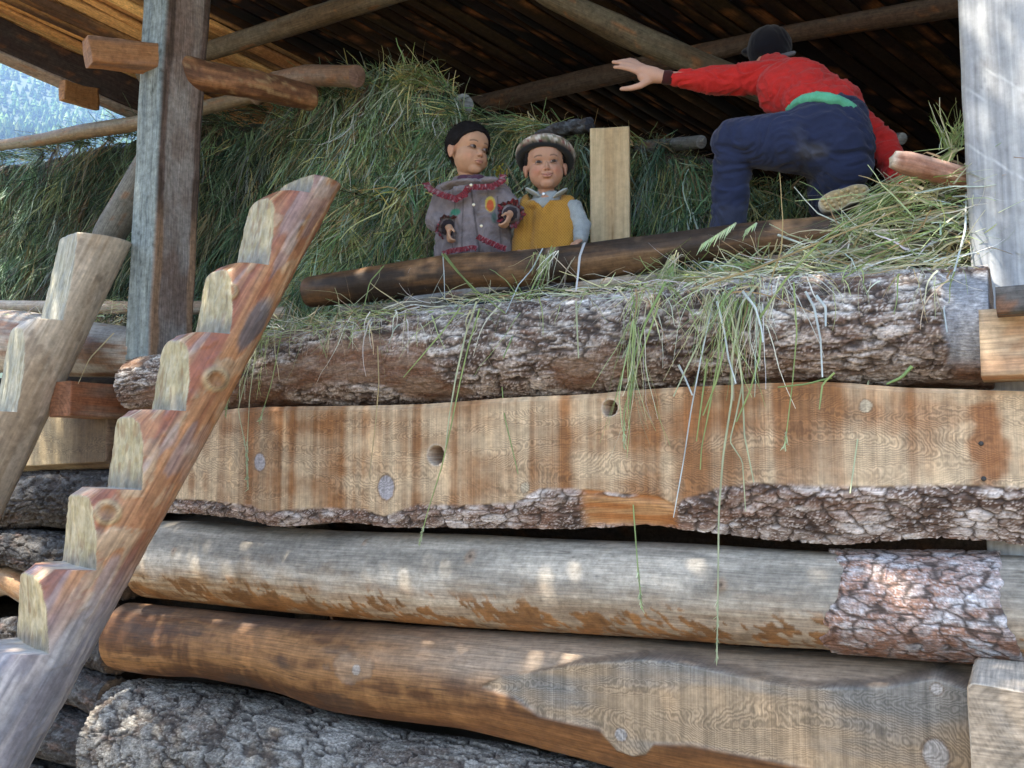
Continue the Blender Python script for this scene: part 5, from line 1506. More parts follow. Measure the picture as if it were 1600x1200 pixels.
# ================= the taller child: grey coat with red frills, looking to the right
def child_coat():
    Y = 3.27
    base = W(740, 600, Y); root = empty('person', (base[0], base[1], FLOOR_Z), 'taller child in a grey coat with red frilled trim, looking off to the right', 'person')
    C, _ = J(732, 238, Y); s = 1.08
    fr = head_frame(math.radians(36), math.radians(-3), math.radians(-3), C); r0, f0, u0 = frame_lr(C)
    hp, sculpt, eye, hpnt = child_head(C, fr, s)
    g = float(px_size(C))
    def B(px, py, back=0.0): return W(px, py, Y) - f0 * back
    neck0 = hpnt(0, -.018, -.06)
    cz = B(738, 300)
    skinp = hp + [('c', neck0, .034, B(735, 288, .01), .038), ('c', B(737, 305), .04, B(740, 372), .052), ('c', B(705, 303), .024, B(770, 303), .024)]
    shl, shr = B(697, 303), B(780, 303)
    ell, elr = B(682, 345, -.01), B(803, 335, -.01)
    wrl, wrr = B(703, 366, -.10), B(795, 346, -.12)
    skinp += [('c', shl, .026, ell, .021), ('c', ell, .021, wrl, .015), ('c', shr, .026, elr, .021), ('c', elr, .021, wrr, .015)]
    skinp += hand_prims(wrl, [.10, -.35, -.9], r0 * .9 - f0 * .2, .76, .7, 1) + hand_prims(wrr, [-.10, -.35, -.9], -r0 * .9 - f0 * .2, .76, .65, -1)
    hipL, hipR = np.array([*(B(722, 380)[:2]), FLOOR_Z + .48]), np.array([*(B(758, 380)[:2]), FLOOR_Z + .48])
    for h_ in (hipL, hipR):
        kn = h_ + [0, 0, -.22]; an = kn + [0, 0, -.20]; fn = frame_lr(h_)[1]
        skinp += [('c', h_, .060, kn, .042), ('c', kn, .042, an, .030), ('c', an, .028, an + fn * .09 + [0, 0, -.035], .022)]
    V, F = blob(skinp, .0032, 3, .5)
    V, c = sculpt(V, 0, (.47, .275, .175), .30)
    mesh_obj('body', V, F, M_SKIN, root, {'Col': np.clip(c, .01, .9)})
    for sd in (-1, 1):
        V, F, c = eye(sd, .4, 1.1); mesh_obj('eye', V, F, M_EYE, root, {'Col': c})
    def line(q, D):
        x, y, z = np.abs(q[:, 0]), q[:, 1], q[:, 2]
        hl = np.where(y > .02, .066 - .018 * ss(.0, .035, x) * 0 - .5 * ss(.04, .075, x) * .05, 0)
        lim = np.interp(y, [-.10, -.05, -.03, .005, .022, .040, .060, .08], [-.060, -.055, -.018, .004, .010, .034, .058, .066])
        lim = lim + .004 * np.sin(x * 120)
        return ss(-.004, .005, z - lim)
    hair_cap('hair', C, fr, s, root, line, 3)
    # clothes
    def paint(V, N_, c):
        x, y = to_px(V); fc = (N_ @ f0) > -.1
        def on(m_, col, k=1.0):
            nonlocal c
            c = mix(c, np.array(col), np.where(fc, m_, 0) * k)
        tor = (np.abs(x - 740) < 52)
        c = c * (1 + .45 * fbm(V * np.array([38, 38, 26]), 4, 51))[:, None]
        for xs_ in (712, 724, 776): on(ss(1.5, .5, np.abs(x - xs_ - (y - 300) * (xs_ - 738) * .0022)) * (y > 306) * tor, (.06, .05, .055), .7)
        cx = 735 + (y - 290) * .14
        on(ss(2.0, .8, np.abs(x - cx)) * (y > 290) * tor, (.06, .05, .05), .8)
        on(ss(1.6, .6, np.abs(x - 762 - (y - 290) * .05)) * (y > 290) * (y < 330), (.10, .09, .09), .6)
        dd = np.hypot((x - 766) / 8.5, (y - 319) / 12.5); on(ss(1.05, .9, dd), (.45, .36, .08)); dd = np.hypot((x - 766) / 6, (y - 321) / 9.5); on(ss(1.05, .85, dd), (.42, .09, .035))
        dd = np.hypot((x - 712) / 8, (y - 331) / 5.5); on(ss(1.05, .8, dd), (.03, .20, .13), .9); on(ss(2.2, 1, np.abs(x - 704 + (y - 340) * .2)) * (y > 330) * (y < 345), (.03, .15, .10), .8)
        on(ss(5, 3, np.hypot(x - 772, (y - 340) * .5)), (.04, .12, .10), .7)
        for wr_, el_ in ((wrl, ell), (wrr, elr)):
            a_ = (wr_ - el_); L__ = np.linalg.norm(a_); a_ /= L__
            q_ = (V - el_) @ a_; dd = np.linalg.norm((V - el_) - q_[:, None] * a_, axis=1)
            c = mix(c, np.array([.03, .025, .03]), ss(L__ * .78, L__ * .84, q_) * (dd < .034) * ((N_ @ a_) > .6))  # sleeve end painted dark, standing in for the shade inside the cuff
        return c
    cp = [('e', B(738, 303), (.118, .066, .036), np.array([r0, f0, u0])), ('c', B(712, 312), .062, B(706, 396), .078), ('c', B(738, 312), .070, B(740, 396), .086), ('c', B(764, 312), .062, B(774, 396), .078),
          ('c', shl, .050, ell, .047), ('c', ell, .046, wrl + (ell - wrl) * .30, .038), ('c', shr, .050, elr, .046), ('c', elr, .046, wrr + (elr - wrr) * .30, .037),
          ('c', B(715, 292), .036, B(760, 292), .036)]
    cloth_mesh('coat', cp, (.185, .16, .165), root, .0055, 5, .0075, 11, 5, paint)
    # cape collar and frills
    col = cloth_mesh('collar', [('e', B(738, 290, 0), (.124, .080, .019), np.array([r0, f0, u0])), ('e', B(706, 296, -.045), (.052, .030, .020), np.array([r0, f0, u0])), ('e', B(766, 288, -.045), (.046, .034, .016), np.array([r0, f0, u0])),
                          ('c', B(714, 281, .01), .020, B(754, 280, .01), .020)], (.20, .175, .18), root, .005, 4, .003, 20, 7)
    cloth_mesh('shirt', [('c', B(722, 283, -.02), .022, B(750, 283, -.02), .022), ('c', B(733, 288, -.045), .018, B(738, 293, -.045), .016)], (.075, .035, .06), root, .005, 3, .002, 20, 8)
    Yf_ = Y - .082
    ruffle('frill', [(670, 284), (676, 293), (692, 300), (712, 306), (722, 300), (728, 290)], [Y - .00, Y - .05, Yf_ - .02, Yf_ - .02, Yf_ - .02, Yf_ - .01], root, .030, .008, 12, 1, -r0 * 0 + f0)
    ruffle('frill', [(726, 291), (738, 288), (752, 288), (768, 287), (779, 281), (781, 272)], [Yf_, Yf_ - .01, Yf_ - .01, Yf_, Y - .05, Y - .02], root, .028, .008, 10, 2, f0)
    ruffle('frill', [(690, 393), (705, 388), (722, 386), (738, 383), (748, 385)], [Yf_ - .02, Yf_ - .03, Yf_ - .04, Yf_ - .04, Yf_ - .04], root, .024, .009, 9, 3, f0)
    ruffle('frill', [(748, 366), (762, 373), (778, 380), (792, 385)], [Yf_ - .03, Yf_ - .03, Yf_ - .03, Yf_ - .02], root, .026, .009, 8, 4, f0)
    for wr_, el_, sd in ((wrl, ell, 1), (wrr, elr, 2)):
        # a gathered cuff round the wrist
        ax_ = wr_ - el_; ax_ /= np.linalg.norm(ax_); a, b, _ = frame_to(ax_)
        n = 96; t_ = np.linspace(0, 2 * math.pi, n, endpoint=False); rows = []; cl = []
        for k, (w_, rr_) in enumerate(((-.012, .034), (.0, .042), (.013, .050), (.024, .054))):
            wob = 1 + .07 * (k / 3) * np.sin(t_ * 17 + k) + .12 * (k / 3) * np.sin(t_ * 5 + sd + .8 * k)
            rows.append(wr_ - ax_ * .034 + ax_ * w_ + (a * np.cos(t_)[:, None] + b * np.sin(t_)[:, None]) * (rr_ * wob)[:, None])
            m_ = _h((t_ * 9).astype(int), np.full(n, k), np.zeros(n), sd)
            cc = mix(np.array([.32, .04, .055]), np.array([.05, .02, .03]), ss(.35, .6, m_)); cl.append(mix(cc, np.array([.45, .36, .38]), .6 * ss(.85, .95, m_)))
        V = np.stack(rows, 0).reshape(-1, 3); V2 = V + (wr_ - V) * .06
        F = grid_faces(4, n)
        mesh_obj('cuff', np.concatenate([V, V2]), np.concatenate([F, F[:, ::-1] + len(V)]), M_CLOTH, root, {'Col': np.concatenate(cl + cl)})
    for (bx, by) in ((736, 289), (740, 320), (752, 353)):
        disc('button', W(bx, by, Yf_ - .028) , f0, .0065, root, (.65, .58, .42))
    tr = []
    for h_ in (hipL, hipR): tr += [('c', h_ + [0, 0, .0], .060, h_ + [0, 0, -.22], .055), ('c', h_ + [0, 0, -.22], .056, h_ + [0, 0, -.40], .046)]
    cloth_mesh('trousers', tr, (.06, .07, .10), root, .008, 5, .003, 12, 9)
    for h_ in (hipL, hipR):
        an = h_ + [0, 0, -.43]; fn = frame_lr(h_)[1]
        cloth_mesh('shoe', [('c', an, .036, an + fn * .03, .036), ('c', an + fn * -.01 + [0, 0, -.012], .034, an + fn * .10 + [0, 0, -.014], .030)], (.05, .05, .05), root, .007, 4, .001, 12, 9)
child_coat()

# ================= the smaller child: mustard knitted vest and an upturned hat, smiling at the camera
def knit_mat():
    m = attr_mat('knitted_wool', rough=.95, fine=.1, scale=(300, 300, 300), bump=.3, dist=.001, spec=.08, coord='Object', detail=2, sheen=.2)
    t = m.node_tree; N, L = t.nodes, t.links; b = N['Principled BSDF']
    src = b.inputs['Base Color'].links[0].from_socket
    tc_ = N.new('ShaderNodeTexCoord'); mp = N.new('ShaderNodeMapping'); mp.inputs['Rotation'].default_value = (0, 0, -YAW); L.new(tc_.outputs['Object'], mp.inputs[0])
    sp = N.new('ShaderNodeSeparateXYZ'); L.new(mp.outputs[0], sp.inputs[0])
    def sn(o_, k):
        a = N.new('ShaderNodeMath'); a.operation = 'MULTIPLY'; a.inputs[1].default_value = k; L.new(o_, a.inputs[0])
        s_ = N.new('ShaderNodeMath'); s_.operation = 'SINE'; L.new(a.outputs[0], s_.inputs[0]); return s_.outputs[0]
    mu = N.new('ShaderNodeMath'); mu.operation = 'MULTIPLY'; L.new(sn(sp.outputs[0], 590), mu.inputs[0]); L.new(sn(sp.outputs[2], 500), mu.inputs[1])
    mr = N.new('ShaderNodeMapRange'); mr.inputs['From Min'].default_value = .15; mr.inputs['From Max'].default_value = .8; L.new(mu.outputs[0], mr.inputs['Value'])
    mr.inputs['To Min'].default_value = 1.0; mr.inputs['To Max'].default_value = .55
    v = N.new('ShaderNodeVectorMath'); v.operation = 'SCALE'; L.new(src, v.inputs[0]); L.new(mr.outputs[0], v.inputs['Scale']); L.new(v.outputs[0], b.inputs['Base Color'])
    return m
def child_vest():
    Y = 3.33
    base = W(855, 600, Y); root = empty('person', (base[0], base[1], FLOOR_Z), 'smaller child in a mustard knitted vest and an upturned patterned hat, smiling', 'person')
    C, _ = J(852, 261, Y); s = 1.05
    fr = head_frame(math.radians(3), math.radians(-2), math.radians(4), C); r0, f0, u0 = frame_lr(C)
    hp, sculpt, eye, hpnt = child_head(C, fr, s)
    def B(px, py, back=0.0): return W(px, py, Y) - f0 * back
    M3 = np.array([r0, f0, u0])
    shl, shr = B(818, 324), B(896, 328); ell, elr = B(806, 365), B(909, 352); wrl, wrr = B(812, 395, -.06), B(906, 382, -.07)
    sk = hp + [('c', hpnt(0, -.018, -.06), .034, B(853, 312, .01), .037), ('c', B(855, 322), .05, B(857, 392), .060), ('c', B(825, 322), .028, B(888, 322), .028),
               ('c', shl, .025, ell, .021), ('c', ell, .021, wrl, .015), ('c', shr, .025, elr, .021), ('c', elr, .021, wrr, .015)]
    sk += hand_prims(wrl, [.1, -.6, -.5], r0 * .6 - u0, .70, .6, 1) + hand_prims(wrr, [-.1, -.75, -.35], -u0, .70, .5, -1)
    hz_ = FLOOR_Z + .42
    hips = [np.array([*(B(838, 400)[:2]), hz_]), np.array([*(B(872, 400)[:2]), hz_])]
    for h_ in hips:
        kn = h_ + [0, 0, -.19]; an = kn + [0, 0, -.18]; fn = f0
        sk += [('c', h_, .058, kn, .042), ('c', kn, .042, an, .030), ('c', an, .028, an + fn * .09 + [0, 0, -.030], .020)]
    V, F = blob(sk, .0032, 3, .5)
    V, c = sculpt(V, 1.0, (.45, .255, .17), .55)
    mesh_obj('body', V, F, M_SKIN, root, {'Col': np.clip(c, .01, .9)})
    for sd in (-1, 1):
        V, F, c = eye(sd, 0, .85); mesh_obj('eye', V, F, M_EYE, root, {'Col': c})
    def line(q, D):
        x, y, z = np.abs(q[:, 0]), q[:, 1], q[:, 2]
        lim = np.interp(y, [-.10, -.05, -.03, .005, .022, .040, .060, .08], [-.040, -.035, -.005, .006, .012, .055, .072, .078])
        return ss(-.004, .005, z - lim)
    hair_cap('hair', C, fr, s, root, line, 4, 1.05, 900)
    sh = [('e', B(856, 322), (.098, .056, .034), M3), ('e', B(857, 355), (.080, .050, .080), M3), ('e', B(858, 390), (.080, .055, .06), M3),
          ('c', shl, .042, ell, .036), ('c', ell + f0 * -.02, .034, wrl + f0 * -.02, .026), ('c', shr, .042, elr, .038), ('c', elr, .037, wrr + (elr - wrr) * .1, .028), ('c', B(842, 309), .028, B(866, 309), .028)]
    shirt = cloth_mesh('shirt', sh, (.30, .33, .33), root, .0055, 5, .0045, 15, 11)
    # collar flaps
    for (P_, tilt) in ((B(833, 307, -.055), .55), (B(875, 308, -.055), -.55)):
        rr_ = r0 * math.cos(tilt) - u0 * math.sin(tilt); uu_ = u0 * math.cos(tilt) + r0 * math.sin(tilt)
        cloth_mesh('collar_flap', [('e', P_, (.038, .030, .007), np.array([rr_, f0, uu_]))], (.36, .40, .39), shirt, .004, 2, .001, 20, 12)
    disc('button', W(849, 303, Y - .080), f0, .006, root, (.75, .78, .80), h=.003)
    vx = [('e', B(857, 322), (.102, .068, .034), M3), ('c', B(832, 326), .062, B(826, 400), .078), ('c', B(857, 326), .066, B(857, 400), .086), ('c', B(880, 328), .054, B(886, 400), .074),
          ('c', B(826, 314), .030, B(888, 316), .030)]
    def shrink(V, N_):
        x, y = to_px(V); fc = (N_ @ f0) > .0
        vcut = ss(1.5, -1.5, (y - 298) - (1 - np.abs(x - 847) / 24.0) * 27) * (np.abs(x - 847) < 26) * fc
        nk = ss(27, 24, np.abs(x - 851)) * (y < 312) 
        return .030 * np.maximum(vcut, nk * .6)
    cloth_mesh('knitted_vest', vx, (.40, .205, .04), root, .0045, 4, .0022, 13, 13, None, shrink, knit_mat())
    tr = []
    for h_ in hips: tr += [('c', h_ + [0, 0, .04], .070, h_ + [0, 0, -.19], .055), ('c', h_ + [0, 0, -.19], .054, h_ + [0, 0, -.35], .044)]
    cloth_mesh('trousers', tr, (.08, .07, .06), root, .008, 5, .003, 12, 14)
    for h_ in hips:
        an = h_ + [0, 0, -.385]
        cloth_mesh('shoe', [('c', an, .034, an + f0 * .09 + [0, 0, -.005], .028)], (.10, .06, .04), root, .007, 4, .001, 12, 9)
    # hat: upturned brim, dark lining, patterned cloth
    tilt = math.radians(24)
    r_, f_, u_ = fr
    ua = u_ * math.cos(tilt) - f_ * math.sin(tilt); fa_ = f_ * math.cos(tilt) + u_ * math.sin(tilt)
    rl = math.radians(-9); ra = r_ * math.cos(rl) + ua * math.sin(rl); ua = ua * math.cos(rl) - r_ * math.sin(rl)
    O = hpnt(0, -.012, .024)
    prof = [(.074, .012, 1), (.086, .000, 1), (.100, -.004, 1), (.112, .000, 1), (.117, .008, 2), (.1185, .020, 2), (.117, .034, 2), (.111, .046, 2), (.104, .050, 2), (.094, .045, 2), (.088, .050, 2), (.083, .070, 2), (.066, .090, 2), (.035, .100, 2), (.001, .103, 2)]
    nt_ = 110; th = np.linspace(0, 2 * math.pi, nt_, endpoint=False); V, Cc = [], []
    for i, (rr2, zz, kd) in enumerate(prof):
        wv = 1 + .012 * np.sin(th * 3 + 1) + .006 * np.sin(th * 7)
        V.append(O + (np.cos(th)[:, None] * ra + np.sin(th)[:, None] * fa_ * 1.02) * (rr2 * wv)[:, None] * s + ua * ((zz + .004 * np.sin(th * 2 + .6))[:, None]) * s)
        if kd == 1: c = np.tile([.018, .022, .026], (nt_, 1))
        else:
            c = np.tile([.38, .29, .21], (nt_, 1))
            q = p3(np.cos(th) * 7, np.sin(th) * 7, zz * 60)
            c = mix(c, np.array([.22, .05, .05]), ss(.15, .3, fbm(q, 2, 5))); c = mix(c, np.array([.62, .58, .50]), ss(.2, .35, fbm(q + 7, 2, 6))); c = mix(c, np.array([.14, .14, .08]), ss(.25, .4, fbm(q + 19, 2, 7)))
            if i in (4,): c = c * .4
        Cc.append(c)
    mesh_obj('hat', np.concatenate(V), grid_faces(len(prof), nt_), M_CLOTH, root, {'Col': np.concatenate(Cc)})
child_vest()

# ================= the crouching figure in the red sweater, seen from behind
def red_person():
    Y = 3.30
    root = empty('person', (*(W(1290, 420, 3.35)[:2]), 2.10), 'person in a red sweater and navy trousers bending away with one arm stretched out', 'person')
    j = lambda px, py, Yy: W(px, py, Yy)
    g = float(px_size(W(1250, 200, 3.3)))
    pel = j(1272, 212, 3.28); wst = j(1288, 176, 3.34); ch = j(1232, 132, 3.48); nk = j(1205, 105, 3.60)
    shL = j(1196, 122, 3.46); elL = j(1112, 126, 3.38); wrL = j(1041, 121, 3.30)
    shR = j(1300, 165, 3.62); elR = j(1375, 225, 3.55); wrR = j(1415, 290, 3.45)
    hL = j(1240, 222, 3.25); kL = j(1147, 222, 3.22); aL = j(1137, 352, 3.30); fL = j(1137, 405, 3.32)
    hR = j(1312, 232, 3.30); kR = j(1300, 318, 3.62); aR = j(1330, 312, 3.24)
    hc = j(1202, 82, 3.62)
    d_toe = -frame_lr(fL)[1]
    hv = []
    # open left hand, fingers to the left, thumb down
    def fing(pts, rs_):
        return [('c', j(*pts[i]), rs_[i] * g, j(*pts[i + 1]), rs_[i + 1] * g) for i in range(len(pts) - 1)]
    hv += [('c', wrL, 10.5 * g, j(1022, 118, 3.285), 13 * g), ('c', j(1022, 116, 3.285), 12.5 * g, j(1005, 112, 3.28), 12 * g), ('c', j(1016, 123, 3.28), 9 * g, j(1003, 120, 3.27), 8 * g)]
    hv += fing([(1005, 104, 3.285), (990, 98, 3.28), (976, 95, 3.275), (964, 97, 3.27)], [5.2, 4.8, 4.3, 3.5])
    hv += fing([(1002, 109, 3.275), (986, 102, 3.265), (970, 98, 3.255), (958, 97, 3.25)], [5.2, 4.8, 4.3, 3.5])
    hv += fing([(1000, 114, 3.27), (985, 108, 3.255), (970, 105, 3.245), (960, 105, 3.24)], [5.2, 4.7, 4.1, 3.3])
    hv += fing([(1003, 104, 3.30), (993, 96, 3.30), (984, 93, 3.30), (978, 94, 3.30)], [4.8, 4.2, 3.7, 3.0])
    hv += fing([(1013, 126, 3.275), (1000, 134, 3.26), (985, 138, 3.25), (971, 139, 3.245)], [7, 5.8, 5.0, 3.8])
    sk = [('c', pel, .10, wst + [0, .07, 0], .07), ('c', wst + [0, .07, 0], .07, ch + [0, .05, 0], .07), ('c', ch, .06, nk, .05), ('c', nk, .048, hc, .06),
          ('e', hc, (.070, .085, .095), np.array(head_frame(math.pi, .3, 0, hc))),
          ('c', ch, .05, shL, .05), ('c', shL, .045, elL, .038), ('c', elL, .036, wrL, .022), ('c', ch, .05, shR, .05), ('c', shR, .045, elR, .038), ('c', elR, .036, wrR, .022),
          ('c', pel, .10, hL, .085), ('c', hL, .085, kL, .060), ('c', kL, .056, aL, .040), ('c', aL, .038, fL, .034), ('c', fL, .034, fL + d_toe * .12 + [0, 0, -.02], .028),
          ('c', pel, .10, hR, .085), ('c', hR, .085, kR, .060), ('c', kR, .055, aR, .038), ('c', aR, .034, j(1316, 316, 3.20), .026)] + hv
    sk += hand_prims(wrR, [.2, .1, -1], [-.5, -.8, 0], .9, .5, 1)
    V, F = blob(sk, .0045, 4)
    c = np.tile([.50, .30, .22], (len(V), 1)) * (1 + .1 * fbm(V * 30, 3, 3))[:, None]
    mesh_obj('body', V, F, M_SKIN, root, {'Col': c})
    # hair under a dark cap
    M = np.array(head_frame(math.pi, .3, 0, hc))
    cloth_mesh('cap', [('e', hc + [0, 0, .02], (.088, .100, .086), M), ('e', j(1176, 80, 3.66), (.050, .05, .018), M)], (.004, .004, .008), root, .006, 5, .003, 12, 21)
    cloth_mesh('shirt_collar', [('c', j(1222, 88, 3.56), .012, j(1240, 83, 3.58), .010)], (.12, .12, .13), root, .005, 3, .001, 20, 22)
    # sweater
    sw = [('c', j(1300, 168, 3.38), .100, j(1245, 142, 3.46), .112), ('e', j(1262, 138, 3.44), (.150, .11, .085), frame_rows(.55)), ('c', ch, .100, shL + (ch - shL) * .2, .068), ('c', j(1225, 128, 3.5), .09, nk, .060),
          ('c', shL, .066, elL, .052), ('c', elL, .052, wrL + (elL - wrL) * .10, .026), ('c', ch, .085, shR, .075), ('c', shR, .072, elR, .060), ('c', elR, .060, wrR, .038),
          ('c', j(1312, 158, 3.40), .075, j(1322, 178, 3.40), .070), ('c', j(1262, 160, 3.34), .085, j(1300, 172, 3.34), .090), ('c', j(1225, 140, 3.42), .10, j(1262, 150, 3.38), .10)]
    cloth_mesh('sweater', sw, (.47, .025, .022), root, .0055, 5, .0085, 13, 23, wdir=(1, 1, 2.2))
    cloth_mesh('cuff', [('c', j(1043, 121, 3.30), .029, j(1039, 121, 3.30), .027)], (.05, .012, .012), root, .0045, 3, .001, 20, 24)
    cloth_mesh('shirt_hem', waist_ring(j, 0), (.10, .42, .27), root, .005, 3, .0025, 18, 25)
    # trousers
    tp_ = [('c', pel, .120, j(1300, 200, 3.34), .128), ('e', j(1290, 218, 3.30), (.155, .13, .135), np.eye(3)), ('e', j(1262, 182, 3.34), (.085, .08, .06), np.eye(3)), ('c', hL, .112, kL, .080), ('c', kL, .078, aL, .062), ('c', aL, .062, aL + (fL - aL) * .5, .060),
           ('c', hR, .118, kR, .085), ('c', j(1320, 260, 3.30), .095, j(1300, 298, 3.38), .080), ('c', kR, .078, aR + (kR - aR) * .15, .056)]
    def paint(V, N_, c):
        x, y = to_px(V)
        dust = ss(1, .2, np.hypot((x - 1268) / 36, (y - 236) / 20) + .3 * fbm(V * 20, 3, 4))
        c = mix(c, np.array([.10, .105, .12]), dust * .55)
        dust2 = ss(.2, .5, fbm(V * 8, 3, 8)); return mix(c, np.array([.075, .08, .10]), dust2 * .3)
    cloth_mesh('trousers', tp_, (.020, .028, .066), root, .0055, 7, .0085, 9, 26, paint, wdir=(1, 1, 1.9))
    # shoe seen from below
    A = j(1281, 322, 3.10); B_ = j(1358, 293, 3.16); ax_ = B_ - A; L_ = np.linalg.norm(ax_); ax_ /= L_
    tc_ = CAM - (A + B_) / 2; tc_ /= np.linalg.norm(tc_)
    nrm = tc_ * .80 + np.array([0, 0, -.10]) + np.array([0, -.2, .35]); nrm -= ax_ * (nrm @ ax_); nrm /= np.linalg.norm(nrm)
    sd = np.cross(nrm, ax_)
    if sd[2] < 0: sd = -sd
    mid = (A + B_) / 2
    n = 60; t_ = np.linspace(0, 2 * math.pi, n, endpoint=False)
    X = np.cos(t_) * L_ / 2; wdt = .036 * (1 + .14 * np.cos(t_ + math.pi)) * (1 - .15 * np.exp(-((np.cos(t_) - .1) / .3) ** 2)); Z = np.sign(np.sin(t_)) * np.abs(np.sin(t_)) ** .75 * wdt
    V, Cc = [], []
    for hh, kk, cc in ((.0, .02, (.33, .25, .13)), (.0, .5, (.33, .25, .13)), (0, .90, (.36, .28, .16)), (-.002, .98, (.42, .37, .27)), (-.006, 1.0, (.50, .48, .42)), (-.022, 1.0, (.50, .49, .45)), (-.024, .96, (.20, .22, .25)), (-.045, .90, (.18, .19, .22)), (-.065, .6, (.12, .12, .14)), (-.07, .02, (.1, .1, .1))):
        V.append(mid + (X * kk)[:, None] * ax_ + (Z * kk)[:, None] * sd + nrm * hh); Cc.append(np.tile(cc, (n, 1)))
    shoe = mesh_obj('shoe', np.concatenate(V), grid_faces(10, n), M_CLOTH, root, {'Col': np.concatenate(Cc)})
    rs = np.random.RandomState(4); pr = []
    for a in np.linspace(-.84, .84, 7):
        for b in (-.62, .0, .62):
            if abs(a) > .7 and abs(b) > .3 and rs.rand() < .3: continue
            P = mid + ax_ * (a * L_ / 2 * .92) + sd * (b * .030) * (1 - .25 * abs(a)) + nrm * .001
            pr.append(P + ax_ * rs.normal() * .002)
    Vs = np.concatenate([P + _SV * .0068 for P in pr]); Fs = []
    for k in range(len(pr)): Fs += [tuple(i + k * len(_SV) for i in f) for f in _SF]
    mesh_obj('sole_studs', Vs, Fs, M_CLOTH, shoe, {'Col': np.tile([.50, .38, .20], (len(Vs), 1))})
    lf_ = fL
    cloth_mesh('shoe', [('c', lf_ + [0, 0, .0], .042, lf_ + d_toe * .04, .042), ('c', lf_ + [0, 0, -.03], .040, lf_ + d_toe * .15 + [0, 0, -.03], .034)], (.10, .10, .11), root, .007, 4, .001, 12, 9)
    return fL
def frame_rows(a):
    r_, f_, u_ = np.array([1.0, 0, 0]), np.array([0, 1.0, 0]), np.array([0, 0, 1.0])
    rx = _R * math.cos(a) - u_ * math.sin(a); ux = u_ * math.cos(a) + _R * math.sin(a)
    fy = np.array([-_R[1], _R[0], 0])
    return np.array([rx, fy, ux])
def waist_ring(j, k):
    pts = [(1236, 170, 3.30), (1254, 157, 3.24), (1278, 151, 3.21), (1305, 156, 3.21), (1328, 168, 3.25), (1344, 183, 3.31)]
    return [('c', j(*pts[i]), .020, j(*pts[i + 1]), .020) for i in range(len(pts) - 1)]
FOOT = red_person()
# a mound of trodden hay and a stack of planks carries the crouching figure
for i in range(6):
    z0 = FLOOR_Z + .05 * i
    if z0 > FOOT[2] - .10: break
    timber('stacked_plank', (FOOT[0] - .55, FOOT[1] + .12, z0 + .025), (FOOT[0] + 1.15, FOOT[1] + .10, z0 + .025), .42, .048, M_DULL, lf, 700 + i, (.14, .11, .08), (.12, .08, .05), ds=.05)
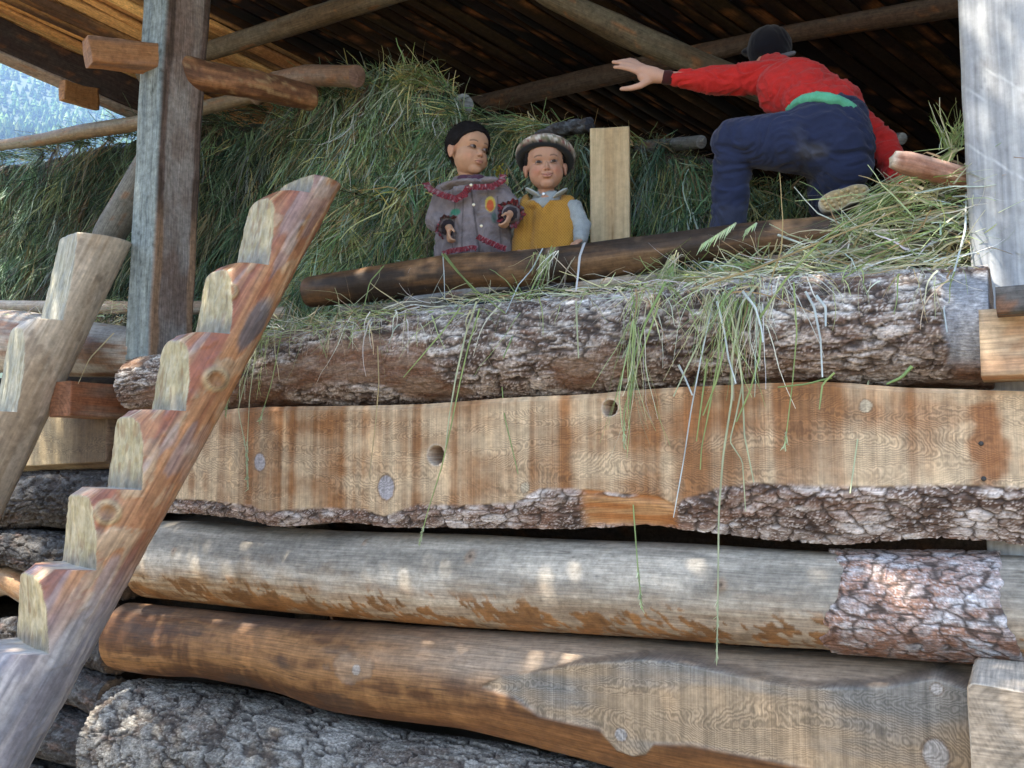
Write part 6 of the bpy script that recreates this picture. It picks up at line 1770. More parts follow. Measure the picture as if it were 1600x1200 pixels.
# ------------------------------------------------------------------ hay, straw and stems
HAYC = [(.12, .22, .11), (.05, .105, .06), (.20, .28, .13), (.36, .30, .16), (.16, .11, .075), (.33, .42, .32), (.44, .43, .18)]
def hay_pile(name, top, bot, x0, x1, Yfun, n, seed, label, wts=(4, 4, 3, 1.3, 2, 2, .7), L=(.10, .28), wdt=(.003, .0075), depth=.7, bright=1.0):
    """top/bot: pixel curves of the heap's outline; Yfun(px, py) its front surface"""
    rs = np.random.RandomState(seed)
    # body: a lumpy thick heap
    nx, nz_ = 90, 60
    A, B = np.meshgrid(np.linspace(x0, x1, nx), np.linspace(0, 1, nz_), indexing='ij')
    px = A.ravel(); f = B.ravel()
    ty = arr(top, px) + 6; by = arr(bot, px)
    py = by + (ty - by) * f
    Y = Yfun(px, py)
    P = W(px, py, Y)
    lump = fbm(P * 4, 3, seed) * .13
    P[:, 1] += lump + .05 + .12 * ss(.94, 1.0, f)
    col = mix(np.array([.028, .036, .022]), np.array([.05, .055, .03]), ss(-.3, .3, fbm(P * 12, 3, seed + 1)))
    Fq = grid_faces(nx, nz_, False)
    # back side
    Q = P.copy(); Q[:, 1] += depth; Q[:, 2] = np.maximum(P[:, 2] - .05, FLOOR_Z - .02)
    rim_t = np.arange(nx) * nz_ + nz_ - 1
    rim_b = np.arange(nx) * nz_
    n0 = len(P)
    Fb = Fq[:, ::-1] + n0
    def strip(r): return np.stack([r[:-1], r[1:], r[1:] + n0, r[:-1] + n0], 1)
    Fs = [Fq, Fb, strip(rim_t), strip(rim_b)[:, ::-1], strip(np.arange(nz_))[:, ::-1], strip((nx - 1) * nz_ + np.arange(nz_))]
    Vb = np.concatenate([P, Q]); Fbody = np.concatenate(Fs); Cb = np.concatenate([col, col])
    # blades
    m = n
    px = rs.uniform(x0, x1, m); f = rs.beta(1.15, 1.0, m)
    ty = arr(top, px); by = arr(bot, px)
    py = by + (ty - by) * f
    Y = Yfun(px, py)
    R_ = W(px, py, Y); lump = fbm(R_ * 4, 3, seed) * .13
    R_[:, 1] += lump + .03 - rs.uniform(0, .05, m)
    # locks of grass share a direction
    lk = np.stack([fbm(R_ * 3.5, 2, seed + 3), fbm(R_ * 3.5, 2, seed + 4), fbm(R_ * 3.5, 2, seed + 5)], 1)
    wild = rs.rand(m) < .36
    d = np.stack([lk[:, 0] * 1.1, -.45 + .3 * lk[:, 2], -1.0 + .5 * lk[:, 1]], 1) + rs.normal(size=(m, 3)) * np.where(wild, .9, .28)[:, None]
    topm = f > .93
    d[topm] = d[topm] * [1.2, 1, .2] + [0, -.3, .35]
    Lb = rs.uniform(*L, m) * np.where(wild, .8, 1.0); wb = rs.uniform(*wdt, m)
    V, F, bi = ribbons(R_, d, Lb, wb, 5, .55, .35, seed + 7)
    cc = pal(m, HAYC, wts, seed + 8, .3)
    lockc = fbm(R_ * np.array([9, 9, 3]), 3, seed + 11)
    cc = cc * (1 + .8 * lockc)[:, None]
    cc = mix(cc, cc * np.array([1.5, 1.2, .8]), .7 * ss(.1, .4, fbm(R_ * 3, 2, seed + 12)))
    # long hanging locks over the heap
    nl_ = n // 34; kb = 11
    px = rs.uniform(x0, x1, nl_); f = rs.uniform(.12, 1.0, nl_); ty = arr(top, px); by = arr(bot, px); py = by + (ty - by) * f
    R2 = W(px, py, Yfun(px, py)); R2[:, 1] += fbm(R2 * 4, 3, seed) * .13 - .03
    d2 = np.stack([rs.normal(0, .35, nl_), -.25 + 0 * px, -1 + rs.uniform(0, .5, nl_)], 1)
    R2 = np.repeat(R2, kb, 0) + rs.normal(size=(nl_ * kb, 3)) * [.02, .012, .02]; d2 = np.repeat(d2, kb, 0) + rs.normal(size=(nl_ * kb, 3)) * .16
    V2, F2, b2 = ribbons(R2, d2, rs.uniform(.14, .42, nl_ * kb), rs.uniform(.0035, .0085, nl_ * kb), 6, .5, .28, seed + 31)
    c2 = np.repeat(pal(nl_, HAYC, (3, 1.5, 3, 1.6, .8, 4, 1.6), seed + 32, .25), kb, 0) * (1 + .25 * rs.normal(size=(nl_ * kb, 1)))
    c2 = c2 * bright
    F = np.concatenate([F, F2 + len(V)]); V = np.concatenate([V, V2]); ccv = np.concatenate([(cc * bright)[bi], c2[b2]])
    V = np.concatenate([Vb, V]); F = np.concatenate([Fbody, F + len(Vb)])
    C = np.concatenate([Cb, ccv])
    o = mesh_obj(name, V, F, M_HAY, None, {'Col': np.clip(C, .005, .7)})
    tag(o, label, 'hay', None, 'stuff')
    return o

# dark heap at the left and behind the ladder
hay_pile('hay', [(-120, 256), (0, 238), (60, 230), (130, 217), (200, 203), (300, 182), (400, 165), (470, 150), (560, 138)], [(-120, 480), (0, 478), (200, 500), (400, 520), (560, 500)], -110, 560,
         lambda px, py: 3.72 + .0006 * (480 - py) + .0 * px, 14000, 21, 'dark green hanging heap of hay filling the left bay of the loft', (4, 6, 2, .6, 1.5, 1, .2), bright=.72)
# big mound in the middle
hay_pile('hay', [(452, 200), (480, 150), (515, 128), (560, 118), (620, 116), (665, 116), (700, 124), (718, 160), (745, 200)], [(430, 520), (600, 490), (760, 470)], 455, 742,
         lambda px, py: 3.50 + .0011 * (480 - py) + .10 * ((px - 600) / 140.) ** 2, 15000, 22, 'pale green mound of fresh hay rising behind the ladder top and the taller child', (5, 2, 4, 2.5, 1.5, 4.5, 1.8), wdt=(.003, .009), bright=1.25)
hay_pile('hay', [(690, 190), (740, 182), (800, 186), (860, 198), (915, 212), (930, 218)], [(690, 470), (930, 460)], 690, 925,
         lambda px, py: 3.78 + .0006 * (480 - py), 7500, 23, 'hay heaped behind the two children up to the pale board', (5, 3, 4, 2, 1.5, 3, 1.5), wdt=(.003, .008))
hay_pile('hay', [(960, 205), (1000, 212), (1050, 232), (1100, 262), (1160, 290), (1260, 300), (1420, 290)], [(960, 430), (1420, 430)], 962, 1400,
         lambda px, py: 3.85 + .0006 * (480 - py), 9000, 24, 'tangled hay right of the pale board, behind the crouching legs', (3, 4, 2.5, 2.5, 2.5, 1.5, .6), L=(.07, .18))

# straw strewn over the top log, thicker to the right; the heap has body so it carries the blades
STR = [(.50, .50, .30), (.36, .46, .20), (.62, .60, .42), (.22, .31, .11), (.38, .27, .15), (.58, .64, .54), (.74, .74, .66)]
def straw(name, n, seed, pxr, fy, Yr, label, L=(.06, .2), wd=(.0022, .006), wts=(3, 3, 3, 2, 1.5, 2, 1), flatz=.25, pick=None):
    rs = np.random.RandomState(seed)
    px = rs.uniform(*pxr, n) if pick is None else pick(rs, n)
    py = fy(px, rs)
    Y = rs.uniform(*Yr, n)
    R_ = W(px, py, Y)
    ang = rs.normal(0, .55, n) + np.where(rs.rand(n) < .5, 0, math.pi)
    ang = np.where(rs.rand(n) < .3, rs.uniform(0, 6.28, n), ang)
    d = np.stack([np.cos(ang), np.sin(ang) * .6 - .15, rs.normal(0, flatz, n) + .05], 1)
    V, F, bi = ribbons(R_, d, rs.uniform(*L, n) * np.where(rs.rand(n) < .12, 1.6, 1), rs.uniform(*wd, n), 6, .35, .42, seed + 1)
    cc = pal(n, STR, wts, seed + 2, .15)
    o = mesh_obj(name, V, F, M_STEM, None, {'Col': cc[bi]})
    tag(o, label, 'straw', None, 'stuff')
TOPE = [(180, 562), (300, 545), (412, 515), (500, 500), (590, 488), (687, 478), (800, 466), (931, 456), (1000, 446), (1100, 436), (1225, 427), (1375, 420), (1540, 412)]
straw('straw', 850, 31, (400, 1500), lambda px, rs: arr(TOPE, px) + rs.uniform(-8, 14, len(px)), (2.76, 2.98), 'thin scattered straw lying along the crest of the top bark log', wts=(4, 2, 4, 1, 2, 3, 3))
straw('straw', 500, 34, (380, 620), lambda px, rs: arr(TOPE, px) + rs.uniform(0, 30, len(px)), (2.70, 2.9), 'straw and short grass on the left end of the top log beside the ladder', wts=(3, 4, 2, 3, 2, 1, .3))
def heap_y(px, rs):
    t = arr([(1020, 445), (1100, 425), (1200, 404), (1290, 388), (1350, 356), (1430, 290), (1500, 255), (1540, 245)], px)
    b = arr(TOPE, px) + 6
    return t + (b - t) * rs.beta(1.1, 1.0, len(px))
straw('straw', 1500, 32, None, heap_y, (2.86, 3.04), 'thick tangle of green and yellow straw piled on the log below the crouching person', pick=lambda rs, n: 1020 + 500 * rs.beta(1.7, 1.0, n), L=(.06, .22), wd=(.0028, .0085), wts=(3, 3, 3, 3, 2, 2.2, 1), flatz=.35)
# the heap's dark core
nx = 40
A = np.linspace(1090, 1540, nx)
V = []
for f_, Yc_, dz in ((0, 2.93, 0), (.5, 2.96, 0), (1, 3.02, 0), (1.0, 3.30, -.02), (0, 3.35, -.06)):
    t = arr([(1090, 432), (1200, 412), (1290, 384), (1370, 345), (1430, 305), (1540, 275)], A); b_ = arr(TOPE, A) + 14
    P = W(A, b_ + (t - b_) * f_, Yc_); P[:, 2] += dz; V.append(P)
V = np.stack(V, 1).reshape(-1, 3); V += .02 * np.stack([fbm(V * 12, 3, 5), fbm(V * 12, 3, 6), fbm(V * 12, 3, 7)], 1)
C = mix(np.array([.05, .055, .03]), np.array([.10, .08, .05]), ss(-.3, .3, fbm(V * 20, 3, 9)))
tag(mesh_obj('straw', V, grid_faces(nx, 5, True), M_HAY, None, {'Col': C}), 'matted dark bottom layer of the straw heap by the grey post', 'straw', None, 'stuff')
# hay on the left bay log
straw('straw', 420, 33, (-60, 112), lambda px, rs: 494 + .10 * px + rs.uniform(-6, 10, len(px)), (2.86, 3.05), 'yellowish straw lying on the pale log behind the second ladder', L=(.04, .13), wts=(4, 1, 4, .4, 2, 1, .5))
straw('straw', 130, 35, (150, 200), lambda px, rs: 475 + rs.uniform(-12, 40, len(px)), (2.9, 3.05), 'small tuft of dry straw at the foot of the left post', L=(.04, .10), wts=(4, 1, 3, 1, 3, .3, .3))

# thin straws hanging down over the bark
rs = np.random.RandomState(91); n = 320
px = np.concatenate([rs.uniform(430, 1500, 150), rs.normal(1135, 50, 90), rs.normal(1010, 25, 40), rs.normal(560, 60, 40)]); px = np.clip(px, 400, 1510)
R_ = W(px, arr(TOPE, px) + rs.uniform(-4, 26, n), rs.uniform(2.66, 2.74, n))
d = np.stack([rs.normal(0, .45, n), rs.uniform(-.35, -.05, n), rs.uniform(-.9, .25, n)], 1)
Lh = rs.uniform(.05, .16, n) * np.where(rs.rand(n) < .25, 2.2, 1)
V, F, bi = ribbons(R_, d, Lh, rs.uniform(.0025, .0062, n), 7, 1.3, .32, 92)
V[:, 1] = np.minimum(V[:, 1], 2.675 + .0 * V[:, 1])
tag(mesh_obj('straw', V, F, M_STEM, None, {'Col': pal(n, STR, (3, 4, 3, 2, 2, 3, 2), 93, .15)[bi]}), 'fringe of thin short straws drooping over the face of the top bark log', 'straw', None, 'stuff')
# ---- separate long stems
STN = 0
def stem(path, Y=2.62, w_=.0026, col=(.36, .45, .20), head=0, label=None, group='long grass stems hanging over the log', seed=0, Y1=None, name='grass_stem'):
    """path of pixels; a thin bent stem, with a seed head over its last part"""
    global STN
    STN += 1
    rs = np.random.RandomState(500 + STN)
    p = np.array(path, float)
    L_ = np.concatenate([[0], np.cumsum(np.hypot(*np.diff(p, axis=0).T))])
    n = max(8, int(L_[-1] / 9)); s = np.linspace(0, L_[-1], n)
    q = np.stack([smooth_interp(s, L_, p[:, i]) for i in (0, 1)], 1)
    t = s / L_[-1]
    Ys = Y + ((Y1 if Y1 is not None else Y) - Y) * t + .006 * np.sin(t * 7 + STN)
    C = W(q[:, 0], q[:, 1], Ys)
    T = np.gradient(C, axis=0); T /= np.linalg.norm(T, axis=1)[:, None]
    A = np.cross(T, [0, 1, 0.2]); A /= np.linalg.norm(A, axis=1)[:, None]; B = np.cross(A, T)
    r = w_ * 1.35 * (1 - .45 * t)
    k = 5; th = np.linspace(0, 2 * math.pi, k, endpoint=False)
    V = (C[:, None] + (np.cos(th)[None, :, None] * A[:, None] * 1.0 + np.sin(th)[None, :, None] * B[:, None] * .45) * r[:, None, None]).reshape(-1, 3)
    F = grid_faces(n, k); Cc = np.array(col) * (1 + .25 * fbm(p3(np.repeat(s, k) * .03, STN + 0 * V[:, 0]), 2, 3))[:, None]
    if head:
        i0 = t > 1 - head; m = int(26 + 34 * head * L_[-1] / 150)
        ti = rs.uniform(1 - head, 1, m)
        R_ = np.stack([np.interp(ti, t, C[:, i]) for i in range(3)], 1)
        TT = np.stack([np.interp(ti, t, T[:, i]) for i in range(3)], 1)
        d = TT + rs.normal(size=(m, 3)) * .32
        wv = np.cross(d, rs.normal(size=(m, 3)))
        V2, F2, bi = ribbons(R_, d, rs.uniform(.010, .022, m), rs.uniform(.003, .0055, m), 3, .1, .05, STN, taper=.2, wv=wv)
        c2 = np.array([.42, .50, .30]) * (1 + .25 * rs.normal(size=(m, 1)))
        F = np.concatenate([F, F2 + len(V)]); V = np.concatenate([V, V2]); Cc = np.concatenate([Cc, np.clip(c2[bi], .02, .8)])
    o = mesh_obj(name, V, F, M_STEM, None, {'Col': np.clip(Cc, .02, .8)})
    tag(o, label, 'grass stem', group)
G1 = (.30, .40, .15); G2 = (.45, .50, .32); G3 = (.62, .70, .70); G4 = (.42, .34, .18); G5 = (.22, .33, .12)
ST = [
 ([(1052, 398), (1030, 430), (1005, 480), (988, 560), (984, 680), (990, 800), (996, 880), (1003, 955)], G1, .12, .0028, 'long green stem with a feathery head, from the pale tuft down to the grey log'),
 ([(1188, 440), (1160, 470), (1143, 560), (1144, 620), (1130, 710), (1123, 800), (1122, 900), (1120, 1036)], G2, .16, .0030, 'longest stem with a drooping seed head, reaching down to the brown log'),
 ([(1388, 432), (1391, 455), (1377, 530), (1358, 590), (1346, 650), (1338, 700), (1328, 772)], G2, 0, .0026, 'single long stem hanging past the small knot on the right of the sawn face'),
 ([(868, 385), (845, 420), (818, 480), (788, 560), (784, 600), (788, 650), (800, 700), (810, 742)], G1, 0, .0026, 'bent stem hanging in front of the middle of the sawn face'),
 ([(862, 392), (838, 450), (812, 500), (786, 560)], G5, 0, .003, 'broad green blade slanting down the top log in the middle'),
 ([(745, 470), (728, 520), (712, 590), (702, 650), (696, 700)], G2, 0, .003, 'greenish stem ending beside the larger drilled hole'),
 ([(750, 480), (732, 540), (718, 600), (706, 660), (690, 730), (668, 800), (655, 850)], G1, .08, .0024, 'thin stem passing the larger drilled hole to the gap below'),
 ([(590, 540), (592, 600), (587, 660), (577, 745)], G4, 0, .0022, 'brown thin straw hanging left of the larger drilled hole'),
 ([(692, 398), (694, 430), (695, 468)], G3, 0, .0026, 'short pale straw hanging from the long pole, leftmost'),
 ([(600, 415), (578, 440), (570, 475), (545, 530)], G1, 0, .003, 'green blade leaning over the left end of the long pole'),
 ([(690, 396), (715, 425), (745, 455), (790, 490)], G1, 0, .003, 'green blade slanting down right below the taller child'),
 ([(694, 396), (722, 432), (752, 470)], G5, 0, .0024, 'darker blade slanting beside the one below the taller child'),
 ([(913, 380), (906, 400), (903, 430), (900, 455)], (.70, .72, .74), 0, .0055, 'bluish white flat straw draped over the long pole below the smaller child'),
 ([(848, 388), (832, 420), (810, 445), (790, 490)], G3, 0, .0024, 'pale straw hanging over the long pole beside the tuft'),
 ([(862, 384), (852, 430), (838, 470)], G1, 0, .0024, 'short green straw hanging from the tuft on the pole'),
 ([(1112, 480), (1095, 560), (1080, 640), (1068, 720), (1052, 810)], G3, 0, .0020, 'very thin pale straw slanting across the bright part of the sawn face'),
 ([(1128, 470), (1122, 560), (1108, 640), (1096, 700), (1094, 735)], G1, 0, .0024, 'green stem in the middle clump ending halfway down the sawn face'),
 ([(1140, 480), (1152, 540), (1160, 600), (1163, 680), (1178, 755)], G2, 0, .0026, 'stem on the right of the middle clump hanging to the bark edge'),
 ([(1150, 470), (1135, 530), (1118, 600), (1098, 650)], G1, 0, .0030, 'green blade crossing the middle clump to the left'),
 ([(1175, 470), (1190, 510), (1186, 560), (1172, 610), (1150, 660)], G1, 0, .0030, 'green blade bowing to the right of the middle clump'),
 ([(1160, 455), (1180, 480), (1190, 515), (1192, 535)], G3, 0, .0034, 'white bent straw at the top right of the middle clump'),
 ([(1120, 470), (1132, 520), (1138, 560), (1150, 600)], G3, 0, .0030, 'pale wide straw inside the middle clump'),
 ([(1112, 475), (1100, 520), (1075, 570), (1052, 620)], G2, 0, .0028, 'pale green stem slanting left out of the middle clump'),
 ([(1060, 570), (1070, 590), (1082, 618)], G3, 0, .0030, 'short white straw tip above the bright part of the sawn face'),
 ([(1105, 560), (1100, 600), (1092, 660), (1088, 690)], G1, 0, .0024, 'thin green stem left of the middle clump'),
 ([(1160, 600), (1150, 650), (1140, 690), (1160, 720), (1165, 800)], G2, 0, .002, 'kinked thin stem under the middle clump'),
 ([(1258, 455), (1272, 480), (1282, 530), (1285, 590)], G3, 0, .0030, 'pale blade hanging on the bark right of the middle clump'),
 ([(1275, 462), (1290, 480), (1290, 510)], G3, 0, .0036, 'short pale hooked blade beside the hanging blade on the bark'),
 ([(1240, 440), (1245, 520), (1238, 600), (1226, 700)], G1, .1, .002, 'faint green stem hanging from the crest right of the middle clump'),
 ([(1304, 582), (1285, 600), (1280, 640)], G1, 0, .0026, 'small green bent stem just below the top log'),
 ([(1300, 590), (1260, 600), (1215, 605)], G5, 0, .0026, 'green blade lying in the seam under the top log'),
 ([(1425, 572), (1408, 590), (1385, 600)], G5, 0, .0042, 'short wide green leaf at the bottom right of the top log'),
 ([(1510, 300), (1508, 360), (1492, 420), (1474, 480), (1480, 520)], G3, 0, .0026, 'pale straw hanging down the bark by the grey post'),
 ([(380, 520), (392, 560), (372, 640), (384, 700), (386, 752)], G2, .3, .0022, 'stem with seeds hanging just right of the main ladder'),
 ([(372, 560), (360, 600), (352, 650)], G1, .4, .0026, 'short stem with a seed head against the edge of the main ladder'),
 ([(400, 545), (390, 620), (386, 700), (388, 765)], G2, .35, .002, 'second seedy stem hanging over the left of the sawn face'),
 ([(440, 520), (424, 600), (405, 660)], G1, .2, .002, 'thin stem hanging over the left end of the top log'),
 ([(720, 480), (690, 520), (660, 555), (630, 590)], G1, 0, .0026, 'green blade slanting left across the reddish bark'),
 ([(900, 470), (902, 520), (904, 560)], G2, 0, .0028, 'short pale green blade on the middle of the bark'),
 ([(1028, 480), (1000, 560), (975, 640), (975, 700)], G1, .2, .0024, 'green stem with a small head left of the long feathery stem'),
 ([(1040, 440), (1010, 500), (990, 560), (984, 640)], G5, 0, .0034, 'broad green blade beside the long feathery stem'),
 ([(1046, 430), (1000, 500), (972, 560)], G2, 0, .003, 'pale blade fanning left from the upright tuft'),
 ([(1185, 500), (1225, 440), (1270, 390), (1320, 345)], G1, 0, .0034, 'long green straw slanting up to the right over the bark'),
 ([(1080, 452), (1180, 420), (1290, 375), (1400, 330)], G4, 0, .003, 'long yellow straw lying diagonally on the straw heap'),
 ([(1215, 367), (1258, 383)], (.62, .68, .6), 0, .0034, 'pale straight straw in front of the long pole at the right'),
 ([(1430, 430), (1475, 392), (1520, 355)], G4, 0, .003, 'yellow straw crossing the scrap planks by the grey post'),
 ([(178, 520), (140, 560), (122, 600)], (.5, .42, .25), 0, .0035, 'pale dry stalk leaning beside the pale ladder'),
]
for q in ST:
    yb = 2.62 if q[0][0][1] > 425 or True else 2.9
    y0 = 2.93 if q[0][0][1] < 440 else 2.66
    if q[5 - 1].startswith('pale dry stalk'): y0 = 2.75; 
    stem(q[0], y0, q[3], q[1], q[2], q[4], Y1=2.63 if q[0][-1][1] > 440 else y0 - .03)
# tufts on the pole: small bunches of torn roots, one object each
def tuft(pts, Y, n, seed, label, cols=STR, wts=(3, 3, 3, 2, 1.5, 2, 1), L=(.05, .14), spread=.35, dirv=(0, -.2, -1), wd=(.002, .004), name='straw_tuft'):
    rs = np.random.RandomState(seed)
    p = np.array(pts, float); t = rs.rand(n); i = np.minimum((t * (len(p) - 1)).astype(int), len(p) - 2); u = t * (len(p) - 1) - i
    q = p[i] * (1 - u[:, None]) + p[i + 1] * u[:, None]
    R_ = W(q[:, 0] + rs.normal(0, 5, n), q[:, 1] + rs.normal(0, 3, n), Y + rs.uniform(-.02, .02, n))
    d = np.array(dirv) + rs.normal(size=(n, 3)) * spread
    V, F, bi = ribbons(R_, d, rs.uniform(*L, n), rs.uniform(*wd, n), 5, .4, .3, seed)
    cc = pal(n, cols, wts, seed, .15)
    tag(mesh_obj(name, V, F, M_STEM, None, {'Col': cc[bi]}), label, 'straw tuft', 'tufts of straw on the loft edge')
tuft([(1055, 390), (1045, 430), (1020, 480)], 2.88, 110, 41, 'upright tuft of pale torn straw hanging in front of the long pole', dirv=(-.35, -.1, -1), spread=.22, L=(.06, .18))
tuft([(835, 396), (860, 400), (868, 392)], 2.86, 46, 42, 'small tuft of curly straw draped over the long pole below the smaller child', spread=.5, L=(.05, .13))
tuft([(1100, 460), (1150, 465), (1190, 480)], 2.68, 130, 43, 'thick clump of straw hanging in the middle of the top log', spread=.30, L=(.10, .32), dirv=(-.1, -.15, -1), wts=(3, 4, 2, 3, 1.5, 2, 1))
tuft([(980, 500), (1000, 520)], 2.64, 30, 44, 'narrow green wisp hanging down beside the smaller drilled hole', spread=.12, L=(.20, .42), dirv=(-.05, -.05, -1), wts=(2, 5, 2, 3, 0, 2, 0))
tuft([(420, 520), (370, 560)], 2.70, 70, 45, 'green wisp of grass spilling over the log right of the main ladder', spread=.3, L=(.08, .24), wts=(1, 5, 1, 5, 1, 1, 0))
tuft([(480, 440), (450, 480)], 3.1, 120, 46, 'loose green grass hanging at the left end of the long pole', spread=.4, L=(.10, .30), cols=HAYC, wts=(5, 3, 3, .5, 1, 2, .5))
tuft([(1500, 230), (1450, 270), (1380, 320)], 2.95, 150, 47, 'sheaf of bright green stems under the broken stub', spread=.10, L=(.15, .36), dirv=(-.85, -.1, -.45), wts=(1, 6, .5, 5, .2, 1, 0), wd=(.003, .006))
tuft([(1505, 225), (1470, 235)], 2.99, 60, 48, 'green leaves sticking up behind the broken stub', spread=.35, L=(.06, .16), dirv=(.1, -.1, .8), wts=(1, 6, .5, 5, .2, 1, 0), wd=(.003, .006))
tuft([(780, 255), (788, 300)], 3.55, 60, 49, 'yellow dry leaves stuck in the hay between the two children', spread=.5, L=(.02, .05), cols=[(.45, .36, .06), (.55, .5, .2)], wts=(1, 1), wd=(.006, .012))
for i, (x_, y_) in enumerate(((1150, 372), (1215, 356))):
    pass
# oat spray over the pole
rs = np.random.RandomState(5)
for (xa, ya, xb, yb, n, lb_) in ((1098, 385, 1150, 352, 18, 'larger hanging spray of pale green oat seeds over the long pole'), (1166, 363, 1182, 352, 8, 'smaller hanging spray of pale green oat seeds right of the larger one')):
    px = np.linspace(xa, xb, n); py = np.linspace(ya, yb, n)
    R_ = W(px, py - 4, 2.94 + 0 * px)
    V, F, bi = ribbons(R_, np.array([-.45, -.2, -1]) + rs.normal(size=(n, 3)) * .1, rs.uniform(.025, .05, n), .006, 4, .1, .05, 3, taper=.15, wv=np.tile([.9, .1, -.3], (n, 1)) + 0.1 * rs.normal(size=(n, 3)))
    st_ = np.concatenate([R_ + [0, 0, .0022], R_ - [0, 0, .0022]]); k_ = np.arange(n - 1)
    F = np.concatenate([F, np.stack([k_, k_ + 1, k_ + 1 + n, k_ + n], 1) + len(V)]); C = np.concatenate([pal(n, [(.50, .60, .36), (.40, .55, .28)], [1, 1], 4, .1)[bi], np.tile([.35, .42, .2], (2 * n, 1))])
    tag(mesh_obj('oat_spray', np.concatenate([V, st_]), F, M_STEM, None, {'Col': C}), lb_, 'seed head')

# ------------------------------------------------------------------ wooded mountainside far behind
HD = np.array([-1375.0, 870.0]); HD /= np.linalg.norm(HD); HX = np.array([-HD[1], HD[0]])
def hill_z(u):      # u: distance from the camera towards the mountain
    return -2 + 900 * ss(150, 2300, u) ** 1.0
us = np.linspace(120, 2600, 60); ws = np.linspace(-1600, 1600, 60)
U_, W__ = np.meshgrid(us, ws, indexing='ij'); U_ = U_.ravel(); W__ = W__.ravel()
hz = hill_z(U_) + 45 * fbm(p3(U_ / 400, W__ / 400), 3, 7) * ss(150, 600, U_)
hv = np.stack([HD[0] * U_ + HX[0] * W__, HD[1] * U_ + HX[1] * W__, hz], 1)
m, t, b, N, L = new_mat('mountain_soil')
b.inputs['Base Color'].default_value = (.045, .07, .03, 1); b.inputs['Roughness'].default_value = .9
tag(mesh_obj('mountain', hv, grid_faces(60, 60, False)[:, ::-1], m), kind='structure')
rs = np.random.RandomState(77)
nT = 15000
uu = rs.uniform(650, 2400, nT); ang = rs.uniform(-.30, .30, nT); ww = uu * np.tan(ang)
tz = hill_z(uu) + 45 * fbm(p3(uu / 400, ww / 400), 3, 7) * ss(150, 600, uu)
hgt = rs.uniform(8, 15, nT); rad = hgt * rs.uniform(.24, .36, nT)
kr = 7
tiers = [(0.05, 1.0), (.36, .50), (.34, .80), (.66, .30), (.62, .52), (1.0, .02)]
Vt = []
th = np.linspace(0, 2 * math.pi, kr, endpoint=False)
base = np.stack([HD[0] * uu + HX[0] * ww, HD[1] * uu + HX[1] * ww, tz], 1)
for hh, rr_ in tiers:
    rj = rad[:, None] * rr_ * rs.uniform(.6, 1.25, (nT, kr)); t2 = th + rs.rand(nT, 1)
    Vt.append(np.stack([base[:, None, 0] + np.cos(t2) * rj, base[:, None, 1] + np.sin(t2) * rj, base[:, None, 2] + hh * hgt[:, None] + 0 * rj], -1))
Vt = np.stack(Vt, 1)         # nT, tiers, kr, 3
nt2 = len(tiers)
gf1 = grid_faces(nt2, kr)
Fa = (np.arange(nT) * nt2 * kr)[:, None, None] + gf1[None]
tc_ = pal(nT, [(.03, .07, .025), (.06, .12, .035), (.11, .17, .05), (.02, .045, .02), (.16, .22, .07)], [4, 4, 3, 3, 2], 6, .2)
tc_ = tc_ * (1 + .9 * np.clip(fbm(p3(uu / 130, ww / 130), 3, 12), -.6, 1))[:, None]
tag(mesh_obj('forest', Vt.reshape(-1, 3), Fa.reshape(-1, 4), M_FOREST, None, {'Col': np.clip(np.repeat(tc_, nt2 * kr, 0), .01, .6)}, smooth=False),
    'distant conifer forest covering the mountainside in blue haze', 'forest', None, 'stuff')

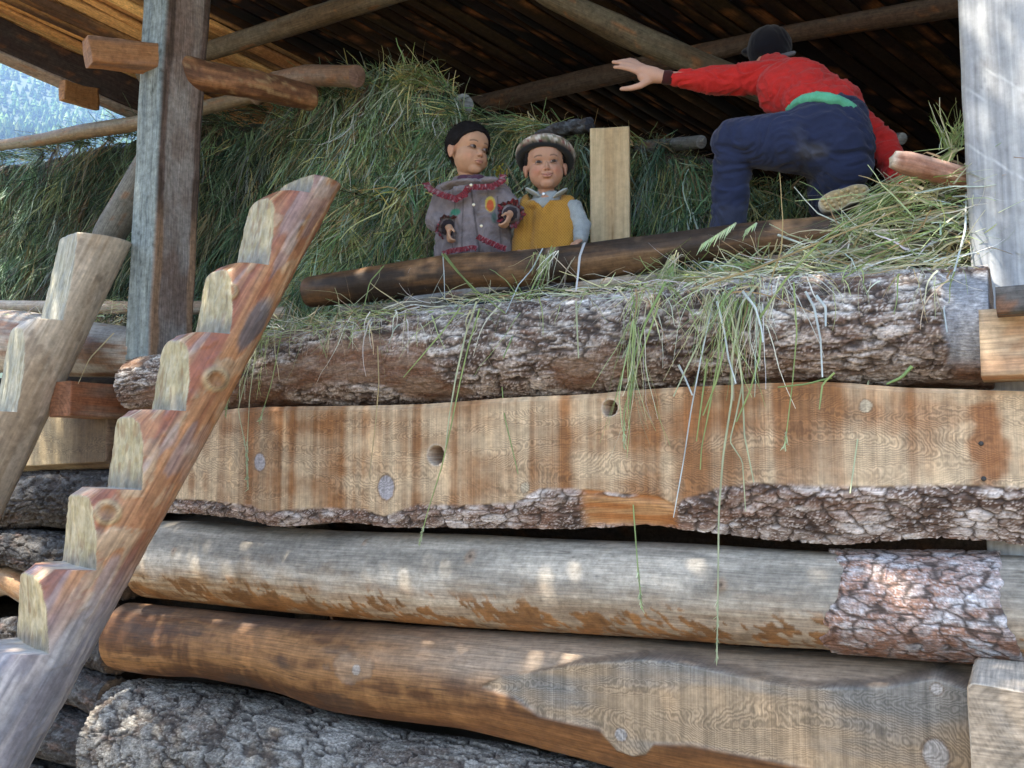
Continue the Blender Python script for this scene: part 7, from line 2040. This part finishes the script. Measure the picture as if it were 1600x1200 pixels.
# ------------------------------------------------------------------ unseen trees added out of view, whose crowns dapple the sun on the wall
def shade_tree(base, H, crown_c, crown_r, n, seed, label):
    n = int(n * .50); rs = np.random.RandomState(seed)
    root = empty('broadleaf_tree', base, label, 'tree', 'trees standing in front of the barn')
    base = np.array(base, float); cc = np.array(crown_c, float)
    pts = [(base, .16), (base * .6 + cc * .4 + [0, 0, -.4], .12), (cc, .05)]
    pole('trunk', pts, M_BARK, root, seed, (.16, .12, .09), (.12, .08, .06), ds=.06)
    for k in range(7):
        a0 = base * .45 + cc * .55 + [0, 0, rs.uniform(-.5, .5)]
        d = rs.normal(size=3); d[2] = abs(d[2]) * .6; d /= np.linalg.norm(d)
        pole('limb', [(a0, .05), (a0 + d * crown_r * .5, .03), (a0 + d * crown_r * .95 + [0, 0, .1], .012)], M_BARK, root, seed + k, (.16, .12, .09), (.12, .08, .06), ds=.06)
    ncl = 70
    d = rs.normal(size=(ncl, 3)); d /= np.linalg.norm(d, axis=1)[:, None]
    cl = cc + d * (crown_r * rs.uniform(.25, 1.0, ncl) ** .6)[:, None] * np.array([1, 1, .75])
    k = rs.randint(0, ncl, n)
    P = cl[k] + rs.normal(size=(n, 3)) * crown_r * .14
    dd = rs.normal(size=(n, 3)); V, F, bi = ribbons(P, dd, rs.uniform(.08, .14, n), rs.uniform(.05, .08, n), 2, .3, .1, seed, taper=.5)
    mesh_obj('crown', V, F, M_LEAF, root, {'Col': pal(n, [(.06, .12, .03), (.09, .16, .04)], [1, 1], seed, .2)[bi]})
SD = np.array(sun_dir)
def over(P, dist): return np.array(P) + SD * dist
SHADE = [((-2.9, 2.7, 1.6), 5.2, 1.5, 5200), ((-1.2, 2.7, 1.7), 5.6, 1.45, 5000), ((.3, 2.7, 1.7), 5.4, 1.4, 4200), ((-2.0, 2.7, .2), 5.6, 1.6, 5200), ((0.0, 2.7, .3), 5.8, 1.5, 5200), ((-3.9, 2.8, 2.3), 5.0, 1.3, 2600), ((-5.2, 3.4, 2.6), 5.2, 1.5, 6500)]
for i, (P, dist, r_, n_) in enumerate(SHADE):
    c = over(P, dist)
    shade_tree((c[0] - .3, c[1] - 1.2, 0), 6, c, r_, n_, 700 + i, ['broad leafy tree, leftmost of those shading the wall', 'broad leafy tree in front of the middle of the wall', 'broad leafy tree in front of the right post',
               'leafy tree behind the photographer to the left', 'leafy tree behind the photographer to the right', 'thin leafy tree near the pale ladder', 'dense leafy tree farthest to the left'][i])

# ------------------------------------------------------------------ air
def haze_box(density):
    V, F = box_VF(-2900, 900, -900, 2900, -60, 1000)
    m = bpy.data.materials.new('air'); m.use_nodes = True
    t = m.node_tree; t.nodes.clear()
    pv = t.nodes.new('ShaderNodeVolumePrincipled'); pv.inputs['Density'].default_value = density
    pv.inputs['Color'].default_value = (.34, .58, 1.0, 1); pv.inputs['Anisotropy'].default_value = .2
    o_ = t.nodes.new('ShaderNodeOutputMaterial'); t.links.new(pv.outputs[0], o_.inputs['Volume'])
    tag(mesh_obj('haze', V, F, m, smooth=False), 'thin blue mountain air', 'haze', None, 'stuff')
haze_box(.00035)
